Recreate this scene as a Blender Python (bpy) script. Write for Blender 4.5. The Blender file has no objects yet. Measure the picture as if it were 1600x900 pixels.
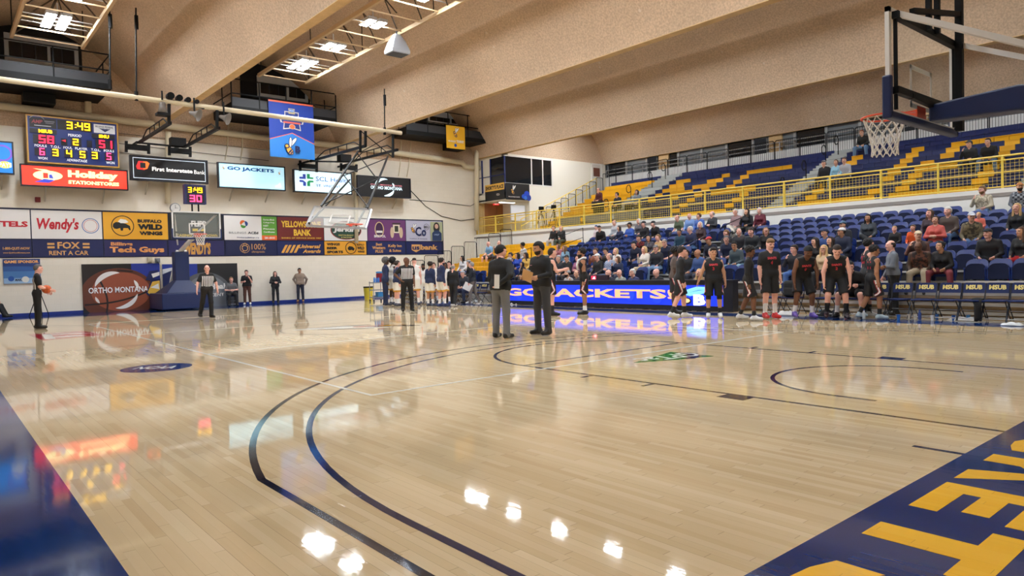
import bpy, bmesh, math, random
import numpy as np
from mathutils import Vector, Matrix, Quaternion
random.seed(7)
SC = bpy.context.scene
COL = SC.collection

# ------------------------------------------------------------------ camera, light, exposure
F_PX = 1088.0
CAM = Vector((-8.2937, -1.6927, 1.3895))
YAW, PITCH, ROLL = 0.699384, -0.0282779, -0.0261439
_f = Vector((math.sin(YAW) * math.cos(PITCH), math.cos(YAW) * math.cos(PITCH), math.sin(PITCH)))
_r = _f.cross(Vector((0, 0, 1))).normalized()
_u = _r.cross(_f)
CR = _r * math.cos(ROLL) + _u * math.sin(ROLL)
CU = -_r * math.sin(ROLL) + _u * math.cos(ROLL)
CF = _f
cam = bpy.data.cameras.new('camera')
cam.sensor_width = 36.0
cam.lens = 36.0 * F_PX / 1600.0
cam.clip_end = 200
cam_o = bpy.data.objects.new('camera', cam)
COL.objects.link(cam_o)
cam_o.matrix_world = Matrix(((CR.x, CU.x, -CF.x, CAM.x), (CR.y, CU.y, -CF.y, CAM.y), (CR.z, CU.z, -CF.z, CAM.z), (0, 0, 0, 1)))
SC.camera = cam_o
w = bpy.data.worlds.new('world')
w.use_nodes = True
w.node_tree.nodes['Background'].inputs[0].default_value = (0.02, 0.02, 0.022, 1)
w.node_tree.nodes['Background'].inputs[1].default_value = 1.0
SC.world = w
vs = SC.view_settings
vs.view_transform = 'Standard'
vs.look = 'None'
vs.gamma = 1.0
vs.use_curve_mapping = False
vs.exposure = 0.0
LED = 165.0          # radiance of the high-bay panels
SC.cycles.use_denoising = True
SC.cycles.max_bounces = 10
SC.cycles.diffuse_bounces = 5
SC.cycles.sample_clamp_indirect = 6.0

# ------------------------------------------------------------------ pixel rays of the calibrated view
def ray(u, v):
    return CF + CR * ((u - 800.0) / F_PX) - CU * ((v - 450.0) / F_PX)
def PZ(u, v, z=0.0):
    d = ray(u, v); return CAM + d * ((z - CAM.z) / d.z)
def PX(u, v, x):
    d = ray(u, v); return CAM + d * ((x - CAM.x) / d.x)
def PY(u, v, y):
    d = ray(u, v); return CAM + d * ((y - CAM.y) / d.y)
def proj(P):
    d = Vector(P) - CAM; z = d.dot(CF)
    return 800 + F_PX * d.dot(CR) / z, 450 - F_PX * d.dot(CU) / z
def Y_at(u, x, z):
    """length coordinate of the point of the line X=x, Z=z that stands in image column u"""
    n = CF * ((u - 800.0) / F_PX) - CR          # plane through the camera holding the column
    return CAM.y - (n.x * (x - CAM.x) + n.z * (z - CAM.z)) / n.y

# ------------------------------------------------------------------ materials
def lin(c):
    return tuple((x / 255.0 / 12.92) if x <= 10.3 else ((x / 255.0 + 0.055) / 1.055) ** 2.4 for x in c)
_M = {}
def mat(name, rgb, rough=0.55, metal=0.0, emit=0.0, noise=0.0, nscale=8.0, bump=0.0, bscale=40.0, coat=0.0, spec=None):
    if name in _M: return _M[name]
    m = bpy.data.materials.new(name); m.use_nodes = True
    nt = m.node_tree; b = nt.nodes['Principled BSDF']
    c = lin(rgb)
    b.inputs['Base Color'].default_value = (*c, 1)
    b.inputs['Roughness'].default_value = rough
    b.inputs['Metallic'].default_value = metal
    if coat: b.inputs['Coat Weight'].default_value = coat; b.inputs['Coat Roughness'].default_value = 0.08
    if spec is not None: b.inputs['Specular IOR Level'].default_value = spec
    if emit:
        b.inputs['Emission Color'].default_value = (*c, 1); b.inputs['Emission Strength'].default_value = emit
    tc = None
    if noise or bump:
        tc = nt.nodes.new('ShaderNodeTexCoord')
    if noise:
        n = nt.nodes.new('ShaderNodeTexNoise'); n.inputs['Scale'].default_value = nscale; n.inputs['Detail'].default_value = 4
        nt.links.new(tc.outputs['Object'], n.inputs['Vector'])
        r = nt.nodes.new('ShaderNodeMapRange'); r.inputs[1].default_value = 0.3; r.inputs[2].default_value = 0.7
        r.inputs[3].default_value = 1 - noise; r.inputs[4].default_value = 1 + noise
        nt.links.new(n.outputs['Fac'], r.inputs[0])
        mx = nt.nodes.new('ShaderNodeVectorMath'); mx.operation = 'SCALE'; mx.inputs[0].default_value = c
        nt.links.new(r.outputs[0], mx.inputs['Scale'])
        nt.links.new(mx.outputs[0], b.inputs['Base Color'])
    if bump:
        n = nt.nodes.new('ShaderNodeTexNoise'); n.inputs['Scale'].default_value = bscale; n.inputs['Detail'].default_value = 3
        nt.links.new(tc.outputs['Object'], n.inputs['Vector'])
        bp = nt.nodes.new('ShaderNodeBump'); bp.inputs['Strength'].default_value = bump; bp.inputs['Distance'].default_value = 0.02
        nt.links.new(n.outputs['Fac'], bp.inputs['Height']); nt.links.new(bp.outputs[0], b.inputs['Normal'])
    _M[name] = m
    return m
def flat(rgb, rough=0.6, emit=0.0):
    return mat('paint_%02x%02x%02x_%d_%d' % (*[int(x) for x in rgb], int(rough * 100), int(emit * 100)), rgb, rough, emit=emit)
def glass(name, rgb=(235, 245, 245), rough=0.02, alpha=0.16):
    """thin pane: mostly see-through with a sheen"""
    if name in _M: return _M[name]
    m = bpy.data.materials.new(name); m.use_nodes = True
    nt = m.node_tree; b = nt.nodes['Principled BSDF']
    b.inputs['Base Color'].default_value = (*lin(rgb), 1); b.inputs['Roughness'].default_value = rough
    b.inputs['Alpha'].default_value = alpha
    _M[name] = m
    return m

# ------------------------------------------------------------------ geometry
class MB:
    """collects solids and builds them as ONE mesh object"""
    def __init__(s): s.v = []; s.f = []; s.m = []; s.mi = 0
    def add(s, vs, fs):
        o = len(s.v); s.v += [tuple(v) for v in vs]; s.f += [tuple(i + o for i in f) for f in fs]; s.m += [s.mi] * len(fs)
        return s
    def box(s, x0, x1, y0, y1, z0, z1):
        x0, x1 = min(x0, x1), max(x0, x1); y0, y1 = min(y0, y1), max(y0, y1); z0, z1 = min(z0, z1), max(z0, z1)
        return s.add([(x0, y0, z0), (x1, y0, z0), (x1, y1, z0), (x0, y1, z0), (x0, y0, z1), (x1, y0, z1), (x1, y1, z1), (x0, y1, z1)],
                     [(0, 3, 2, 1), (4, 5, 6, 7), (0, 1, 5, 4), (1, 2, 6, 5), (2, 3, 7, 6), (3, 0, 4, 7)])
    def bar(s, a, b, w, h=None, up=(0, 0, 1)):
        """square bar from a to b"""
        a = Vector(a); b = Vector(b); h = w if h is None else h
        d = (b - a).normalized(); up = Vector(up)
        if abs(d.dot(up)) > 0.98: up = Vector((1, 0, 0))
        x = d.cross(up).normalized() * (w / 2); y = x.cross(d).normalized() * (h / 2)
        vs = [p + q for p in (a, b) for q in (-x - y, x - y, x + y, -x + y)]
        return s.add(vs, [(0, 3, 2, 1), (4, 5, 6, 7), (0, 1, 5, 4), (1, 2, 6, 5), (2, 3, 7, 6), (3, 0, 4, 7)])
    def tube(s, pts, r, n=8, r2=None, closed=False):
        pts = [Vector(p) for p in pts]; N = len(pts)
        up = None; rings = []
        for i, p in enumerate(pts):
            if closed: d = (pts[(i + 1) % N] - pts[i - 1]).normalized()
            elif i == 0: d = (pts[1] - p).normalized()
            elif i == N - 1: d = (p - pts[-2]).normalized()
            else: d = ((pts[i + 1] - p).normalized() + (p - pts[i - 1]).normalized()).normalized()
            if up is None:
                up = d.orthogonal().normalized()
            else:
                up = (up - d * up.dot(d)); up = up.normalized() if up.length > 1e-6 else d.orthogonal().normalized()
            w = d.cross(up); rr = r if r2 is None else r + (r2 - r) * i / (N - 1)
            rings.append([p + (up * math.cos(t) + w * math.sin(t)) * rr for t in [2 * math.pi * k / n for k in range(n)]])
        vs = [q for ring in rings for q in ring]; fs = []
        for i in range(N if closed else N - 1):
            j = (i + 1) % N
            for k in range(n): fs.append((i * n + k, i * n + (k + 1) % n, j * n + (k + 1) % n, j * n + k))
        if not closed:
            fs.append(tuple(range(n - 1, -1, -1))); fs.append(tuple((N - 1) * n + k for k in range(n)))
        return s.add(vs, fs)
    def prism(s, poly, z0, z1):
        """polygon (x, y) between two heights"""
        n = len(poly)
        return s.add([(x, y, z0) for x, y in poly] + [(x, y, z1) for x, y in poly],
                     [tuple(range(n - 1, -1, -1)), tuple(range(n, 2 * n))] + [(i, (i + 1) % n, n + (i + 1) % n, n + i) for i in range(n)])
    def strip(s, left, right, z0, z1):
        """closed band between two polylines (x, y)"""
        n = len(left)
        vs = [(x, y, z1) for x, y in left] + [(x, y, z1) for x, y in right] + [(x, y, z0) for x, y in left] + [(x, y, z0) for x, y in right]
        fs = []
        for i in range(n - 1):
            fs += [(i, i + 1, n + i + 1, n + i), (2 * n + i, 3 * n + i, 3 * n + i + 1, 2 * n + i + 1), (i, 2 * n + i, 2 * n + i + 1, i + 1), (n + i, n + i + 1, 3 * n + i + 1, 3 * n + i)]
        return s.add(vs, fs)
    def lathe(s, prof, n=16, c=(0, 0, 0)):
        vs = [(c[0] + r * math.cos(2 * math.pi * k / n), c[1] + r * math.sin(2 * math.pi * k / n), c[2] + z) for r, z in prof for k in range(n)]
        fs = [(i * n + k, i * n + (k + 1) % n, (i + 1) * n + (k + 1) % n, (i + 1) * n + k) for i in range(len(prof) - 1) for k in range(n)]
        fs += [tuple(range(n - 1, -1, -1)), tuple((len(prof) - 1) * n + k for k in range(n))]
        return s.add(vs, fs)
    def grid(s, P):
        """2-D list of points as a sheet"""
        R, C_ = len(P), len(P[0])
        return s.add([p for row in P for p in row], [(i * C_ + j, i * C_ + j + 1, (i + 1) * C_ + j + 1, (i + 1) * C_ + j) for i in range(R - 1) for j in range(C_ - 1)])
    def build(s, name, m, parent=None, smooth=False, bevel=0.0, loc=None):
        me = bpy.data.meshes.new(name)
        me.from_pydata([tuple(v) for v in s.v], [], s.f)
        ms = m if isinstance(m, (list, tuple)) else [m]
        for q in ms: me.materials.append(q)
        if len(ms) > 1: me.polygons.foreach_set('material_index', s.m)
        if smooth: me.polygons.foreach_set('use_smooth', [True] * len(me.polygons))
        me.update()
        o = bpy.data.objects.new(name, me); COL.objects.link(o)
        if bevel:
            b = o.modifiers.new('bevel', 'BEVEL'); b.width = bevel; b.segments = 2; b.limit_method = 'ANGLE'
        if parent: o.parent = parent
        if loc is not None: o.location = loc
        return o
def smooth_by_angle(o, deg=40):
    me = o.data
    me.polygons.foreach_set('use_smooth', [True] * len(me.polygons))
    try: me.set_sharp_from_angle(angle=math.radians(deg))
    except Exception: pass
def empty(name, loc=(0, 0, 0), rz=0.0, parent=None):
    o = bpy.data.objects.new(name, None); COL.objects.link(o); o.location = loc; o.rotation_euler = (0, 0, rz)
    o.empty_display_size = 0.1
    if parent: o.parent = parent
    return o
def tag(o, label=None, cat=None, group=None, kind=None):
    if label: o['label'] = label
    if cat: o['category'] = cat
    if group: o['group'] = group
    if kind: o['kind'] = kind
    return o
def struct(o, label=None):
    o['kind'] = 'structure'
    if label: o['label'] = label
    return o
def copy_tree(o, parent=None):
    c = o.copy(); COL.objects.link(c)
    if parent: c.parent = parent
    for ch in list(o.children): copy_tree(ch, c)
    return c

# text: the built-in font, fitted to a rectangle
def text_mesh(s, w, h, bold=0.0, shear=0.0, depth=0.004, align='c', spacing=1.0):
    cu = bpy.data.curves.new('t', 'FONT'); cu.body = s; cu.size = 1.0; cu.offset = bold; cu.shear = shear
    cu.resolution_u = 2; cu.space_character = spacing
    ob = bpy.data.objects.new('t', cu); COL.objects.link(ob)
    dg = bpy.context.evaluated_depsgraph_get()
    me = bpy.data.meshes.new_from_object(ob.evaluated_get(dg))
    bpy.data.objects.remove(ob); bpy.data.curves.remove(cu)
    n = len(me.vertices); co = np.empty(n * 3); me.vertices.foreach_get('co', co); co = co.reshape(-1, 3)
    lo = co.min(0); hi = co.max(0); sz = hi - lo
    co[:, 0] = (co[:, 0] - (lo[0] + hi[0]) / 2) * (w / sz[0]); co[:, 1] = (co[:, 1] - (lo[1] + hi[1]) / 2) * (h / sz[1]); co[:, 2] = 0
    me.vertices.foreach_set('co', co.ravel()); me.update()
    return me
# ------------------------------------------------------------------ surfaces
def wood_material(name, tones, plank=True, rough=0.04):
    """varnished maple strip floor; paint on it keeps the same varnish and seams"""
    m = bpy.data.materials.new(name); m.use_nodes = True
    nt = m.node_tree; L = nt.links; b = nt.nodes['Principled BSDF']
    N = lambda t, **k: (lambda n: [setattr(n, a, v) for a, v in k.items()] and n or n)(nt.nodes.new(t))
    def math_(op, a, b_=None):
        n = nt.nodes.new('ShaderNodeMath'); n.operation = op
        for i, q in enumerate((a, b_)):
            if q is None: continue
            if isinstance(q, (int, float)): n.inputs[i].default_value = q
            else: L.new(q, n.inputs[i])
        return n.outputs[0]
    geo = nt.nodes.new('ShaderNodeNewGeometry')
    sep = nt.nodes.new('ShaderNodeSeparateXYZ'); L.new(geo.outputs['Position'], sep.inputs[0])
    xs = math_('DIVIDE', sep.outputs[0], 0.057); row = math_('FLOOR', xs); fx = math_('FRACT', xs)
    wn = nt.nodes.new('ShaderNodeTexWhiteNoise'); wn.noise_dimensions = '1D'; L.new(row, wn.inputs['W'])
    ys = math_('ADD', math_('DIVIDE', sep.outputs[1], 0.85), math_('MULTIPLY', wn.outputs['Value'], 7.3))
    cell = math_('FLOOR', ys); fy = math_('FRACT', ys)
    cv = nt.nodes.new('ShaderNodeCombineXYZ'); L.new(row, cv.inputs[0]); L.new(cell, cv.inputs[1])
    wn2 = nt.nodes.new('ShaderNodeTexWhiteNoise'); wn2.noise_dimensions = '2D'; L.new(cv.outputs[0], wn2.inputs['Vector'])
    seamx = math_('LESS_THAN', fx, 0.035); seamy = math_('LESS_THAN', fy, 0.0035)
    wn3 = nt.nodes.new('ShaderNodeTexWhiteNoise'); wn3.noise_dimensions = '1D'; L.new(math_('ADD', row, 77.7), wn3.inputs['W'])
    dark = math_('MULTIPLY', math_('MAXIMUM', math_('MULTIPLY', seamx, math_('POWER', wn3.outputs['Value'], 1.6)), math_('MULTIPLY', seamy, 0.8)), 0.62 if plank else 0.35)
    ramp = nt.nodes.new('ShaderNodeValToRGB'); cr = ramp.color_ramp
    cr.elements[0].position = 0.0; cr.elements[0].color = (*lin(tones[0]), 1)
    cr.elements[1].position = 1.0; cr.elements[1].color = (*lin(tones[-1]), 1)
    for i, t in enumerate(tones[1:-1]):
        e = cr.elements.new((i + 1) / (len(tones) - 1)); e.color = (*lin(t), 1)
    gn = nt.nodes.new('ShaderNodeTexNoise'); gn.inputs['Scale'].default_value = 1.0; gn.inputs['Detail'].default_value = 5
    mp = nt.nodes.new('ShaderNodeMapping'); mp.inputs['Scale'].default_value = (26, 1.6, 1)
    L.new(geo.outputs['Position'], mp.inputs['Vector']); L.new(mp.outputs[0], gn.inputs['Vector'])
    mixv = math_('ADD', math_('MULTIPLY', wn2.outputs['Value'], 0.72), math_('MULTIPLY', gn.outputs['Fac'], 0.30))
    L.new(mixv, ramp.inputs[0])
    mx = nt.nodes.new('ShaderNodeMixRGB'); mx.inputs[2].default_value = (0.045, 0.025, 0.012, 1) if plank else (0.004, 0.006, 0.015, 1)
    L.new(dark, mx.inputs[0]); L.new(ramp.outputs[0], mx.inputs[1]); L.new(mx.outputs[0], b.inputs['Base Color'])
    # the varnish: glossy, lightly wavy from board to board
    b.inputs['Roughness'].default_value = rough
    b.inputs['IOR'].default_value = 1.5
    bn = nt.nodes.new('ShaderNodeTexNoise'); bn.inputs['Scale'].default_value = 1.0; bn.inputs['Detail'].default_value = 2
    mp2 = nt.nodes.new('ShaderNodeMapping'); mp2.inputs['Scale'].default_value = (14, 3, 1)
    L.new(geo.outputs['Position'], mp2.inputs['Vector']); L.new(mp2.outputs[0], bn.inputs['Vector'])
    hh = math_('ADD', math_('MULTIPLY', bn.outputs['Fac'], 0.5), math_('MULTIPLY', wn2.outputs['Value'], 0.06))
    bp = nt.nodes.new('ShaderNodeBump'); bp.inputs['Strength'].default_value = 0.06; bp.inputs['Distance'].default_value = 0.012
    L.new(hh, bp.inputs['Height']); L.new(bp.outputs[0], b.inputs['Normal'])
    return m
M_WOOD = wood_material('maple_strip_floor', [(201, 176, 136), (212, 189, 150), (217, 195, 157), (225, 205, 169)])
M_BLUEF = wood_material('blue_court_paint', [(6, 42, 98), (8, 47, 106), (10, 51, 112)], plank=False, rough=0.07)
M_NAVYL = wood_material('navy_line_paint', [(12, 26, 66), (14, 30, 74)], plank=False, rough=0.07)
M_BLKL = wood_material('black_line_paint', [(14, 18, 38), (16, 20, 42)], plank=False, rough=0.07)
M_WHITEL = wood_material('white_line_paint', [(232, 232, 222), (240, 240, 232)], plank=False, rough=0.07)
M_GOLDF = wood_material('gold_court_paint', [(246, 186, 40), (250, 194, 52)], plank=False, rough=0.14)
M_GREENF = wood_material('green_court_paint', [(30, 128, 44), (36, 138, 50)], plank=False, rough=0.07)
M_REDF = wood_material('red_court_paint', [(178, 28, 52), (190, 34, 58)], plank=False, rough=0.07)
M_TANF = wood_material('tan_court_paint', [(190, 142, 84), (198, 152, 94)], plank=False, rough=0.07)

def block_wall(name, rgb, bw=0.40, bh=0.20, depth=0.35):
    m = bpy.data.materials.new(name); m.use_nodes = True
    nt = m.node_tree; L = nt.links; b = nt.nodes['Principled BSDF']; b.inputs['Roughness'].default_value = 0.55
    geo = nt.nodes.new('ShaderNodeNewGeometry'); sep = nt.nodes.new('ShaderNodeSeparateXYZ'); L.new(geo.outputs['Position'], sep.inputs[0])
    ad = nt.nodes.new('ShaderNodeMath'); ad.operation = 'ADD'; L.new(sep.outputs[0], ad.inputs[0]); L.new(sep.outputs[1], ad.inputs[1])
    cv = nt.nodes.new('ShaderNodeCombineXYZ'); L.new(ad.outputs[0], cv.inputs[0]); L.new(sep.outputs[2], cv.inputs[1])
    br = nt.nodes.new('ShaderNodeTexBrick'); br.inputs['Scale'].default_value = 1.0; br.inputs['Brick Width'].default_value = bw; br.inputs['Row Height'].default_value = bh
    br.inputs['Mortar Size'].default_value = 0.006; br.inputs['Mortar Smooth'].default_value = 0.6
    c = lin(rgb); k = 0.93
    br.inputs['Color1'].default_value = (*c, 1); br.inputs['Color2'].default_value = (c[0] * .97, c[1] * .97, c[2] * .96, 1); br.inputs['Mortar'].default_value = (c[0] * k, c[1] * k, c[2] * k, 1)
    L.new(cv.outputs[0], br.inputs['Vector']); L.new(br.outputs['Color'], b.inputs['Base Color'])
    bp = nt.nodes.new('ShaderNodeBump'); bp.inputs['Strength'].default_value = depth; bp.inputs['Distance'].default_value = 0.006; bp.invert = True
    L.new(br.outputs['Fac'], bp.inputs['Height']); L.new(bp.outputs[0], b.inputs['Normal'])
    return m
M_BLOCK = block_wall('cream_block_wall', (236, 227, 210))

def concrete_material(name, rgb):
    """sprayed popcorn concrete: pits, pale patched flecks, faint stains"""
    m = bpy.data.materials.new(name); m.use_nodes = True
    nt = m.node_tree; L = nt.links; b = nt.nodes['Principled BSDF']; b.inputs['Roughness'].default_value = 0.9
    geo = nt.nodes.new('ShaderNodeNewGeometry')
    def noise(scale, detail=4, vec=None):
        n = nt.nodes.new('ShaderNodeTexNoise'); n.inputs['Scale'].default_value = scale; n.inputs['Detail'].default_value = detail
        L.new(vec or geo.outputs['Position'], n.inputs['Vector']); return n.outputs['Fac']
    def rng(x, a, b_, c, d):
        r = nt.nodes.new('ShaderNodeMapRange'); r.inputs[1].default_value = a; r.inputs[2].default_value = b_; r.inputs[3].default_value = c; r.inputs[4].default_value = d
        L.new(x, r.inputs[0]); return r.outputs[0]
    def mul(a, b_):
        n = nt.nodes.new('ShaderNodeMath'); n.operation = 'MULTIPLY'; L.new(a, n.inputs[0]); L.new(b_, n.inputs[1]); return n.outputs[0]
    k = mul(rng(noise(0.35, 5), 0.3, 0.7, 0.88, 1.10), rng(noise(17, 3), 0.35, 0.65, 0.84, 1.12))
    sc = nt.nodes.new('ShaderNodeVectorMath'); sc.operation = 'SCALE'; sc.inputs[0].default_value = lin(rgb); L.new(k, sc.inputs['Scale'])
    vo = nt.nodes.new('ShaderNodeTexVoronoi'); vo.inputs['Scale'].default_value = 1.9; L.new(geo.outputs['Position'], vo.inputs['Vector'])
    fleck = mul(rng(vo.outputs['Distance'], 0.07, 0.13, 1, 0), rng(noise(0.6, 2), 0.52, 0.60, 0, 0.55))
    mx = nt.nodes.new('ShaderNodeMixRGB'); mx.inputs[2].default_value = (*lin((222, 208, 190)), 1)
    L.new(fleck, mx.inputs[0]); L.new(sc.outputs[0], mx.inputs[1]); L.new(mx.outputs[0], b.inputs['Base Color'])
    bp = nt.nodes.new('ShaderNodeBump'); bp.inputs['Strength'].default_value = 0.55; bp.inputs['Distance'].default_value = 0.03
    L.new(noise(15, 3), bp.inputs['Height']); L.new(bp.outputs[0], b.inputs['Normal'])
    return m
M_CONC = concrete_material('sprayed_concrete', (202, 176, 149))
M_SOFFIT = mat('tan_soffit', (208, 176, 128), 0.8, noise=0.10, nscale=3.0, bump=0.3, bscale=25)
M_NAVYBASE = flat((18, 44, 128), 0.4)
M_BLACK = mat('black_metal', (17, 18, 20), 0.55, spec=0.2)
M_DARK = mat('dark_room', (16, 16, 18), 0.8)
M_WHITE = mat('white_paint', (232, 230, 226), 0.5)
M_GREY = mat('grey_metal', (150, 156, 164), 0.4, 0.6)
M_ALU = mat('aluminium', (198, 200, 204), 0.35, 0.85)
M_CREAMPIPE = mat('cream_pipe', (224, 212, 182), 0.5)
M_YEL = mat('yellow_rail_paint', (244, 214, 92), 0.42)
M_NAVYPL = mat('navy_plastic', (17, 46, 116), 0.30, noise=0.05, nscale=3)
M_NAVYBACK = mat('navy_plastic_shaded', (7, 17, 48), 0.6, spec=0.15)  # folding seats: shading of their fronts put into a darker navy
M_NAVYBENCH = mat('navy_bench_plastic', (18, 36, 92), 0.42)
M_GOLDBENCH = mat('gold_bench_plastic', (246, 182, 24), 0.42)
M_GLASSD = mat('dark_window_glass', (26, 28, 32), 0.06, spec=0.5)
M_TILT = mat('window_grey', (122, 128, 134), 0.2)
M_NAVYPAD = mat('navy_pad_vinyl', (15, 35, 82), 0.45, bump=0.05, bscale=6)

# ------------------------------------------------------------------ room shell
WALLY = 31.75
XR, XL, YB = 25.9, -17.6, -7.0
BOX, BOY = 17.37, 29.18          # corner of the announcers' booth
fl = MB().box(XL - .3, XR + .3, YB - .3, WALLY + .3, -0.2, 0.0).build('floor', M_WOOD); struct(fl)
VAL = [-17.6, -8.95, -0.26, 8.40, 17.30, 25.9]
ZV, RISE, SOF = 8.0, 3.5, 0.30
def arch(u):
    return ZV + RISE * max(0.0, (1 - abs(u) ** 1.9)) ** 0.82
def shell(i):
    xa, xb = VAL[i] + SOF / 2, VAL[i + 1] - SOF / 2
    c, h = (xa + xb) / 2, (xb - xa) / 2
    n = 40; pr = []
    for k in range(n + 1):
        u = math.sin(-math.pi / 2 + math.pi * k / n); pr.append((c + h * u, arch(u)))
    m = MB(); rows = []
    for y in (YB, WALLY + .1): rows.append([(x, y, z) for x, z in pr])
    m.grid(rows)
    m.grid([[(x, y, z + .18) for x, _, z in r] for r, y in ((rows[0], YB), (rows[1], WALLY + .1))])
    o = m.build('ceiling', M_CONC, smooth=True); struct(o)
for i in range(5): shell(i)
for i, x in enumerate(VAL):
    o = MB().box(x - SOF / 2, x + SOF / 2, YB, WALLY, ZV - .02, ZV + 0.25).build('ceiling_beam', M_SOFFIT); struct(o)
# end wall, side walls, back wall
w_ = MB().box(XL, BOX, WALLY, WALLY + .3, 0, 7.45).build('wall_end', M_BLOCK); struct(w_)
w_ = MB().box(XL, BOX, WALLY + .02, WALLY + .3, 7.45, 12).build('wall_end_upper', M_CONC); struct(w_)
w_ = MB().box(XL - .3, XL, YB, WALLY, 0, 12).build('wall_left', M_BLOCK); struct(w_)
w_ = MB().box(XL, XR, YB - .3, YB, 0, 12).build('wall_back', M_BLOCK); struct(w_)
m = MB().box(XR, XR + .3, YB, WALLY, 0, 7.12); m.box(XR, XR + .3, YB, WALLY, 7.98, 12)
struct(m.build('wall_right', M_WHITE))
# wall beside the announcers' booth and above the upper stand
M_SMOOTH = mat('cream_plaster', (236, 230, 216), 0.6)
m = MB().box(19.2, XR, BOY, BOY + .25, 0, 6.33)
m.box(BOX, 19.2, BOY, BOY + .25, 5.4, 6.33); m.box(BOX, 21.1, BOY, BOY + .25, 7.85, 8.0); m.box(21.1, XR, BOY, BOY + .25, 6.33, 8.0)
struct(MB().box(BOX, XR, BOY, BOY + .25, 8.0, 12).build('wall_booth_upper', M_CONC))
m.box(BOX, BOX + .25, BOY, WALLY, 5.4, 5.9); m.box(BOX, BOX + .25, BOY, WALLY, 7.85, 12)
m.box(BOX, 19.2, BOY, WALLY, 5.35, 5.5)
struct(m.build('wall_booth', M_SMOOTH))
m = MB().box(BOX, 25.0, WALLY, WALLY + .2, 3.2, 5.5); struct(m.build('wall_alcove', mat('tan_alcove', (214, 184, 132), .6)))
m = MB().box(19.2, 19.4, BOY + .25, WALLY, 3.2, 5.5); struct(m.build('wall_alcove_side', M_SMOOTH))
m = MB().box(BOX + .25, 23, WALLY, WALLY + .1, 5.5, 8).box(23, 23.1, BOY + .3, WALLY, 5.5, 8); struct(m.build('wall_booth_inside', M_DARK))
struct(MB().box(XL, BOX, WALLY - .03, WALLY, 0, .12).build('baseboard_end', M_NAVYBASE))
# concourse slab, its white fascia with the grey stripe, bleacher side
CON_X, CON_Z = 17.0, 3.25
struct(MB().box(CON_X + .2, XR, YB, WALLY, CON_Z - .25, CON_Z).build('floor_concourse', mat('concourse_grey', (150, 146, 140), .6)))
m = MB().box(CON_X, CON_X + .2, YB, WALLY, 0, 3.45)
struct(m.build('wall_fascia', mat('fascia_white', (238, 236, 230), .5)))
struct(MB().box(CON_X - .02, CON_X + .01, YB, WALLY, 3.20, 3.31).build('trim_1', mat('grey_stripe', (150, 142, 136), .6)))

# ------------------------------------------------------------------ court markings
Z1, Z2, Z3 = 0.0012, 0.0024, 0.0036
def mark(name, m, mt, label=None):
    o = m.build(name, mt); struct(o, label); return o
m = MB()
m.box(-9.6, -7.62, -1.9, WALLY - .03, 0, Z1); m.box(-7.62, 7.62, -1.9, 0, 0, Z1); m.box(7.62, 8.55, -1.9, WALLY - .03, 0, Z1); m.box(-7.62, 7.62, 28.65, WALLY - .03, 0, Z1)
mark('floor_border_paint', m, M_BLUEF)
def arc(r, cx, cy, a0, a1, n=64):
    return [(cx + r * math.cos(math.radians(a0 + (a1 - a0) * i / n)), cy + r * math.sin(math.radians(a0 + (a1 - a0) * i / n))) for i in range(n + 1)]
def band(m, r, wd, cx, cy, a0, a1, z=Z1, n=64):
    m.strip(arc(r + wd / 2, cx, cy, a0, a1, n), arc(r - wd / 2, cx, cy, a0, a1, n), 0, z)
LW = 0.05
def half(sgn, y0):
    T = lambda m: m
    hy = y0 + sgn * 1.6
    R_ = lambda m, xa, xb, ya, yb, z=Z1: m.box(xa, xb, y0 + sgn * ya, y0 + sgn * yb, 0, z)
    def arcs(r, wd, cyo, a0, a1):
        pts = arc(1, 0, 0, a0, a1, 72)
        A = [(x * (r + wd / 2), y0 + sgn * (cyo + y * (r + wd / 2))) for x, y in pts]
        B = [(x * (r - wd / 2), y0 + sgn * (cyo + y * (r - wd / 2))) for x, y in pts]
        return (A, B) if sgn > 0 else (B, A)
    m = MB(); a = math.degrees(math.acos(6.60 / 6.75))
    A, B = arcs(6.75, .055, 1.6, a, 180 - a); m.strip(B, A, 0, Z1)
    for s in (-1, 1): R_(m, s * 6.60 - .0275, s * 6.60 + .0275, 0, 3.02)
    mark('floor_line', m, M_BLKL)
    m = MB(); A, B = arcs(6.30, .055, 1.6, 0, 180); m.strip(B, A, 0, Z1)
    for s in (-1, 1): R_(m, s * 6.30 - .0275, s * 6.30 + .0275, 0, 1.6)
    for s in (-1, 1):
        R_(m, s * 1.83 - .025, s * 1.83 + .025, 0, 5.79)
        o = s * 1.855; R_(m, o, o + s * .20, 2.16, 2.47); 
        for yy in (3.45, 4.42, 5.35): R_(m, o, o + s * .20, yy - .025, yy + .025)
        R_(m, s * 2.76 - .025, s * 2.76 + .025, 0, .33)
    R_(m, -1.83, 1.83, 5.765, 5.815)
    A, B = arcs(1.83, .05, 5.79, 0, 180); m.strip(B, A, 0, Z2)
    A, B = arcs(1.22, .05, 1.6, 0, 180); m.strip(B, A, 0, Z1)
    for s in (-1, 1): R_(m, s * 1.22 - .025, s * 1.22 + .025, 1.22, 1.6)
    mark('floor_line', m, M_NAVYL)
half(1, 0.0); half(-1, 28.65)
m = MB(); band(m, 1.83, .04, 0, 14.325, 0, 360); m.box(-7.62, -1.85, 14.30, 14.35, 0, Z1); m.box(1.85, 7.62, 14.30, 14.35, 0, Z1)
mark('floor_line', m, M_NAVYL)
m = MB()                                                 # white volleyball court
for s in (-1, 1): m.box(s * 4.5 - .025, s * 4.5 + .025, 5.33, 23.33, 0, Z2)
for y in (5.33, 11.33, 17.33, 23.33): m.box(-4.525, 4.525, y - .025, y + .025, 0, Z2 + .0004)
mark('floor_line', m, M_WHITEL)
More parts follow.
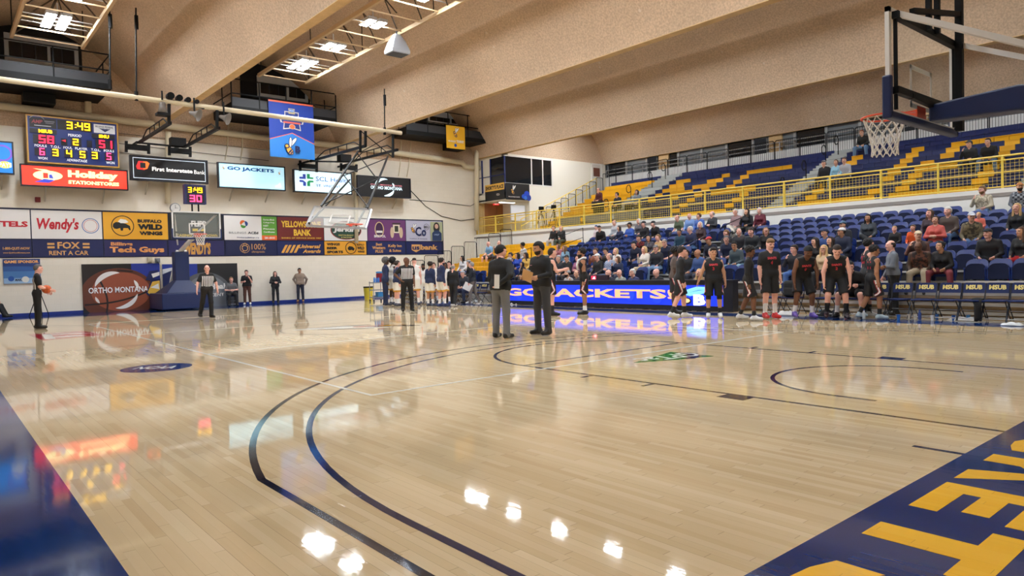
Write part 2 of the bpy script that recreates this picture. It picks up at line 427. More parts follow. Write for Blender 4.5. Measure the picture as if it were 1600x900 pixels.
m = MB().box(8.55, 8.6, 0, 28, 0, Z1); mark('floor_line', m, M_WHITEL)
def floor_poly(name, poly, mt, z): return mark(name, MB().prism(poly, 0, z), mt)
def floor_text(name, s, w, h, loc, xdir, mt, z, bold=0.03, shear=0.0):
    """letters lying on the floor: xdir is the reading direction (x, y)"""
    me = text_mesh(s, w, h, bold, shear); me.materials.append(mt)
    o = bpy.data.objects.new(name, me); COL.objects.link(o)
    d = Vector((xdir[0], xdir[1], 0)).normalized(); up = Vector((-d.y, d.x, 0))
    o.matrix_world = Matrix(((d.x, up.x, 0, loc[0]), (d.y, up.y, 0, loc[1]), (0, 0, 1, z), (0, 0, 0, 1)))
    struct(o); return o
# gold letters on the near end line, read from the court: the word runs towards -X
def block_letter(ch, x, wd):
    """slab letters, x is the start of the letter, running to x - wd; top towards -Y"""
    h0, h1 = -0.14, -0.74
    P = lambda a, b: (x - a * wd, h0 + b * (h1 - h0))
    t = .30
    if ch == 'T': return [[P(0, .74), P(0, 1), P(1, 1), P(1, .74)], [P(.5 - t / 1.75, 0), P(.5 - t / 1.75, .74), P(.5 + t / 1.75, .74), P(.5 + t / 1.75, 0)]]
    if ch == 'E': return [[P(0, 0), P(0, 1), P(t, 1), P(t, 0)], [P(t, .76), P(t, 1), P(1, 1), P(1, .76)], [P(t, .39), P(t, .61), P(.86, .61), P(.86, .39)], [P(t, 0), P(t, .24), P(1, .24), P(1, 0)]]
    if ch == 'K': return [[P(0, 0), P(0, 1), P(t, 1), P(t, 0)], [P(t, .35), P(t, .64), P(.68, 1), P(1.02, 1)], [P(.50, .54), P(.62, .72), P(1.06, 0), P(.70, 0)]]
    return []
m = MB(); m2 = []
for ch, x, wd in (('K', -2.62, .74), ('E', -3.52, .60), ('T', -4.26, .68)):
    for poly in block_letter(ch, x, wd): m.prism(poly[::-1] if False else poly, 0, Z2)
mark('floor_lettering', m, M_GOLDF)
floor_text('floor_lettering', 'S', .62, .60, (-5.42, -.44), (-1, 0), M_GOLDF, Z2, .06)
floor_text('floor_lettering', 'C', .70, .60, (-2.08, -.44), (-1, 0), M_GOLDF, Z2, .06)
floor_text('floor_lettering', 'JA', 1.35, .60, (-.72, -.44), (-1, 0), M_GOLDF, Z2, .06)
# painted sponsor and league marks
def ell(cx, cy, rx, ry, n=40, rot=0.0):
    c, s = math.cos(rot), math.sin(rot)
    return [(cx + rx * math.cos(t) * c - ry * math.sin(t) * s, cy + rx * math.cos(t) * s + ry * math.sin(t) * c) for t in [2 * math.pi * k / n for k in range(n)]]
floor_poly('floor_emblem', ell(-5.62, 10.05, .50, .50), M_BLUEF, Z2)
floor_text('floor_lettering', 'NCAA', .62, .30, (-5.62, 10.05), (.765, -.644), M_WHITEL, Z3, .03)
q = [PZ(45, 523), PZ(66, 532), PZ(162, 523), PZ(128, 517)]
floor_poly('floor_emblem', [(p.x, p.y) for p in q], M_REDF, Z2)
for u, v, rx, ry, ro in ((95, 522.5, .34, .10, -.3), (104, 526, .38, .12, -.5), (112, 521, .30, .07, -.2), (118, 524.5, .26, .08, -.6), (126, 521.5, .24, .08, -.4), (88, 520.5, .22, .05, -.1)):
    _c = PZ(u, v); floor_poly('floor_emblem', ell(_c.x, _c.y, rx, ry, rot=ro), M_WHITEL, Z3)
q = [PZ(65, 522.5), PZ(79, 522), PZ(87, 529.5), PZ(70, 530)]
floor_poly('floor_emblem', [(p.x, p.y) for p in q], M_WHITEL, Z3)
q = [PZ(990, 567), PZ(1058, 562), PZ(1115, 556.5), PZ(1094, 555), PZ(1048, 550)]
floor_poly('floor_emblem', [(p.x, p.y) for p in q], M_GREENF, Z2)
q = [PZ(1072, 561), PZ(1086, 560), PZ(1096, 556.5), PZ(1090, 553), PZ(1075, 551), PZ(1062, 551), PZ(1074, 555)]
floor_poly('floor_emblem', [(p.x, p.y) for p in q], M_NAVYL, Z3)
_c = PZ(1044, 558)
floor_text('floor_lettering', 'GPTac', 1.15, .42, (_c.x, _c.y), (-.95, .12), M_WHITEL, Z3 + .001, .02, .15)
# centre-court emblem: a gold and navy insect-wing mark inside the circle
floor_poly('floor_emblem', ell(.55, 14.2, .75, .42, rot=-.5), M_TANF, Z1)
for i, (cx, cy, rx, ry, ro, mt) in enumerate(((-.55, 14.5, 1.0, .16, -.55, M_WHITEL), (-.35, 14.75, .95, .15, -.35, M_WHITEL), (-.1, 14.95, .8, .12, -.15, M_NAVYL), (-.45, 14.2, .8, .1, -.75, M_NAVYL),
        (.55, 14.15, .42, .26, -.5, M_NAVYL), (.75, 14.05, .25, .12, -.4, M_GOLDF), (1.05, 13.7, .4, .12, -.9, M_BLKL), (.3, 13.75, .35, .1, -.2, M_WHITEL), (.25, 14.35, .3, .08, -.5, M_REDF))):
    floor_poly('floor_emblem', ell(cx, cy, rx, ry, rot=ro), mt, Z2 + .0004 * i)
# ------------------------------------------------------------------ roof trusses with the high-bay lights
M_LED = bpy.data.materials.new('led_panel'); M_LED.use_nodes = True
_b = M_LED.node_tree.nodes['Principled BSDF']; _b.inputs['Emission Color'].default_value = (0.87, 0.935, 1.0, 1); _b.inputs['Emission Strength'].default_value = LED
M_TRUSS = mat('tan_truss_paint', (206, 178, 138), 0.55)
M_TRUSSD = mat('brown_strut', (74, 60, 46), 0.6)
TZ = 9.97
LIGHT_Y = [26.2, 23.3, 20.2, 17.1, 14.0, 10.9, 7.8, 4.7, 1.6]
def truss(cx, side):
    t = empty('lighting_truss', (cx, 0, TZ))
    tag(t, 'tan steel light truss hanging along the %s vault' % side, 'truss')
    for s in (-1, 1):
        MB().bar((s * 1.07, -4, 0), (s * 1.07, 28.3, 0), .10, .14).build('chord', M_TRUSS, t)
    m = MB(); n = 0
    y = 28.2
    while y > -3.5:
        MB().bar((-1.07, y, .02), (1.07, y, .02), .035, .045).build('rung', M_TRUSS, t); y -= 1.17
    m = MB(); y = 28.0; k = 0
    while y > -3:
        m.bar((0, y - .78, .8), (-1.0, y, .05), .035); m.bar((0, y - .78, .8), (1.0, y, .05), .035); m.bar((0, y - .78, .8), (0, y - 1.6, .03), .03); y -= 1.56
    m.bar((0, 28, .8), (0, -3.5, .8), .06)
    m.build('brace', M_TRUSSD, t)
    for y in range(-2, 29, 5):
        for s in (-1, 1): MB().tube([(s * 1.07, y, 0), (s * 1.07, y, 1.25)], .018, 6).build('hanger_rod', M_BLACK, t)
    return t
def fixture(cx, y, n, lab, grp):
    r = empty('high_bay_light', (cx, y, TZ + .02)); tag(r, lab, 'ceiling light', grp)
    rows = (0,) if n == 2 else (-.42, .42)
    h = MB()
    for dy in rows:
        for s in (-1, 1):
            h.box(s * .21 - .16, s * .21 + .16, dy - .38, dy + .38, .10, .22)
            MB().box(s * .21 - .13, s * .21 + .13, dy - .34, dy + .34, .085, .10).build('led_panel', M_LED, r)
        h.bar((0, dy, .22), (0, dy, .6), .04); h.bar((-1.0, dy, .1), (1.0, dy, .1), .03)
    h.build('housing', mat('light_housing', (210, 212, 216), .5), r)
    return r
TRX = [(-4.6, 'left'), (4.07, 'middle'), (12.25, 'right'), (21.0, 'far right')]  # far right truss is unseen, added to light the upper stand
for cx, side in TRX:
    truss(cx, side)
    for k, y in enumerate(LIGHT_Y):
        if side == 'far right' and k % 2: continue
        nth = ['nearest the end wall', 'second from the end wall', 'third from the end wall', 'fourth from the end wall'][k] if k < 4 else 'out over the near half of the court'
        fixture(cx, y, 4 if (k == 0) else 2, 'led bay light in the %s truss, %s' % (side, nth), 'high bay lights in the trusses')

# pendant loudspeaker under the middle truss
sp = empty('pendant_loudspeaker', (4.95, 20.1, 9.15)); tag(sp, 'grey wedge loudspeaker hanging under the middle light truss', 'loudspeaker')
m = MB(); prof = []
for t, a, b in ((0, .36, .30), (.12, .37, .31), (.45, .25, .22), (.72, .10, .10)):
    prof.append([(a, b, t), (-a, b, t), (-a, -b, t), (a, -b, t)])
vs = [v for p in prof for v in p]; fs = [(3, 2, 1, 0), (12, 13, 14, 15)]
for i in range(3):
    for k in range(4): fs.append((i * 4 + k, i * 4 + (k + 1) % 4, i * 4 + 4 + (k + 1) % 4, i * 4 + 4 + k))
o = m.add(vs, fs).build('cabinet', mat('speaker_grey', (176, 182, 190), .5), sp, bevel=.03)
MB().box(-.31, .31, -.25, .25, -.012, 0).build('grille', mat('speaker_grille', (78, 82, 88), .7), sp)
MB().tube([(0, 0, .7), (0, 0, .85)], .03).build('hanger', M_BLACK, sp)

# ------------------------------------------------------------------ catwalk platforms at the end wall
def platform(ul, ur, vtop, vbot, wl, wr, lab, inner_u=None):
    """ul / ur: columns of the front corners, wl / wr: columns where the side rails reach the wall"""
    xr = PY(wr[0], wr[1], WALLY).x; xl = PY(wl[0], wl[1], WALLY).x if wl else xr - 7.4
    z1 = PY(wr[0], wr[1], WALLY).z
    yf = Y_at(ur[0], xr, z1)
    yf = min(max(yf, 29.0), 31.0)
    z1 = PY(ur[0], ur[1], yf).z; z0 = PY(ur[0], vbot, yf).z
    t = empty('catwalk_platform', (xl, yf, z0)); tag(t, lab, 'platform')
    W, D, H = xr - xl, WALLY - yf - .02, z1 - z0
    m = MB().box(0, W, 0, D, -.08, .04); m.box(0, W, -.03, .02, -.08, .14); m.box(W - .02, W + .02, 0, D, -.06, .1); m.box(-.02, .02, 0, D, -.06, .3)
    m.build('deck', M_BLACK, t)
    m = MB()
    for z in (H, H * .52):
        m.tube([(0, D, z), (0, 0, z), (W, 0, z), (W, D, z)], .028, 6)
    for k in range(5): m.tube([(W * k / 4, 0, 0), (W * k / 4, 0, H)], .028, 6)
    for x in (0, W): m.tube([(x, D / 2, 0), (x, D / 2, H)], .024, 6)
    m.build('guard_rail', M_BLACK, t)
    MB().box(.02, W - .02, .0, .012, .14, H * .40).build('mesh_panel', mat('grey_mesh_panel', (44, 46, 50), .6), t)
    m = MB(); zt = 3.4
    for x in (W * .72,): m.box(x - .55, x + .5, D - .75, D, -.45, -.08)
    m.build('bracket', M_BLACK, t)
    return t, (xl, xr, yf, z0, z1)
pl = platform((0, 0), (179, 87), 0, 138, None, (150, 107), 'black steel catwalk with railing above the scoreboard')
pm = platform((375, 122), (524, 147), 0, 190, (333, 148), (490, 162), 'black steel catwalk with railing behind the blue hanging banner')
pr = platform((627, 205), (760, 185), 0, 222, (612, 222), (735, 197), 'black steel catwalk with railing behind the small gold banner')
# the air-handler windows behind the platforms
def plant_window(n, u0, v0, u1, v1):
    a, b = PY(u0, v0, WALLY - .12), PY(u1, v1, WALLY - .12)
    W, H = b.x - a.x, a.z - b.z
    o = empty('window_%d' % n, (a.x, WALLY - .12, b.z)); struct(o)
    m = MB().box(-.12, W + .12, 0, .12, -.12, .02).box(-.12, W + .12, 0, .12, H - .02, H + .28).box(-.12, .02, 0, .12, 0, H).box(W - .02, W + .12, 0, .12, 0, H).box(W * .6 - .05, W * .6 + .05, 0, .12, 0, H)
    m.build('frame', mat('window_steel', (206, 212, 216), .5), o)
    MB().box(0, W, .05, .07, 0, H).build('pane', M_GLASSD, o)
    m = MB(); 
    for k in (1, 2, 4): m.box(W * k / 5 - .012, W * k / 5 + .012, .03, .05, 0, H)
    m.build('muntin', mat('muntin_grey', (60, 64, 68), .6), o)
    # the dark louvred recess round the window
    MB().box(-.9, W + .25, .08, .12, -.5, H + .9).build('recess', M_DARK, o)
plant_window(1, 12, 62, 118, 104); plant_window(2, 406, 127, 478, 156); plant_window(3, 671, 180, 726, 196)

# hanging rods of the batten, the batten pipe itself
BATY = 24.0
a, b = PY(-40, 116, BATY), PY(627, 208, BATY)
bt = MB().tube([(a.x - 4, BATY, a.z), (b.x, BATY, b.z)], .085, 12).build('batten_pipe', M_CREAMPIPE)
tag(bt, 'long cream steel pipe slung across the hall below the roof', 'pipe')
for (u, vt, vb), lab in zip(((172, 27, 132), (213, 29, 150), (601, 152, 205)), ('leftmost black rod holding the cream pipe', 'black rod holding the cream pipe left of the blue banner', 'black rod holding the right end of the cream pipe')):
    p, q = PY(u, vb, BATY), PY(u, vt, BATY)
    m = MB().tube([p, q + Vector((0, 0, .35))], .025, 6); m.tube([p + Vector((0, 0, -.15)), p + Vector((0, 0, .15))], .06, 8); m.tube([q + Vector((0, 0, -.35)), q + Vector((0, 0, .1))], .06, 8)
    tag(m.build('hanger_rod', M_BLACK), lab, 'hanger rod', 'rods of the cream pipe')
# cream conduit along the end wall with its droppers
def wallpipe(name, pts, r, lab, y=WALLY - .16, mt=None):
    P = [PY(u, v, y) for u, v in pts]
    return tag(MB().tube(P, r, 10).build(name, mt or M_CREAMPIPE, smooth=True), lab, 'pipe')
P0 = PY(0, 165, WALLY - .2)
m = MB(); Z = [PY(u, v, WALLY - .2) for u, v in ((-60, 158), (180, 187), (420, 216), (570, 232), (690, 249), (722, 254), (727, 260), (752, 263))]
m.tube(Z, .15, 10)
o = tag(m.build('wall_conduit', M_CREAMPIPE, smooth=True), 'fat cream conduit running along the top of the end wall', 'pipe')
wallpipe('drain_pipe', [(745, 360), (745, 262), (745, 238), (752, 228)], .14, 'vertical cream drain pipe in the corner of the end wall', WALLY - .45)
wallpipe('drain_pipe', [(262, 318), (263, 255), (263, 206)], .12, 'vertical cream drain pipe behind the bank screen')
wallpipe('drain_pipe', [(557, 380), (556, 300), (556, 245)], .10, 'vertical cream drain pipe behind the hospital screen')
wallpipe('vent_pipe', [(137, 150), (138, 178)], .13, 'short cream vent pipe above the scoreboard')
wallpipe('electric_cable', [(641, 297), (665, 322), (690, 338), (720, 345), (750, 341)], .018, 'thin dark cable looping down the end wall beside the last screen', WALLY - .03, M_BLACK)
wallpipe('electric_cable', [(640, 312), (690, 316), (735, 322), (742, 318)], .014, 'thin cable running level to the corner drain pipe', WALLY - .03, M_BLACK)
# wall-mounted conduit lines on the upper wall
for k, v in enumerate((208, 224, 238)):
    wallpipe('steel_cable', [(186, v), (420, v + 27)], .012, '%s of the thin steel cables stretched behind the screens' % ('topmost', 'middle', 'lowest')[k], WALLY - .05, mat('cable_grey', (120, 116, 108), .5))

# ------------------------------------------------------------------ side clerestory windows over the upper stand
k = 0; y = 29.0
WZ0, WZ1 = 7.12, 7.98
bay = 1.62
while y > -4:
    o = empty('window_%d' % (10 + k), (XR, y - bay, WZ0)); struct(o)
    if k % 5 == 2:
        MB().box(0, .25, 0, bay * .45, 0, WZ1 - WZ0).build('pier', M_SOFFIT, o)
        y -= bay * .45; k += 1; continue
    MB().box(.02, .12, 0, .12, 0, WZ1 - WZ0).box(.02, .12, bay - .02, bay, 0, WZ1 - WZ0).box(.02, .12, 0, bay, 0, .05).build('frame', mat('window_frame_pale', (158, 160, 162), .5), o)
    MB().box(.10, .13, .1, bay - .02, .05, WZ1 - WZ0).build('pane', M_TILT if k % 3 else M_GLASSD, o)
    y -= bay; k += 1
m = MB()
for z in (7.32, 7.55): m.tube([(XR - .12, -4, z), (XR - .12, 29, z)], .03, 6)
for yy in range(-4, 30, 3): m.bar((XR - .12, yy, 7.1), (XR - .12, yy, 7.58), .04); m.bar((XR - .12, yy, 7.32), (XR + .05, yy, 7.32), .04)
tag(m.build('handrail', M_ALU), 'twin silver pipe rail in front of the clerestory windows', 'handrail')

# announcers' booth glazing, its two banners, alcove doors
o = empty('window_40', (BOX, BOY, 6.33)); struct(o)
m = MB(); H = 7.85 - 6.33; W = 21.1 - BOX
m.box(-.02, W, -.02, .06, -.06, 0).box(-.02, W, -.02, .06, H, H + .06).box(W - .06, W + .04, -.02, .06, 0, H)
for x in (2.05, 2.95): m.box(x - .035, x + .035, -.02, .06, 0, H)
m.build('frame', M_WHITE, o)
MB().box(0, W, .02, .04, 0, H).build('pane', M_GLASSD, o)
o = empty('window_41', (BOX, BOY, 5.9)); struct(o)
m = MB(); D = WALLY - BOY
m.box(-.03, .05, .0, .05, 0, 1.95).box(-.03, .05, D - .5, D - .4, 0, 1.95).box(-.03, .05, 1.3, 1.36, .0, 1.95).box(-.03, .05, 0, D, .9, .94)
m.build('frame', flat((30, 44, 104)), o)
MB().box(.02, .05, .05, 1.3, .3, 1.95).build('pane', M_GLASSD, o); MB().box(.02, .05, 1.36, D - .5, .0, 1.95).build('side_panel', M_SMOOTH, o)
MB().box(.0, .05, D - .4, D, -.1, 1.95).build('jamb', M_SMOOTH, o)
# brown double door, whiteboard, exit sign, ceiling light in the alcove
dr = empty('door_1', (17.75, WALLY - .05, CON_Z)); struct(dr)
M_WOODD = mat('brown_door_wood', (150, 92, 44), .45, noise=.10, nscale=2)
for s, x in ((0, 0), (1, .95)):
    d = MB().box(x, x + .93, -.04, .04, 0, 2.1).build('leaf', M_WOODD, dr)
    MB().tube([(x + (.82 if s == 0 else .1), -.08, 1.0), (x + (.82 if s == 0 else .1), -.04, 1.0)], .03).build('handle', M_ALU, d)
MB().box(-.08, 0, -.05, .05, 0, 2.18).box(1.88, 1.96, -.05, .05, 0, 2.18).box(-.08, 1.96, -.05, .05, 2.1, 2.18).build('frame', M_SOFFIT, dr)
p = PY(775, 318, WALLY - .3)
ex = MB().box(-.2, .2, -.05, .05, -.10, .10).build('exit_sign', flat((226, 60, 56), .5, .9), loc=p); tag(ex, 'small lit red exit sign above the brown double door', 'exit sign')
me = text_mesh('EXIT', .3, .12, .02); me.transform(Matrix(((1, 0, 0, 0), (0, 0, 1, -.055), (0, 1, 0, 0), (0, 0, 0, 1)))); me.materials.append(flat((255, 210, 200), .5, 1.2))
t = bpy.data.objects.new('lettering', me); COL.objects.link(t); t.parent = ex
p = PY(812, 320, BOY + 1.2)
o = empty('ceiling_light', (18.3, BOY + 1.0, 5.27)); tag(o, 'strip light under the booth floor beside the whiteboard', 'ceiling light')
MB().box(-.6, .6, -.12, .12, .03, .08).build('housing', M_WHITE, o)
MB().box(-.55, .55, -.09, .09, 0, .03).build('diffuser', flat((255, 250, 236), .5, 5.0), o)
a, b = PY(798, 320, BOY + .2), PY(820, 345, BOY + .2)
wb = empty('whiteboard', (a.x, BOY + .2, CON_Z)); tag(wb, 'white marker board on a stand beside the alcove doors', 'whiteboard')
W = b.x - a.x
MB().box(0, W, -.02, .02, b.z - CON_Z, a.z - CON_Z).build('board', mat('board_white', (232, 234, 240), .3), wb)
m = MB()
for x in (-.03, W + .03): m.tube([(x, 0, .04), (x, 0, a.z - CON_Z)], .02); m.tube([(x, -.35, .03), (x, .35, .03)], .02)
m.build('stand', M_ALU, wb)
# white door at the head of the upper stand
dr = empty('door_2', (24.6, BOY - .02, 5.95)); struct(dr)
MB().box(0, .85, -.02, .02, 0, 1.95).build('leaf', mat('door_white', (214, 212, 206), .5), dr)
MB().box(-.08, 0, -.04, .02, 0, 2.03).box(.85, .93, -.04, .02, 0, 2.03).box(-.08, .93, -.04, .02, 1.95, 2.03).build('frame', M_WHITE, dr)
MB().box(.12, .7, -.04, -.02, 1.2, 1.75).build('poster', flat((110, 66, 54)), dr)
# ------------------------------------------------------------------ signs, banners and screens
class Sign:
    """flat panel at the origin of its own frame: x to the reader's right, z up, facing -y; item boxes are fractions from the top left"""
    def __init__(s, name, label, cat, W, H, rgb, emit=0.0, depth=.02, frame=None, fw=.05, group=None, rough=.5, mt=None):
        s.W, s.H, s.lay, s.emit, s.d = W, H, 0, emit, depth
        mt = mt or flat(rgb, rough, emit)
        s.root = MB().box(-W / 2, W / 2, 0, depth, -H / 2, H / 2).build(name, mt)
        tag(s.root, label, cat, group)
        if frame:
            m = MB(); d0 = -.03; a, b = W / 2, H / 2
            m.box(-a - fw, a + fw, d0, depth, b, b + fw).box(-a - fw, a + fw, d0, depth, -b - fw, -b).box(-a - fw, -a, d0, depth, -b, b).box(a, a + fw, d0, depth, -b, b)
            m.box(-a - fw, a + fw, depth, depth + .1, -b - fw, b + fw)
            m.build('bezel', flat(frame, .4), s.root)
    def y(s): s.lay += 1; return -.0035 * s.lay
    def P(s, fx, fy): return (-s.W / 2 + fx * s.W, s.H / 2 - fy * s.H)
    def poly(s, pts, rgb, name='emblem', raw=False):
        y = s.y(); q = [p if raw else s.P(*p) for p in pts]
        o = MB().add([(x, y, z) for x, z in q], [tuple(range(len(q)))]).build(name, flat(rgb, .5, s.emit), s.root); return s
    def rect(s, x0, y0, x1, y1, rgb, name='colour_block'): return s.poly([(x0, y1), (x1, y1), (x1, y0), (x0, y0)], rgb, name)
    def ell(s, x0, y0, x1, y1, rgb, name='emblem', n=32):
        a, b = s.P(x0, y1), s.P(x1, y0); cx, cz, rx, rz = (a[0] + b[0]) / 2, (a[1] + b[1]) / 2, (b[0] - a[0]) / 2, (b[1] - a[1]) / 2
        return s.poly([(cx + rx * math.cos(t), cz + rz * math.sin(t)) for t in [2 * math.pi * k / n for k in range(n)]], rgb, name, True)
    def disc(s, fx, fy, r, rgb, name='emblem', sy=1.0, n=32):
        c = s.P(fx, fy); return s.poly([(c[0] + r * math.cos(t), c[1] + r * sy * math.sin(t)) for t in [2 * math.pi * k / n for k in range(n)]], rgb, name, True)
    def crescent(s, fx, fy, r, a0, a1, th, rgb, sx=1.0):
        """tapering arc stroke"""
        c = s.P(fx, fy); n = 20; o = []; i_ = []
        for k in range(n + 1):
            t = k / n; a = math.radians(a0 + (a1 - a0) * t); q = th * math.sin(math.pi * t) ** .8
            o.append((c[0] + sx * (r + q / 2) * math.cos(a), c[1] + (r + q / 2) * math.sin(a))); i_.append((c[0] + sx * (r - q / 2) * math.cos(a), c[1] + (r - q / 2) * math.sin(a)))
        y = s.y(); vs = [(x, y, z) for x, z in o + i_]; m = n + 1
        MB().add(vs, [(k, m + k, m + k + 1, k + 1) if a1 > a0 else (k, k + 1, m + k + 1, m + k) for k in range(n)]).build('emblem', flat(rgb, .5, s.emit), s.root); return s
    def ring(s, fx, fy, r, w, rgb, sy=1.0, n=36):
        c = s.P(fx, fy); y = s.y(); vs = []
        for k in range(n):
            t = 2 * math.pi * k / n; vs += [(c[0] + (r + w / 2) * math.cos(t), y, c[1] + sy * (r + w / 2) * math.sin(t)), (c[0] + (r - w / 2) * math.cos(t), y, c[1] + sy * (r - w / 2) * math.sin(t))]
        MB().add(vs, [(2 * k, 2 * k + 1, (2 * k + 3) % (2 * n), (2 * k + 2) % (2 * n)) for k in range(n)]).build('emblem', flat(rgb, .5, s.emit), s.root); return s
    def text(s, t, x0, y0, x1, y1, rgb, bold=.02, shear=0.0, emit=None, spacing=1.0):
        a, b = s.P(x0, y1), s.P(x1, y0)
        me = text_mesh(t, b[0] - a[0], b[1] - a[1], bold, shear, spacing=spacing); y = s.y()
        me.transform(Matrix(((1, 0, 0, (a[0] + b[0]) / 2), (0, 0, 1, y), (0, 1, 0, (a[1] + b[1]) / 2), (0, 0, 0, 1))))
        me.materials.append(flat(rgb, .5, s.emit if emit is None else emit))
        o = bpy.data.objects.new('lettering', me); COL.objects.link(o); o.parent = s.root; return s
    def digits(s, t, x0, y0, x1, y1, rgb, emit=3.0, wide=None):
        """seven-segment figures"""
        SEG = {'0': 'abcdef', '1': 'bc', '2': 'abged', '3': 'abgcd', '4': 'fgbc', '5': 'afgcd', '6': 'afgedc', '7': 'abc', '8': 'abcdefg', '9': 'abcdfg'}
        a, b = s.P(x0, y1), s.P(x1, y0); y = s.y(); H = b[1] - a[1]; m = MB()
        units = sum(.45 if c == ':' else 1.0 for c in t); uw = (b[0] - a[0]) / units; x = a[0]
        for c in t:
            if c == ':':
                for f in (.3, .66): m.add([(x + uw * .12, y, a[1] + H * (f - .06)), (x + uw * .34, y, a[1] + H * (f - .06)), (x + uw * .34, y, a[1] + H * (f + .06)), (x + uw * .12, y, a[1] + H * (f + .06))], [(0, 1, 2, 3)])
                x += uw * .45; continue
            w_ = uw * .8; th = min(w_, H) * .24
            for g in SEG[c]:
                X0, X1, Z0, Z1_ = {'a': (0, w_, H - th, H), 'd': (0, w_, 0, th), 'g': (0, w_, H / 2 - th / 2, H / 2 + th / 2), 'f': (0, th, H / 2, H), 'e': (0, th, 0, H / 2), 'b': (w_ - th, w_, H / 2, H), 'c': (w_ - th, w_, 0, H / 2)}[g]
                o = -.0005 * 'abcdefg'.index(g)
                m.add([(x + X0, y + o, a[1] + Z0), (x + X1, y + o, a[1] + Z0), (x + X1, y + o, a[1] + Z1_), (x + X0, y + o, a[1] + Z1_)], [(0, 1, 2, 3)])
            x += uw
        m.build('digits', flat(rgb, .5, emit), s.root); return s
    def insect(s, fx, fy, k, navy=(16, 30, 74), gold=(238, 176, 56), white=(240, 240, 236)):
        """small generic team mark: two pale wings over a striped gold and navy body"""
        c = s.P(fx, fy)
        def e(dx, dz, rx, rz, ro, rgb):
            cs, sn = math.cos(ro), math.sin(ro)
            s.poly([(c[0] + k * (dx + rx * math.cos(t) * cs - rz * math.sin(t) * sn), c[1] + k * (dz + rx * math.cos(t) * sn + rz * math.sin(t) * cs)) for t in [2 * math.pi * q / 20 for q in range(20)]], rgb, 'emblem', True)
        e(.22, .42, .46, .15, .9, navy); e(.22, .42, .42, .11, .9, white); e(.02, .40, .40, .13, 1.5, navy); e(.02, .40, .36, .09, 1.5, white)
        e(-.05, -.22, .34, .24, -.9, navy); e(-.05, -.22, .30, .19, -.9, gold); e(-.02, -.26, .06, .20, -.7, navy); e(.07, -.38, .05, .15, -.7, navy); e(-.26, .10, .20, .18, 0, navy); e(-.27, .10, .12, .10, 0, gold)
        return s
    def place(s, loc, rz=0.0, rx=0.0): s.root.location = loc; s.root.rotation_euler = (rx, 0, rz); return s

def on_wall(name, label, cat, u0, v0, u1, v1, rgb, Y=WALLY - .04, **k):
    a, b = PY(u0, v0, Y), PY(u1, v1, Y)
    s = Sign(name, label, cat, b.x - a.x, a.z - b.z, rgb, **k); s.place(((a.x + b.x) / 2, Y - k.get('depth', .02), (a.z + b.z) / 2)); return s
VZ = (4.20, 3.06, 3.02, 2.33)
def vinyl(label, u0, u1, row, rgb):
    y = WALLY - .03; x0, x1 = PY(u0, 350 if row == 0 else 388, y).x, PY(u1, 350 if row == 0 else 388, y).x
    z1, z0 = (VZ[0], VZ[1]) if row == 0 else (VZ[2], VZ[3])
    s = Sign('sponsor_banner', label, 'banner', x1 - x0, z1 - z0, rgb, depth=.015, group='sponsor banners on the end wall', rough=.38)
    s.place(((x0 + x1) / 2, y - .015, (z0 + z1) / 2)); return s
RED = (196, 24, 44); NAVY = (20, 32, 84); ORG = (214, 160, 96); WHT = (234, 230, 226); BLK = (18, 18, 20)
back = MB().box(-9, PY(692, 350, WALLY).x, WALLY - .012, WALLY - .002, VZ[3] - .03, VZ[0] + .07).build('banner_backing', flat((20, 26, 56), .6)); tag(back, 'dark navy backing strip behind both rows of sponsor banners', 'banner')
# upper row
vinyl('white vinyl banner with red ELS lettering at the left end of the upper row', -80, 47, 0, WHT).text('HOTELS', .36, .40, .97, .60, RED, .05)
vinyl("white vinyl banner reading Wendy's in red script", 49, 159, 0, WHT).text("Wendy's", .07, .26, .66, .78, RED, .035, .18).ring(.83, .52, .30, .025, (60, 104, 176)).ring(.83, .52, .24, .012, RED)
s = vinyl('gold vinyl banner reading Buffalo Wild Wings with a round bison mark', 161, 262, 0, (232, 170, 46))
s.ring(.29, .50, .42, .035, BLK).poly([(.15, .42), (.19, .36), (.27, .38), (.34, .42), (.40, .50), (.41, .66), (.39, .66), (.37, .58), (.30, .58), (.29, .68), (.26, .68), (.25, .58), (.20, .62), (.16, .60), (.14, .52)], BLK).poly([(.22, .34), (.26, .24), (.34, .27), (.38, .36), (.32, .40), (.26, .40)], WHT)
s.text('BUFFALO', .52, .24, .90, .37, BLK, .05).text('WILD', .52, .42, .91, .63, BLK, .07).text('WINGS', .54, .69, .91, .84, BLK, .06)
s = vinyl('black vinyl banner with white and gold lettering seen through the far backboard', 264, 348, 0, (20, 20, 22))
s.text('FLIPP', .40, .25, .68, .48, WHT, .04).rect(.42, .56, .52, .66, (224, 190, 60)).rect(.56, .56, .66, .66, (224, 190, 60)).text('CASINO', .12, .78, .40, .88, (224, 190, 60)).text('DOWN', .66, .78, .90, .88, (224, 190, 60))
s = vinyl('white banner reading Billings ACEd with a green and orange side panel', 350, 432, 0, WHT)
s.rect(.70, 0, 1, .80, (96, 160, 54)).rect(.70, .80, 1, 1, (230, 104, 40)).crescent(.36, .34, .13, 60, 200, .13, (232, 110, 40)).crescent(.36, .34, .13, 190, 320, .13, (70, 140, 50)).crescent(.36, .34, .13, -50, 75, .13, (40, 70, 140))
s.text('BILLINGS', .08, .66, .40, .74, (110, 110, 112), .0).text('ACEd', .43, .65, .63, .75, (60, 60, 64), .04).text('GetStartedBillings.org', .22, .87, .64, .93, (60, 60, 110)).text('281-5010', .75, .86, .95, .95, WHT, .03)
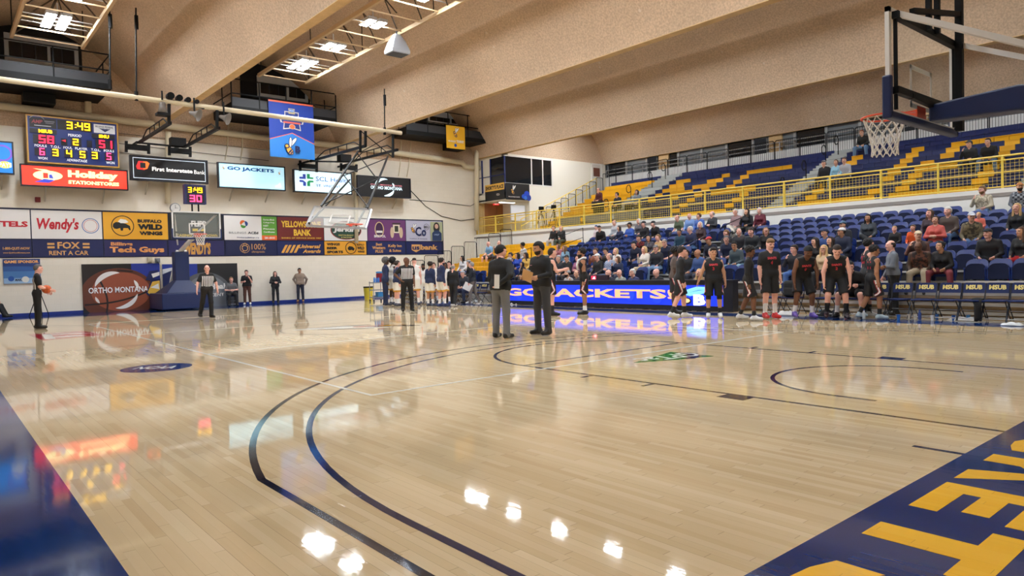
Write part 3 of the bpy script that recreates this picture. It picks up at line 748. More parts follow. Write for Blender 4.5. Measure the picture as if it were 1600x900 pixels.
for i, t in enumerate(('Courses offered:', 'College Prep', 'HiSET', 'Fitness', 'Certificates')): s.text(t, .73, .10 + .13 * i, .73 + (.22 if i != 2 else .10), .17 + .13 * i, WHT)
vinyl('maroon banner reading Yellowstone Bank in gold', 433, 505, 0, (110, 36, 34)).text('YELLOWSTONE', .08, .16, .94, .44, (232, 188, 60), .04).text('BANK', .34, .52, .72, .80, (232, 188, 60), .04).text('BANKS OF SERVICE SINCE 1907', .08, .87, .94, .93, (232, 188, 60), .01)
s = vinyl('white banner with a dark green oval reading Jerkins', 506, 573, 0, WHT).ell(.14, .10, .86, .96, (150, 30, 40)).ell(.16, .13, .84, .93, (34, 70, 58)).text('Jerkins', .20, .38, .82, .66, WHT, .05, .1).text('RESTAURANT', .32, .72, .68, .79, (206, 190, 110)).text('& SALOON', .38, .82, .62, .89, (206, 190, 110))
s = vinyl('purple banner with two ornate crests', 574, 633, 0, (112, 62, 116)).ell(.18, .10, .42, .82, (226, 200, 150)).ell(.20, .14, .40, .78, (64, 30, 70)).rect(.22, .52, .38, .62, WHT).text('BRISTOL', .16, .72, .46, .84, WHT, .03).rect(.66, .22, .84, .62, (226, 214, 190)).rect(.70, .28, .80, .56, (60, 62, 50)).ell(.58, .34, .68, .86, (206, 180, 150)).ell(.82, .34, .92, .86, (206, 180, 150)).rect(.64, .14, .86, .20, (64, 58, 50))
s = vinyl('pale lilac banner with the letters Co and a photo of a woman in blue', 634, 690, 0, (188, 186, 206)).insect(.20, .42, .40).text('Co', .24, .30, .54, .76, NAVY, .03).text('Outfitters & Company', .08, .86, .56, .92, NAVY).ring(.55, .30, .17, .02, (70, 70, 76)).text('MSU', .48, .24, .62, .36, (70, 70, 76), .02)
s.rect(.66, .04, 1, .98, (172, 176, 140)).ell(.74, .06, .92, .60, (34, 26, 24)).ell(.78, .14, .88, .38, (214, 170, 150)).poly([(.70, .98), (.70, .60), (.78, .46), (.88, .46), (.97, .60), (.97, .98)], (30, 52, 92)).text('1927', .76, .64, .90, .72, (170, 190, 220))
# lower row
vinyl('navy banner with the quit line number 1-800-QUIT-NOW', -80, 49, 1, NAVY).text('1-800-QUIT-NOW', .64, .42, .98, .60, ORG, .03).text('www.QuitNowMontana.com', .64, .70, .98, .80, ORG)
vinyl('navy banner reading Fox Rent a Car between gold bars', 51, 161, 1, NAVY).text('FOX', .34, .12, .66, .52, ORG, .03).text('RENT A CAR', .22, .64, .78, .90, ORG, .02).rect(.20, .18, .30, .30, ORG).rect(.20, .38, .30, .50, ORG).rect(.70, .18, .80, .30, ORG).rect(.70, .38, .80, .50, ORG)
vinyl('purple navy banner reading Billings Tech Guys in orange', 163, 261, 1, (32, 32, 86)).text('Billings', .10, .12, .44, .40, (222, 150, 86), .04).text('Tech Guys', .08, .40, .95, .86, (222, 150, 86), .05)
vinyl("purple navy banner reading Wendy's in slanted gold western letters", 263, 350, 1, (34, 34, 88)).text("WENDY'S", .28, .12, .75, .92, (206, 150, 70), .06, .12)
s = vinyl('navy banner reading 100% chiropractic with a round spine mark', 352, 432, 1, (22, 30, 72)).ring(.37, .5, .22, .02, ORG).ring(.37, .5, .13, .03, ORG).text('100%', .50, .20, .78, .60, ORG, .0).text('chiropractic', .50, .68, .76, .86, ORG, .0)
for k in range(8): s.disc(.37 + .055 * math.cos(k * .6 + .3), .5 - .32 * math.sin(k * .6 + .3), .025, ORG)
s = vinyl('navy banner reading Universal Awards with slanted gold stripes', 433, 505, 1, (22, 34, 84)).text('Universal', .46, .24, .94, .52, (226, 166, 74), .03, .3).text('Awards', .54, .60, .94, .86, (226, 166, 74), .03, .3)
for a in (.08, .16, .25, .34): s.poly([(a, .84), (a + .055, .84), (a + .145, .28), (a + .09, .28)], (226, 166, 74))
vinyl('orange gold banner reading Wings Beer Sports', 507, 572, 1, (230, 164, 52)).text('WINGS', .05, .12, .36, .32, BLK, .06).text('BEER', .05, .42, .30, .60, BLK, .06).text('SPORTS', .05, .70, .43, .90, BLK, .06).ring(.62, .5, .30, .04, BLK).poly([(.54, .5), (.58, .36), (.66, .40), (.71, .56), (.68, .72), (.64, .64), (.58, .68), (.55, .62)], BLK).text('WILD', .77, .40, .95, .62, BLK, .06).text('WINGS', .78, .70, .95, .86, BLK, .05).text('BUFFALO', .77, .18, .95, .32, BLK, .03)
vinyl('navy banner reading Best Western Plus and Kelly Inn & Suites', 574, 633, 1, (22, 36, 90)).text('Best', .22, .10, .38, .32, ORG, .04).text('Western', .12, .36, .46, .60, ORG, .04).text('PLUS', .20, .66, .40, .88, ORG, .04).text('Kelly Inn', .54, .22, .90, .50, ORG, .03).text('& Suites', .56, .60, .88, .82, ORG, .03)
vinyl('navy banner reading usbank with a gold shield', 635, 690, 1, (16, 30, 84)).poly([(.14, .22), (.38, .22), (.38, .66), (.26, .86), (.14, .66)], ORG).text('us', .16, .38, .36, .66, (16, 30, 84), .04).text('bank', .39, .24, .88, .66, ORG, .04)

# lower wall
s = on_wall('sponsor_poster', 'small blue poster headed Game Sponsor on the cream wall', 'poster', 4, 405, 64, 442, (70, 124, 186))
s.rect(0, 0, 1, .30, (30, 62, 128)).rect(0, .30, 1, .5, (46, 92, 160)).rect(0, .78, 1, 1, (150, 186, 220)).text('GAME SPONSOR', .03, .05, .96, .17, (238, 176, 110), .05).text('MAKE', .30, .80, .52, .90, (18, 24, 60), .04, .2).disc(.20, .80, .10, (24, 84, 170)).disc(.58, .84, .12, (226, 226, 220))
s = on_wall('court_banner', 'huge black banner of a basketball reading Ortho Montana behind the far basket', 'banner', 127, 413, 252, 486, (24, 18, 18), Y=WALLY - .05)
s.rect(.62, 0, 1, .55, (24, 46, 140))
cx, cz = s.P(.45, .62)
def ballshape(s, cx, cz, rx, rz, rgb, n=48):
    pts = []
    for k in range(n):
        t = 2 * math.pi * k / n; x, z = cx + rx * math.cos(t), cz + rz * math.sin(t)
        pts.append((max(-s.W / 2, min(s.W / 2, x)), max(-s.H / 2, min(s.H / 2, z))))
    s.poly(pts, rgb, 'emblem', True)
ballshape(s, cx, cz, 1.42, 1.12, (96, 48, 32)); ballshape(s, cx + .1, cz + .12, 1.12, .82, (150, 76, 50))
def band_curve(s, pts, wd, rgb):
    n = len(pts); up = []; dn = []
    for i, (x, z) in enumerate(pts):
        a = pts[max(0, i - 1)]; b = pts[min(n - 1, i + 1)]; dx, dz = b[0] - a[0], b[1] - a[1]; l = math.hypot(dx, dz) or 1
        up.append((x - dz / l * wd / 2, z + dx / l * wd / 2)); dn.append((x + dz / l * wd / 2, z - dx / l * wd / 2))
    y = s.y(); MB().add([(x, y, z) for x, z in dn + up], [(k, k + 1, n + k + 1, n + k) for k in range(n - 1)]).build('emblem', flat(rgb, .5, s.emit), s.root)
band_curve(s, [s.P(.02 + .98 * t, .80 - .34 * t + .10 * math.sin(3.1 * t)) for t in [k / 12 for k in range(13)]], .07, (30, 18, 16))
band_curve(s, [s.P(.20 + .10 * math.sin(t * 2.2), .28 + .70 * t) for t in [k / 10 for k in range(11)]], .07, (30, 18, 16))
band_curve(s, [s.P(.44 + .20 * t, .16 - .03 + .0 * t + .55 * (1 - t) * 0 + .03 * t) for t in [0, .5, 1]], .05, (30, 18, 16))
s.crescent(.42, .55, .78, 80, 165, .20, WHT, 1.05).crescent(.42, .55, .78, 5, 35, .12, WHT, 1.05).crescent(.42, .52, .78, 265, 345, .18, WHT, 1.05).crescent(.42, .55, .78, 195, 218, .10, WHT, 1.05)
s.text('ORTHO MONTANA', .07, .465, .83, .58, (240, 240, 240), .02)
# generic winged mark at the join
for i, (pts, c) in enumerate((([(.86, .16), (.98, .14), (.90, .36), (.80, .34)], NAVY), ([(.80, .62), (.88, .34), (1.0, .32), (1.0, .66), (.90, .78)], NAVY), ([(.82, .60), (.89, .38), (.99, .36), (.99, .60), (.90, .72)], (222, 180, 70)), ([(.86, .50), (.97, .42), (.98, .54)], WHT), ([(.88, .22), (.99, .18), (.99, .25), (.90, .30)], WHT))): s.poly(pts, c)
s = on_wall('court_banner', 'black and grey banner of a ball reading Health beside the seated man', 'banner', 253, 413, 373, 484, (22, 24, 28), Y=WALLY - .05)
s.rect(0, 0, .45, .5, (28, 54, 150)); cx, cz = s.P(.55, .75); ballshape(s, cx, cz, 1.25, 1.25, (84, 88, 94)); ballshape(s, cx + .05, cz + .1, 1.0, 1.0, (118, 122, 128))
s.text('SCL', .28, .42, .46, .54, WHT, .04).text('Health', .60, .42, .92, .54, WHT, .04).text('ST. VINCENT', .38, .62, .80, .69, WHT, .02)
for i, (pts, c) in enumerate((([(0, .10), (.20, .05), (.34, .30), (.30, .60), (.0, .66)], (200, 204, 212)), ([(0, .2), (.16, .1), (.12, .5), (0, .5)], NAVY))): s.poly(pts, c)

# screens and scoreboards high on the wall
SY = WALLY - .75
def screen(name, label, cat, u0, v0, u1, v1, rgb, emit, frame=(24, 26, 40), **k):
    s = on_wall(name, label, cat, u0, v0, u1, v1, rgb, Y=SY, emit=emit, depth=.06, frame=frame, **k)
    a = s.W * .28; m = MB()
    for x in (-a, a): m.bar((x, .12, -s.H / 2 + .05), (x, .78, -s.H / 2 - .55), .05); m.bar((x, .1, -s.H / 2 + .05), (x, .80, -s.H / 2 + .05), .05); m.bar((x, .1, s.H / 2 - .1), (x, .80, s.H / 2 - .1), .05)
    m.build('wall_bracket', mat('bracket_cream', (196, 188, 168), .5), s.root)
    return s
s = screen('led_screen', 'bright blue lit screen at the left edge above the sponsor banners', 'screen', -60, 218, 20, 271, (40, 130, 216), .85); s.ring(.80, .35, .28, .07, (120, 90, 190)).ell(.70, .62, .98, .85, (236, 214, 90)).text('PAYS', .72, .66, .98, .82, WHT, .03)
s = screen('led_screen', 'red lit screen reading Holiday Stationstores under the scoreboard', 'screen', 33, 258, 198, 296, (236, 58, 40), 1.15)
CRM = (250, 240, 170)
s.ell(.10, .22, .37, .72, CRM).poly([(.10, .14), (.22, .16), (.36, .42), (.24, .28)], CRM).poly([(.11, .84), (.20, .66), (.30, .70), (.24, .86)], (50, 60, 170)).rect(.19, .34, .235, .62, (214, 50, 40)).poly([(.245, .62), (.245, .42), (.27, .40), (.285, .62)], (60, 70, 170)).text('Holiday', .42, .12, .91, .60, CRM, .06).text('STATIONSTORES', .42, .66, .92, .86, CRM, .05)
s = screen('led_screen', 'black lit screen reading First Interstate Bank', 'screen', 204, 244, 323, 286, (14, 15, 20), .25)
s.emit = 1.0
s.rect(.02, .04, .98, .07, (190, 200, 210)).rect(.02, .93, .98, .96, (190, 200, 210)).rect(.02, .04, .028, .96, (190, 200, 210)).rect(.972, .04, .98, .96, (190, 200, 210)).poly([(.06, .44), (.09, .20), (.20, .20), (.23, .28), (.20, .52), (.16, .58), (.07, .56)], (216, 40, 40)).poly([(.15, .20), (.20, .20), (.23, .28), (.20, .52), (.15, .56)], (240, 110, 40)).text('I', .11, .26, .18, .50, BLK, .1).text('First Interstate', .26, .42, .80, .60, WHT, .03).text('Bank', .82, .44, .97, .62, WHT, 0)
s = screen('led_screen', 'pale blue lit screen reading Go Jackets', 'screen', 341, 255, 444, 297, (176, 222, 236), 1.0)
s.emit = .8; s.text('GO JACKETS', .12, .10, .84, .30, (24, 62, 120), .05).insect(.07, .18, .16, (60, 90, 130)).insect(.92, .26, .16, (60, 90, 130)).poly([(.84, .92), (.84, .84), (.88, .80), (.92, .70), (.94, .90)], WHT)
s = screen('led_screen', 'white lit screen with a blue and green cross reading SCL Health St. Vincent', 'screen', 459, 266, 548, 303, (206, 232, 238), 1.0)
s.emit = .7
BL, GR = (44, 64, 160), (28, 138, 84)
s.rect(.08, .30, .17, .40, BL).rect(.14, .16, .19, .40, BL).rect(.08, .46, .14, .56, BL).poly([(.08, .46), (.14, .46), (.19, .56), (.19, .74), (.14, .74), (.14, .56), (.08, .56)], BL).rect(.21, .14, .26, .36, GR).rect(.21, .30, .32, .38, GR).poly([(.21, .74), (.21, .54), (.24, .46), (.32, .46), (.32, .54), (.26, .56), (.26, .74)], GR)
s.text('SCL Health', .36, .24, .97, .46, (50, 76, 150), .005).text('ST. VINCENT', .37, .62, .80, .74, (50, 76, 150), .01)
s = screen('led_screen', 'black lit screen reading Ortho Montana at the right end of the row', 'screen', 559, 275, 640, 309, (16, 16, 18), .2)
s.emit = .9; s.crescent(.5, .52, .44, 70, 190, .14, (214, 236, 244), 1.25).crescent(.5, .52, .44, 262, 345, .14, (214, 236, 244), 1.25).crescent(.5, .52, .44, 5, 35, .08, (214, 236, 244), 1.25).text('SPORTS MEDICINE CENTER', .22, .36, .84, .43, (200, 120, 130), .01).text('ORTHO MONTANA', .22, .46, .84, .64, (214, 236, 244), .03)
# scoreboard
sb = screen('scoreboard', 'big navy scoreboard with red and amber figures, home 58 and guest 51', 'scoreboard', 42, 181, 184, 261, (22, 44, 112), .20, frame=(206, 160, 70), rough=.4)
sb.emit = .2
RDX, AMB, PK = (255, 30, 60), (255, 196, 20), (255, 60, 110)
sb.rect(.02, .02, .31, .24, (26, 24, 32)).rect(.32, .02, .71, .24, (20, 18, 16)).rect(.73, .04, .98, .24, (214, 216, 220)).text('BILLINGS FEDERAL', .75, .07, .96, .11, (60, 60, 80)).text('CREDIT UNION', .79, .12, .92, .145, (60, 60, 80)).poly([(.80, .14), (.92, .14), (.86, .21)], (40, 50, 90)).text('AMP', .04, .07, .16, .15, (150, 60, 70), .03, .2).rect(.18, .08, .29, .10, (120, 120, 130)).rect(.19, .12, .28, .135, (120, 120, 130)).rect(.07, .19, .25, .205, (200, 200, 206)).crescent(.10, .11, .22, 20, 160, .03, (150, 150, 160), 1.2)
for x0, y0, x1, y1 in ((.02, .27, .31, .37), (.05, .40, .29, .60), (.35, .44, .42, .60), (.46, .42, .58, .60), (.64, .44, .70, .60), (.70, .27, .97, .37), (.74, .40, .96, .62), (.06, .70, .18, .86), (.24, .70, .33, .86), (.38, .70, .48, .86), (.54, .70, .64, .86), (.68, .70, .78, .86), (.84, .70, .95, .88)): sb.rect(x0, y0, x1, y1, (20, 20, 34), 'display')
sb.digits('3:49', .42, .05, .70, .22, AMB).text('MSUB', .11, .28, .26, .36, AMB, .05, emit=2).text('SMU', .78, .28, .90, .36, AMB, .05, emit=2).digits('58', .11, .41, .29, .59, RDX).digits('51', .78, .41, .95, .59, RDX).digits('2', .48, .43, .56, .58, AMB)
sb.digits('6', .11, .70, .18, .86, PK).digits('3', .25, .70, .33, .86, AMB).digits('4', .40, .70, .48, .86, AMB).digits('5', .55, .70, .63, .86, AMB).digits('3', .69, .70, .77, .86, AMB).digits('5', .86, .70, .93, .86, PK).poly([(.35, .50), (.40, .47), (.40, .53)], RDX)
for t, x0, y0, x1, y1 in (('PERIOD', .43, .33, .58, .39), ('FOULS', .06, .625, .19, .68), ('T.O.L.', .23, .625, .34, .68), ('FOUL', .37, .625, .47, .68), ('PLAYER', .50, .625, .64, .68), ('T.O.L.', .68, .625, .79, .68), ('FOULS', .83, .625, .95, .68), ('WON', .09, .90, .19, .96), ('ADVANTAGE', .40, .90, .63, .96), ('WON', .85, .90, .95, .96)): sb.text(t, x0, y0, x1, y1, (226, 228, 236), .02, emit=.5)
# booth banners
p0, p1 = PX(758, 296, BOX - .03), PX(788, 287, BOX - .03)
W = abs(p0.y - p1.y)
s = Sign('booth_banner', "gold and black banner reading Shorty's Place on the side of the booth", 'banner', W, .95, (24, 24, 28), depth=.015)
s.rect(0, 0, 1, .42, (236, 184, 80)).text("SHORTY'S PLACE", .04, .09, .96, .34, (60, 46, 40), .05).text('PIZZA', .60, .62, .76, .74, WHT)
s.place((BOX - .03, BOY + .05 + W / 2, 5.87), -math.pi / 2)
s = Sign('booth_banner', 'black banner with an insect mark and blue blossom on the front of the booth', 'banner', 19.2 - BOX, .95, (26, 26, 28), depth=.015)
s.insect(.30, .46, .42).text('YELLOWJACKETS', .08, .80, .56, .88, WHT).disc(.72, .78, .14, (34, 80, 190)).disc(.86, .66, .22, (34, 70, 190)).disc(.94, .84, .18, (30, 60, 160)).disc(.80, .86, .12, (50, 110, 210))
s.place(((BOX + 19.2) / 2, BOY - .03, 5.84))
# cloth banners on the batten pipe and in front of the right catwalk
def cloth_banner(u0, v0, u1, v1, Y, label, rgb, wave=.03):
    a, b = PY(u0, v0, Y), PY(u1, v1, Y); W, H = b.x - a.x, a.z - b.z
    s = Sign('hanging_banner', label, 'banner', W, H, rgb, depth=.02, rough=.6); s.place(((a.x + b.x) / 2, Y, (a.z + b.z) / 2))
    MB().tube([(-W / 2 - .1, .03, H / 2), (W / 2 + .1, .03, H / 2)], .025).build('top_rod', M_BLACK, s.root); return s
s = cloth_banner(419, 155, 492, 250, pm[1][2] - .10, 'tall royal blue hanging banner reading Elite Eight', (26, 62, 160))
s.poly([(0, 1), (0, .70), (.5, .56), (1, .72), (1, 1)], (46, 130, 214)).poly([(0, .70), (0, .685), (.5, .545), (1, .705), (1, .72), (.5, .56)], (238, 110, 84)).rect(0, .0, 1, .03, (238, 110, 84))
for k, c in ((1.0, (206, 200, 192)), (.88, (30, 54, 128))):
    q = lambda x, y: (.5 + (x - .5) * k, .315 + (y - .315) * k)
    s.poly([q(.34, .17), q(.66, .17), q(.66, .25), q(.79, .25), q(.75, .38), q(.68, .38), q(.70, .50), q(.5, .47), q(.30, .50), q(.32, .38), q(.25, .38), q(.21, .25), q(.34, .25)], c)
s.rect(.43, .115, .57, .21, (196, 176, 130)).ell(.435, .125, .565, .18, (40, 120, 200)).text('NCAA', .45, .14, .55, .165, WHT, .02).text('ELITE EIGHT', .25, .265, .75, .325, (236, 234, 228), .06, .1).rect(.31, .355, .69, .385, (224, 100, 84)).ell(.43, .395, .57, .485, (206, 200, 192)).ell(.44, .40, .56, .48, (230, 110, 60))
s.insect(.44, .82, .62, (22, 40, 90)).text('B', .54, .78, .66, .90, (20, 34, 84), .06)
s = cloth_banner(697, 195, 727, 234, pr[1][2] - .10, 'small gold hanging banner in front of the right catwalk', (238, 182, 40))
s.insect(.5, .33, .42).text('MARKET', .08, .66, .48, .73, WHT, .02).text('TOURNEY', .52, .62, .92, .74, WHT, .04).disc(.45, .86, .09, (40, 70, 150))

# little things on the wall: clock, fire alarm, thermostat boxes
p = PY(274, 325, WALLY - .05); o = empty('wall_clock', (p.x, WALLY, p.z)); tag(o, 'round white wall clock above the far backboard', 'clock')
o.rotation_euler = (math.pi / 2, 0, 0)
MB().lathe([(.22, 0), (.22, .05), (.19, .06)], 24).build('rim', M_GREY, o); MB().lathe([(.19, .05), (.19, .062)], 24).build('face', M_WHITE, o)
MB().box(-.008, .008, -.02, .14, .064, .07).box(-.02, .11, -.006, .006, .064, .07).build('hands', M_BLACK, o)
p = PY(59, 312, WALLY - .05); tag(MB().box(-.09, .09, -.05, .05, -.10, .10).build('fire_alarm', flat((120, 30, 30)), loc=p, bevel=.01), 'small dark red fire alarm on the wall under the red screen', 'alarm')
for u, v, lab in ((234, 406, 'small cream junction box under the banners, left of the far basket'), (246, 407, 'grey security camera box under the banners by the far basket')):
    p = PY(u, v, WALLY - .08); m = MB().box(-.09, .09, -.08, .08, -.10, .10); m.box(-.05, .05, -.16, -.08, -.06, .06)
    tag(m.build('wall_box', mat('box_' + str(u), (206, 196, 170) if u < 240 else (120, 124, 128), .5), loc=p), lab, 'box')
# ------------------------------------------------------------------ figures: one continuous skin grown over a posed skeleton
def surface_nets(F, lo, h):
    """mesh of F = 0 on a regular grid; F negative inside"""
    nx, ny, nz = F.shape; S = F < 0
    c = np.zeros((nx - 1, ny - 1, nz - 1), np.int8)
    for dx in (0, 1):
        for dy in (0, 1):
            for dz in (0, 1): c += S[dx:nx - 1 + dx, dy:ny - 1 + dy, dz:nz - 1 + dz]
    act = (c > 0) & (c < 8)
    idx = np.argwhere(act)
    if len(idx) == 0: return np.zeros((0, 3)), np.zeros((0, 4), int)
    vid = np.full(act.shape, -1, np.int64); vid[act] = np.arange(len(idx))
    acc = np.zeros((len(idx), 3)); cnt = np.zeros(len(idx))
    cor = [(a, b, d) for a in (0, 1) for b in (0, 1) for d in (0, 1)]
    val = {k: F[idx[:, 0] + k[0], idx[:, 1] + k[1], idx[:, 2] + k[2]] for k in cor}
    for a in cor:
        for ax in range(3):
            if a[ax] == 0:
                b = list(a); b[ax] = 1; b = tuple(b)
                va, vb = val[a], val[b]; m = (va < 0) != (vb < 0)
                t = np.where(m, va / np.where(va - vb == 0, 1e-9, va - vb), 0)
                p = np.tile(np.array(a, float), (len(idx), 1)); p[:, ax] = t
                acc[m] += p[m]; cnt[m] += 1
    V = lo + (idx + acc / np.maximum(cnt, 1)[:, None]) * h
    Q = []
    for ax in range(3):
        o1, o2 = (ax + 1) % 3, (ax + 2) % 3
        sl0 = [slice(None)] * 3; sl1 = [slice(None)] * 3; sl0[ax] = slice(0, -1); sl1[ax] = slice(1, None)
        A, B = S[tuple(sl0)], S[tuple(sl1)]
        e = np.argwhere(A != B)
        ok = (e[:, o1] > 0) & (e[:, o2] > 0) & (e[:, o1] < F.shape[o1] - 1) & (e[:, o2] < F.shape[o2] - 1); e = e[ok]
        if not len(e): continue
        inside = A[e[:, 0], e[:, 1], e[:, 2]]
        def at(d1, d2):
            q = e.copy(); q[:, o1] -= d1; q[:, o2] -= d2; return vid[q[:, 0], q[:, 1], q[:, 2]]
        q = np.stack([at(1, 1), at(0, 1), at(0, 0), at(1, 0)], 1)
        q[~inside] = q[~inside][:, ::-1]; Q.append(q)
    return V, np.concatenate(Q)
class Body:
    def __init__(s): s.p = []
    def cone(s, a, b, ra, rb, tag, sq=(1, 1, 1), ax=None, k=.03): s.p.append((np.array(a, float), np.array(b, float), ra, rb, tag, np.array(sq, float), ax, k)); return s
    def ball(s, c, r, tag, ax=None, k=.03):
        r = np.array(r if hasattr(r, '__len__') else (r, r, r), float); m = r.max()
        s.p.append((np.array(c, float), np.array(c, float), m, m, tag, m / r, ax, k)); return s
    @staticmethod
    def dist(pr, X):
        a, b, ra, rb, tag, sq, ax, k = pr
        d = X - a; ba = b - a; cap = k < 0
        if ax is not None: d = d @ ax; ba = ba @ ax
        L2 = float(ba @ ba)
        t = np.clip((d @ ba) / L2, 0, 1) if L2 > 1e-12 else np.zeros(len(X))
        if cap:                                                  # flat-ended cone: a hem
            tu = (d @ ba) / L2; q = d - np.maximum(tu, 0)[:, None] * ba
            return np.maximum(np.sqrt((q * q).sum(1)) - (ra + t * (rb - ra)), (tu - 1) * L2 ** .5)
        v = (d - t[:, None] * ba) * sq
        return (np.sqrt((v * v).sum(1)) - (ra + t * (rb - ra))) / max(1.0, float(sq.max()) ** .5)
    def eval(s, X, tags=False):
        D = None
        if tags: best = np.full(len(X), 9e9); tg = np.zeros(len(X), int)
        for i, pr in enumerate(s.p):
            d = s.dist(pr, X); k = abs(pr[7])
            if D is None: D = d
            elif k <= 0: D = np.minimum(D, d)
            else:
                hh = np.maximum(k - np.abs(D - d), 0) / k; D = np.minimum(D, d) - hh * hh * k * .25
            if tags:
                m = d < best; best[m] = d[m]; tg[m] = i
        return (D, tg) if tags else D
    def mesh(s, h, cut=None):
        lo = np.min([np.minimum(p[0], p[1]) - max(p[2], p[3]) for p in s.p], 0) - 3 * h
        hi = np.max([np.maximum(p[0], p[1]) + max(p[2], p[3]) for p in s.p], 0) + 3 * h
        n = np.ceil((hi - lo) / h).astype(int) + 1
        ax = [lo[i] + np.arange(n[i]) * h for i in range(3)]
        B = 4                                                   # coarse pass, then only the blocks near the surface
        cx = [lo[i] + (np.arange(int(np.ceil(n[i] / B))) * B + B / 2) * h for i in range(3)]
        G = np.stack(np.meshgrid(*cx, indexing='ij'), -1).reshape(-1, 3)
        Dc = s.eval(G)
        if cut is not None: Dc = np.maximum(Dc, cut(G))
        near = (np.abs(Dc) < B * h * 1.5).reshape([len(c) for c in cx])
        big = np.where(Dc < 0, -1.0, 1.0).reshape(near.shape)
        up = lambda A: A.repeat(B, 0).repeat(B, 1).repeat(B, 2)[:n[0], :n[1], :n[2]]
        F = up(big).astype(float); M = np.argwhere(up(near))
        X = lo + M * h; D = s.eval(X)
        if cut is not None: D = np.maximum(D, cut(X))
        F[M[:, 0], M[:, 1], M[:, 2]] = D
        V, Q = surface_nets(F, lo, h)
        if len(Q) == 0: return V, Q, []
        _, tg = s.eval(V[Q].mean(1), True)
        return V, Q, [s.p[i][4] for i in tg]
def rotx(a): c, s = math.cos(a), math.sin(a); return np.array([[1, 0, 0], [0, c, -s], [0, s, c]])
def rotz(a): c, s = math.cos(a), math.sin(a); return np.array([[c, -s, 0], [s, c, 0], [0, 0, 1]])
def unit(v): v = np.array(v, float); return v / np.linalg.norm(v)
_HAND = {}
def hand_mesh(curl, h):
    """right hand, wrist at the origin, fingers along -z, palm facing +x ... the thumb on the +y side"""
    key = (curl, h)
    if key in _HAND: return _HAND[key]
    b = Body(); S = 'skin'
    b.cone((0, 0, .02), (0, 0, -.02), .026, .027, S, (1.25, 1, 1)); b.cone((0, -.016, -.03), (0, -.018, -.075), .021, .017, S, (1.3, 1, 1), k=.02); b.cone((0, .016, -.03), (0, .02, -.078), .021, .017, S, (1.3, 1, 1), k=.02); b.cone((0, 0, -.03), (0, 0, -.078), .021, .017, S, (1.3, 1, 1), k=.02)
    for y, L in ((.030, .072), (.0105, .080), (-.0095, .075), (-.028, .058)):
        p = np.array([0, y, -.080]); a = curl * .35
        for j, f in enumerate((.45, .32, .23)):
            q = p + np.array([math.sin(a), y * .10, -math.cos(a)]) * L * f
            b.cone(p, q, .0095 - .0008 * j, .0087 - .0008 * j, S, k=.006); p = q; a += curl * (.9 if j == 0 else .7)
    p = np.array([.006, .026, -.022]); q = np.array([.018, .052, -.052]); r = q + np.array([.012 + .012 * curl, .008 - .006 * curl, -.026])
    b.cone(p, q, .015, .0115, S, k=.012); b.cone(q, r, .0105, .0085, S, k=.008)
    _HAND[key] = b.mesh(h)[:2]
    return _HAND[key]
HAIRC = {'blk': (24, 20, 20), 'dbr': (44, 32, 26), 'brn': (84, 58, 40), 'lbr': (126, 94, 64), 'bld': (206, 170, 118), 'gry': (150, 148, 146), 'wht': (214, 210, 206), 'red': (130, 64, 36), 'dgy': (92, 90, 90)}
SKIN = {'w': (222, 172, 146), 'p': (232, 176, 158), 't': (196, 146, 114), 'b': (110, 72, 52), 'd': (74, 48, 36), 'm': (168, 118, 88)}
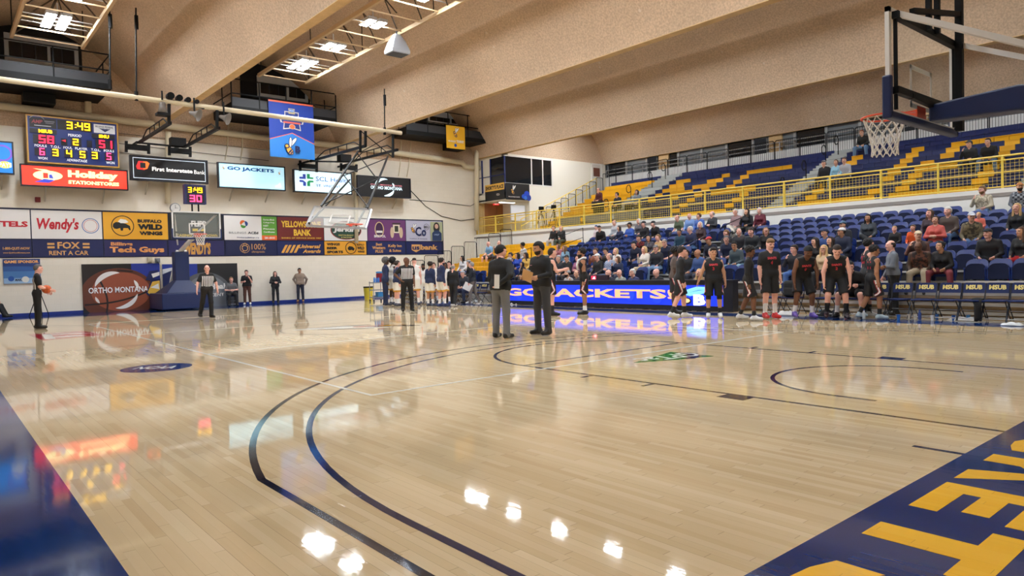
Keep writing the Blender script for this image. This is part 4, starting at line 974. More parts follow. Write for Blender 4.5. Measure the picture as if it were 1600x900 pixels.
def head_parts(sp, h):
    """head skin, then hair and cap, in the head's own frame (origin at its centre, +y ahead)"""
    b = Body(); S = 'skin'
    b.ball((0, -.008, .012), (.077, .097, .100), S); b.ball((0, .030, -.050), (.061, .066, .078), S, k=.05); b.ball((0, .062, -.098), (.030, .028, .022), S, k=.04)
    b.cone((0, .094, .012), (0, .112, -.028), .009, .0145, S, k=.015)
    b.cone((-.036, .074, .030), (.036, .074, .030), .018, .018, S, k=.03)
    for s in (-1, 1):
        b.ball((s * .079, -.006, -.014), (.012, .022, .032), S, k=.008)
        b.ball((s * .032, .0845, .006), (.0115, .0075, .0055), 'eye', k=.0)
        b.cone((s * .018, .089, .027), (s * .046, .079, .029), .0050, .0040, 'hair' if sp.get('hair') else 'brow', k=.0)
        b.ball((s * .040, .066, -.030), (.024, .024, .024), S, k=.03)
    b.cone((-.021, .090, -.058), (.021, .090, -.058), .0075, .0075, 'lip', k=.0)
    b.cone((0, -.012, -.08), (0, -.018, -.150), .055, .051, S, k=.04)
    if sp.get('beard'):
        b.ball((0, .033, -.062), (.065, .068, .074), 'beard', k=.0)
    V, Q, T = b.mesh(h)
    if sp.get('beard'):
        c = V[Q].mean(1); full = sp['beard'] == 'full'
        T = [('skin' if (t == 'beard' and (c[i, 2] > -.052 or c[i, 1] < -.01)) else t) for i, t in enumerate(T)]
        T = [('beard' if (t == 'skin' and c[i, 2] < -.058 and c[i, 1] > .01 and c[i, 2] > -.13 and full) else t) for i, t in enumerate(T)]
    extra = []
    st = sp.get('hair')
    def hair(bb, cut, nm='hair', tag_='hair'):
        Vh, Qh, _ = bb.mesh(h * 1.15, cut)
        if len(Qh): extra.append((nm, Vh, Qh, tag_))
    line = lambda X: -(X[:, 2] - .050 - (X[:, 1] - .085) * .74) * .8            # forehead to nape
    face = lambda X: np.minimum(X[:, 1] - .04, .075 - np.abs(X[:, 0]))          # keeps the face open
    if st in ('short', 'crew'):
        o = .010 if st == 'crew' else .019
        bb = Body().ball((0, -.010, .014), (.078 + o, .098 + o, .100 + o), 'hair')
        hair(bb, lambda X: np.maximum(line(X), np.minimum(np.minimum(X[:, 1] - .005, -(X[:, 2] - .052)), .05)))
    elif st == 'fade':
        bb = Body().ball((0, -.004, .045), (.078, .098, .088), 'hair').ball((0, .03, .085), (.070, .075, .045), 'hair')
        hair(bb, lambda X: np.maximum(line(X) - .01, -(X[:, 2] - .012 - X[:, 1] * .2)))
    elif st == 'thin':
        bb = Body().ball((0, -.012, .004), (.086, .105, .095), 'hair')
        hair(bb, lambda X: np.maximum(np.maximum(X[:, 2] - .058, X[:, 1] - .015), -(X[:, 2] + .085)))
    elif st in ('curly', 'afro'):
        r = .105 if st == 'curly' else .135
        bb = Body().ball((0, -.022, .040), (r, r + .012, r), 'hair')
        for i in range(34 if st == 'curly' else 46):
            a, e = i * 2.4, math.asin(-.2 + 1.2 * i / 46 if st == 'afro' else -.25 + 1.2 * i / 34); q = r * .98
            bb.ball((q * math.cos(e) * math.cos(a), -.022 + q * math.cos(e) * math.sin(a), .04 + q * math.sin(e)), .022, 'hair', k=.01)
        hair(bb, lambda X: np.maximum(line(X) - .012, np.minimum(np.minimum(X[:, 1] - .035, -(X[:, 2] - .055)), .05)))
    elif st in ('long', 'bob', 'pony', 'bun', 'locs'):
        bb = Body().ball((0, -.014, .016), (.094, .112, .112), 'hair')
        if st == 'long':
            bb.cone((0, -.07, .0), (0, -.085, -.26), .085, .075, 'hair', (1, 1.5, 1), k=.04)
            for s in (-1, 1): bb.cone((s * .075, .0, .0), (s * .095, .015, -.25), .036, .032, 'hair', k=.03)
        if st == 'bob':
            bb.cone((0, -.05, .0), (0, -.05, -.10), .092, .088, 'hair', (1, 1.2, 1), k=.04)
            for s in (-1, 1): bb.cone((s * .08, .0, .0), (s * .088, .005, -.10), .036, .034, 'hair', k=.03)
        if st == 'pony': bb.cone((0, -.115, .03), (0, -.13, -.16), .035, .018, 'hair', k=.03)
        if st == 'bun': bb.ball((0, -.12, .06), .045, 'hair', k=.02)
        if st == 'locs':
            for i in range(11):
                a = -2.9 + i * .27 if i < 6 else -.25 - (i - 6) * .27
                bb.cone((.08 * math.cos(a), .08 * math.sin(a), .02), (.10 * math.cos(a), .10 * math.sin(a) - .005, -.17), .022, .014, 'hair', k=.01)
        hair(bb, lambda X: np.minimum(X[:, 1] - .012 + np.maximum(0, -(X[:, 2] - .068)) * 0, 9) if False else np.minimum(np.minimum(X[:, 1] - .030, -(X[:, 2] - .066)), .06) + 0)
    elif st == 'bald':
        pass
    ct = sp.get('hat')
    if ct == 'cap' or ct == 'backcap':
        s = 1 if ct == 'cap' else -1
        bb = Body().ball((0, -.008, .030), (.093, .113, .100), 'hat')
        bb.ball((0, s * .135, .048), (.068, .075, .012), 'hat', k=.012)
        hair(bb, lambda X: -(X[:, 2] - .034), 'cap', 'hat')
    elif ct == 'beanie':
        bb = Body().ball((0, -.014, .030), (.095, .115, .115), 'hat').cone((0, -.014, .045), (0, -.016, .046), .100, .100, 'hat', (1, .88, 2.2), k=.02)
        hair(bb, lambda X: -(X[:, 2] - .030 - X[:, 1] * .25), 'beanie', 'hat')
    elif ct == 'band':
        bb = Body().cone((0, -.010, .048), (0, -.012, .050), .104, .104, 'hat', (1.15, .95, 4), k=.0)
        hair(bb, lambda X: -(X[:, 2] - .028), 'headband', 'hat')
    if sp.get('phones'):
        bb = Body()
        pts = [(.098 * math.cos(t), -.01, .02 + .105 * math.sin(t)) for t in [math.pi * k / 8 for k in range(9)]]
        for p, q in zip(pts, pts[1:]): bb.cone(p, q, .012, .012, 'hat', k=.0)
        for s in (-1, 1): bb.ball((s * .096, -.006, -.01), (.020, .036, .042), 'hat', k=.0)
        hair(bb, lambda X: np.full(len(X), -1.0), 'headphones', 'phones')
    if sp.get('specs'):
        m = MB()
        for s in (-1, 1):
            m.tube([(s * .032 + .020 * math.cos(t), .108, .006 + .015 * math.sin(t)) for t in [2 * math.pi * k / 10 for k in range(10)]], .003, 5, closed=True)
            m.tube([(s * .052, .106, .010), (s * .080, .01, .010)], .003, 5)
        m.tube([(-.012, .110, .008), (.012, .110, .008)], .003, 5)
        extra.append(('glasses', np.array(m.v), m.f, 'phones'))
    return (V, Q, T), extra
def make_person(name, loc, heading, sp, label, group=None, h=.022, category='person'):
    """sp: pose, clothes and colours; heading in degrees, 0 looks along the court, 90 to the right-hand stand"""
    k = sp.get('H', 1.83) / 1.83; wd = sp.get('wide', 1.0)
    lean = math.radians(sp.get('lean', 3)); P = np.array([0, 0, 0.0])
    X, f, u = np.array([1, 0, 0.]), np.array([0, math.cos(lean), -math.sin(lean)]), np.array([0, math.sin(lean), math.cos(lean)])
    if sp.get('twist'):
        tw = math.radians(sp['twist']); Rz = rotz(tw); X, f, u = Rz @ X, Rz @ f, Rz @ u
    A = np.stack([X, f, u], 1)
    tp = lambda x, y, z: P + X * x + f * y + u * z
    b = Body()
    sl = sp.get('sleeve', 'long'); bot = sp.get('bottom', 'pants'); top = 'shirt'
    thick = sp.get('thick', .0)
    fl = (1, 1.28, 1)
    # trunk
    b.cone(tp(-.085 * wd, 0, .0), tp(.085 * wd, 0, .0), .122, .122, 'pants', (1, 1.12, 1), A, .05)
    bel = sp.get('belly', 0.0)
    b.cone(tp(-.075 * wd, .01 + bel * .4, .17), tp(.075 * wd, .01 + bel * .4, .17), .118 + thick + bel * .5, .118 + thick + bel * .5, top, fl if bel == 0 else (1, 1.12, 1), A, .07)
    b.cone(tp(-.098 * wd, .005, .35), tp(.098 * wd, .005, .35), .138 + thick, .138 + thick, top, fl, A, .07)
    if sp.get('fem'):
        for s in (-1, 1): b.ball(tp(s * .075, .105, .325), .062, top, k=.05)
    if not sp.get('tucked'): b.cone(tp(-.085 * wd, 0, .02), tp(.085 * wd, 0, .02), .128 + thick, .128 + thick, top, (1, 1.13, 1), A, .05)
    if sp.get('long_top'): b.cone(tp(-.085 * wd, 0, -.10), tp(.085 * wd, 0, -.10), .135 + thick, .135 + thick, top, (1, 1.1, 1), A, .05)
    sh = 'shirt' if sl != 'none' else 'shirt'
    yoke = sp.get('yoke', 'shirt')
    shw = .178 * (1 + (wd - 1) * .7)
    for s in (-1, 1): b.cone(tp(s * .07, -.01, .47), tp(s * (shw - .02), -.005, .452), .072 + thick * .5, .060 + thick * .5, yoke if sl != 'none' else 'shirt', (1, 1.1, 1), A, .05)
    b.cone(tp(0, -.012, .44), tp(0, .0, .55), .066, .052, 'skin' if not sp.get('collar') else 'shirt', k=.04); b.cone(tp(0, .0, .53), tp(0, .012, .62), .054, .053, 'skin', k=.03)
    # head frame
    hp = sp.get('head', (0, 0)); hc = tp(0, .022, .685) + np.array([0, 0, 0])
    Rh = rotz(math.radians(-hp[0])) @ rotx(math.radians(hp[1]))
    # legs
    feet = []; D_ = sp['legs']
    tl, sl_ = .44, .43
    for s, (td, sd) in zip((-1, 1), D_):
        hip = P + np.array([s * .092, 0, -.02]); td = unit(td); sd = unit(sd)
        kn = hip + td * tl; an = kn + sd * sl_
        fw = sp.get('toe', None); fd = unit((0.12 * s, 1, 0)) if fw is None else unit(fw[0 if s < 0 else 1])
        if bot == 'pants':
            b.cone(hip, kn, .100 * (1 + (wd - 1) * .5), .076, 'pants', k=.04); b.cone(kn, an, .076, .064, 'pants', k=.03); b.cone(an, an + sd * .02, .065, .067, 'pants', k=.02)
        else:
            b.cone(hip, kn, .085, .060, sp.get('legtag', 'skin'), k=.04); b.cone(kn, kn + sd * .02, .060, .058, sp.get('legtag', 'skin'), k=.02)
            b.cone(kn + sd * .06 + np.array([0, -.012, 0]), kn + sd * .20 + np.array([0, -.010, 0]), .055, .053, sp.get('calftag', sp.get('legtag', 'skin')), k=.04); b.cone(kn, an, .050, .036, sp.get('calftag', sp.get('legtag', 'skin')), k=.03)
            q = .86 if bot == 'shorts' else .55
            b.cone(hip + np.array([0, 0, .03]), hip + td * tl * q, .104, .112, 'pants', k=-.02); b.cone(hip + td * (tl * q - .02), hip + td * (tl * q + .022), .1135, .114, sp.get('hem', 'pants'), k=-.008)
            so = sp.get('sock', .16)
            b.cone(an - sd * so, an, .050 if so > .1 else .046, .043, 'sock', k=.015)
        heel = an + np.array([0, 0, -.045]) - fd * .045; toe = an + np.array([0, 0, -.055]) + fd * .172
        b.cone(heel, toe, .049, .040, 'shoe', (1, 1, 1), None, .02); b.cone(an + np.array([0, 0, .0]), an + np.array([0, 0, -.03]) + fd * .06, .050, .044, 'shoe', k=.03)
        fwn = fd
        b.cone(heel + np.array([0, 0, -.030]), toe + np.array([0, 0, -.020]), .026, .024, 'sole', k=.0)
        feet.append(min(heel[2], toe[2]) - .052)
    # arms
    hands = []
    for s, (ud, fd_), curl in zip((-1, 1), sp['arms'], sp.get('curl', (.5, .5))):
        ud = A @ unit(ud); fd_ = A @ unit(fd_)
        so = tp(s * shw, -.005, .445); el = so + ud * .285; wr = el + fd_ * .25
        st = {'long': ('sleeve', 'sleeve'), 'short': ('sleeve', 'skin'), 'none': ('skin', 'skin')}[sl]
        t1 = .012 + thick * .6
        ar = sp.get('armtag', (None, None))[0 if s < 0 else 1]
        if sl == 'short':
            b.cone(so, so + ud * .19, .060 + t1 * .6, .058 + t1 * .5, 'sleeve', k=.03); b.cone(so, el, .050, .041, 'skin', k=.02)
        else: b.cone(so, el, .050 + (t1 if sl == 'long' else 0.004), .042 + (t1 if sl == 'long' else 0), st[0], k=.03)
        b.cone(el, wr, .043 + (t1 * .8 if sl == 'long' else 0), .029 + (t1 * .7 if sl == 'long' else 0), ar or st[1], k=.025)
        hands.append((s, wr, fd_, curl))
    V, Q, T = b.mesh(h)
    T = list(T); allV = [V]; allQ = [Q]; off = len(V)
    # hands
    hh = max(.0055, h * .32)
    for s, wr, d, curl in hands:
        hv, hq = hand_mesh(round(curl, 1), .006 if h < .018 else .0085)
        hv = hv.copy()
        z = -d; n = sp.get('palm', {}).get(s)
        px_ = A @ (np.array([-s, 0, 0.]) if n is None else unit(n)); px_ = px_ - z * (px_ @ z); px_ = unit(px_) if np.linalg.norm(px_) > 1e-3 else unit(np.cross(z, [0, 1, 0]))
        yy = np.cross(z, px_)
        if s < 0: hv[:, 1] *= -1; hq = hq[:, ::-1]
        if s < 0: pass
        M = np.stack([px_, yy, z], 1)
        W_ = wr + (hv @ M.T)
        allV.append(W_); allQ.append(hq + off); off += len(hv); T += ['skin' if not sp.get('glove') else 'sleeve'] * len(hq)
    (hv, hq, ht), extra = head_parts(sp, max(.0105, h * .58))
    ks = sp.get('headk', 1.0)
    allV.append(hc + ks * (hv @ Rh.T)); allQ.append(hq + off); T += ht
    V = np.concatenate(allV); Q = np.concatenate(allQ)
    dz = sp['pelvis_z'] if 'pelvis_z' in sp else -min(feet)
    V = V + np.array([0, 0, dz]); V *= k
    me = bpy.data.meshes.new(name)
    me.vertices.add(len(V)); me.vertices.foreach_set('co', V.ravel().astype(np.float32))
    me.loops.add(len(Q) * 4); me.polygons.add(len(Q))
    me.loops.foreach_set('vertex_index', Q.ravel().astype(np.int32)); me.polygons.foreach_set('loop_start', np.arange(len(Q), dtype=np.int32) * 4)
    try: me.polygons.foreach_set('loop_total', np.full(len(Q), 4, np.int32))
    except Exception: pass
    cm = dict(skin=SKIN[sp.get('skin', 'w')], shirt=sp.get('shirt', (40, 40, 44)), pants=sp.get('pants', (34, 36, 44)), shoe=sp.get('shoe', (34, 34, 36)), sole=sp.get('sole', sp.get('shoe', (34, 34, 36))), sock=sp.get('sockc', (232, 232, 230)), eye=(30, 24, 22), lip=(172, 104, 92), brow=(70, 56, 46), hat=sp.get('hatc', (24, 24, 28)), phones=(28, 28, 30))
    cm['hair'] = HAIRC[sp.get('hairc', 'dbr')]; cm['beard'] = HAIRC[sp.get('beardc', sp.get('hairc', 'dbr'))]
    cm['sleeve'] = sp.get('sleevec', cm['shirt']); cm['yoke'] = sp.get('yokec', cm['shirt'])
    if sp.get('skin') in ('b', 'd'): cm['lip'] = (96, 58, 50)
    cm['tight'] = sp.get('tightc', (20, 20, 22)); cm['hem'] = sp.get('hemc', cm['pants'])
    if sp.get('paint'): T = sp['paint'](V / k - np.array([0, 0, dz]), Q, T)
    for q_, c_ in sp.get('extra', {}).items(): cm[q_] = c_
    names = sorted(set(T)); idx = {t: i for i, t in enumerate(names)}
    for t in names:
        if t == 'skin': mt = mat('skin_%02x%02x%02x' % cm[t], cm[t], .55, noise=.05, nscale=12)
        elif t == 'shirt' and sp.get('stripe'): mt = stripe_material(*sp['stripe'])
        elif t == 'shirt' and sp.get('plaid'): mt = plaid_material(*sp['plaid'])
        else: mt = flat(cm[t], .75 if t not in ('shoe', 'eye') else .5)
        me.materials.append(mt)
    me.polygons.foreach_set('material_index', np.array([idx[t] for t in T], np.int32))
    me.polygons.foreach_set('use_smooth', np.ones(len(Q), bool))
    me.update(calc_edges=True); me.validate()
    o = bpy.data.objects.new(name, me); COL.objects.link(o)
    o.location = loc; o.rotation_euler = (0, 0, -math.radians(heading)); tag(o, label, category, group)
    for nm, Vh, Qh, tg in extra:
        W_ = (hc + ks * (np.asarray(Vh) @ Rh.T) + np.array([0, 0, dz])) * k
        mh = bpy.data.meshes.new(nm); mh.from_pydata([tuple(v) for v in W_], [], [tuple(q) for q in Qh]); mh.materials.append(flat(cm[tg], .8))
        mh.polygons.foreach_set('use_smooth', [True] * len(mh.polygons)); mh.update()
        oh = bpy.data.objects.new(nm, mh); COL.objects.link(oh); oh.parent = o
    o_ = dict(body=b, tp=tp, A=A, dz=dz, k=k, hands=hands, hc=hc, obj=o)
    return o, o_
def stripe_material(c1, c2, period):
    nm = 'stripe_%s_%s_%d' % ('%02x%02x%02x' % c1, '%02x%02x%02x' % c2, period * 1000)
    if nm in _M: return _M[nm]
    m = bpy.data.materials.new(nm); m.use_nodes = True; nt = m.node_tree; b = nt.nodes['Principled BSDF']; b.inputs['Roughness'].default_value = .75
    tc = nt.nodes.new('ShaderNodeTexCoord'); sep = nt.nodes.new('ShaderNodeSeparateXYZ'); nt.links.new(tc.outputs['Object'], sep.inputs[0])
    d = nt.nodes.new('ShaderNodeMath'); d.operation = 'DIVIDE'; d.inputs[1].default_value = period; nt.links.new(sep.outputs[0], d.inputs[0])
    f = nt.nodes.new('ShaderNodeMath'); f.operation = 'FRACT'; nt.links.new(d.outputs[0], f.inputs[0])
    g = nt.nodes.new('ShaderNodeMath'); g.operation = 'LESS_THAN'; g.inputs[1].default_value = .5; nt.links.new(f.outputs[0], g.inputs[0])
    mx = nt.nodes.new('ShaderNodeMixRGB'); mx.inputs[1].default_value = (*lin(c1), 1); mx.inputs[2].default_value = (*lin(c2), 1)
    nt.links.new(g.outputs[0], mx.inputs[0]); nt.links.new(mx.outputs[0], b.inputs['Base Color']); _M[nm] = m; return m
def plaid_material(c1, c2, scale):
    nm = 'plaid_%s_%s' % ('%02x%02x%02x' % c1, '%02x%02x%02x' % c2)
    if nm in _M: return _M[nm]
    m = bpy.data.materials.new(nm); m.use_nodes = True; nt = m.node_tree; b = nt.nodes['Principled BSDF']; b.inputs['Roughness'].default_value = .8
    tc = nt.nodes.new('ShaderNodeTexCoord')
    ch = nt.nodes.new('ShaderNodeTexChecker') if scale > 0 else nt.nodes.new('ShaderNodeTexNoise')
    ch.inputs['Scale'].default_value = abs(scale); nt.links.new(tc.outputs['Object'], ch.inputs['Vector'])
    mx = nt.nodes.new('ShaderNodeMixRGB'); mx.inputs[1].default_value = (*lin(c1), 1); mx.inputs[2].default_value = (*lin(c2), 1)
    if scale > 0: nt.links.new(ch.outputs['Fac'], mx.inputs[0])
    else:
        r = nt.nodes.new('ShaderNodeMapRange'); r.inputs[1].default_value = .45; r.inputs[2].default_value = .55; nt.links.new(ch.outputs['Fac'], r.inputs[0]); nt.links.new(r.outputs[0], mx.inputs[0])
    nt.links.new(mx.outputs[0], b.inputs['Base Color']); _M[nm] = m; return m
def on_body(info, kind, text_or_box, x0, z0, w, h, rgb, back=False, off=.006, name='lettering', bold=.03, res=None):
    """print on clothing: flat artwork in chest coordinates wrapped on to the body surface"""
    me = text_mesh(text_or_box, w, h, bold) if kind == 'text' else None
    if kind == 'poly':
        me = bpy.data.meshes.new('p'); me.from_pydata([(x, y, 0) for x, y in text_or_box], [], [tuple(range(len(text_or_box)))])
    n = len(me.vertices); co = np.empty(n * 3); me.vertices.foreach_get('co', co); co = co.reshape(-1, 3)
    s = -1 if back else 1
    tp, A = info['tp'], info['A']; f = A[:, 1] * s
    X = np.array([tp((x0 + c[0]) * (1 if not back else -1) * -1 * -1 if False else (x0 + c[0]) * (-1 if not back else 1), .45 * s, z0 + c[1]) for c in co])
    for _ in range(40):
        d = info['body'].eval(X); X = X - f * (np.maximum(d - off * .6, 0) * .8)[:, None]
    X = X + f * off
    X = (X + np.array([0, 0, info['dz']])) * info['k']
    me.vertices.foreach_set('co', X.ravel()); me.materials.clear(); me.materials.append(flat(rgb, .7)); me.update()
    o = bpy.data.objects.new(name, me); COL.objects.link(o); o.parent = info['obj']; return o
# poses: arms as (upper, fore) directions left then right, legs as (thigh, shin)
UP = {'hang': ((-.12, .02, -1), (-.02, .18, -1), (.12, .02, -1), (.02, .18, -1))}
def arms(L, R): return (L, R)
A_HANG = (((-.14, .0, -1), (-.05, .22, -1)), ((.14, .0, -1), (.05, .22, -1)))
A_HIPS = (((-.75, -.25, -.7), (.62, .35, -.7)), ((.75, -.25, -.7), (-.62, .35, -.7)))
A_CROSS = (((-.35, .25, -1), (.9, .55, .05)), ((.35, .25, -1), (-.9, .55, .0)))
A_CLASP = (((-.22, .35, -1), (.42, 1, -.05)), ((.22, .35, -1), (-.42, 1, -.05)))
A_LAP = (((-.22, .30, -1), (.30, 1, -.32)), ((.22, .30, -1), (-.30, 1, -.32)))
A_KNEES = (((-.25, .45, -1), (-.05, 1, -.45)), ((.25, .45, -1), (.05, 1, -.45)))
A_CHINR = (((-.22, .30, -1), (.55, 1, -.15)), ((.30, .55, -.8), (-.42, .35, 1)))
A_CHINL = (((-.30, .55, -.8), (.42, .35, 1)), ((.22, .30, -1), (-.55, 1, -.15)))
L_STAND = (((-.06, .02, -1), (-.03, -.03, -1)), ((.06, .02, -1), (.03, -.03, -1)))
L_SIT = (((-.16, 1, -.10), (-.04, .05, -1)), ((.16, 1, -.10), (.04, .05, -1)))
L_SITW = (((-.36, 1, -.10), (-.08, .0, -1)), ((.36, 1, -.10), (.08, .0, -1)))
L_SITX = (((-.10, 1, -.08), (.0, .12, -1)), ((.05, 1, .22), (-.75, .35, -.45)))
L_SITF = (((-.14, 1, -.12), (-.02, .45, -1)), ((.14, 1, -.12), (.02, .55, -1)))
L_WALK = (((-.05, .30, -1), (-.02, .02, -1)), ((.05, -.10, -1), (.02, -.45, -1)))
L_WALKR = (((-.05, -.10, -1), (-.02, -.45, -1)), ((.05, .30, -1), (.02, .02, -1)))
# ------------------------------------------------------------------ lower stand
ROW_X = [10.30 + .84 * i for i in range(8)]          # nose of the deck each seat row is mounted on
ROW_Z = [.806 + .236 * i for i in range(8)]
ORD = ['front', 'second', 'third', 'fourth', 'fifth', 'sixth', 'seventh', 'top']
Y0L, Y1L = -2.0, 28.3
AISLES = [(12.35, 13.45), (21.2, 22.3)]
M_DECK = mat('deck_tan', (150, 132, 112), .6, noise=.08, nscale=2)
M_RISER = mat('riser_dark', (58, 54, 52), .7)
m = MB(); m.box(9.72, CON_X, Y0L, Y1L, .45, .57); o = m.build('seating_deck', M_DECK); struct(o)
m = MB(); m.box(9.70, 9.76, Y0L, Y1L, .50, .60); m.box(9.74, 9.80, Y0L, Y1L, .26, .34); m.box(9.78, 9.84, Y0L, Y1L, .06, .13); struct(m.build('trim_2', M_ALU))
struct(MB().box(9.9, 10.0, Y0L, Y1L, 0, .5).build('seating_riser', mat('riser_tan', (176, 152, 120), .6)))
for i in range(8):
    x, z = ROW_X[i], ROW_Z[i]
    struct(MB().box(x + .02, CON_X, Y0L, Y1L, z - .236 if i else .45, z).build('seating_deck', M_RISER))
    struct(MB().box(x - .02, x + .10, Y0L, Y1L, z - .035, z + .012).build('trim_%d' % (3 + i), mat('nosing', (206, 206, 204), .4, .3)))
def steps(y0, y1, nm):
    m = MB()
    m.box(9.60, 9.9, y0, y1, .0, .28)
    for i in range(8):
        x, z = ROW_X[i], ROW_Z[i]; m.box(x - .36, x + .02, y0, y1, z - .236 + .0, z - .118)
    o = m.build('aisle_steps', mat('step_grey', (150, 152, 152), .5)); struct(o)
for k, (a, b) in enumerate(AISLES): steps(a, b, k)

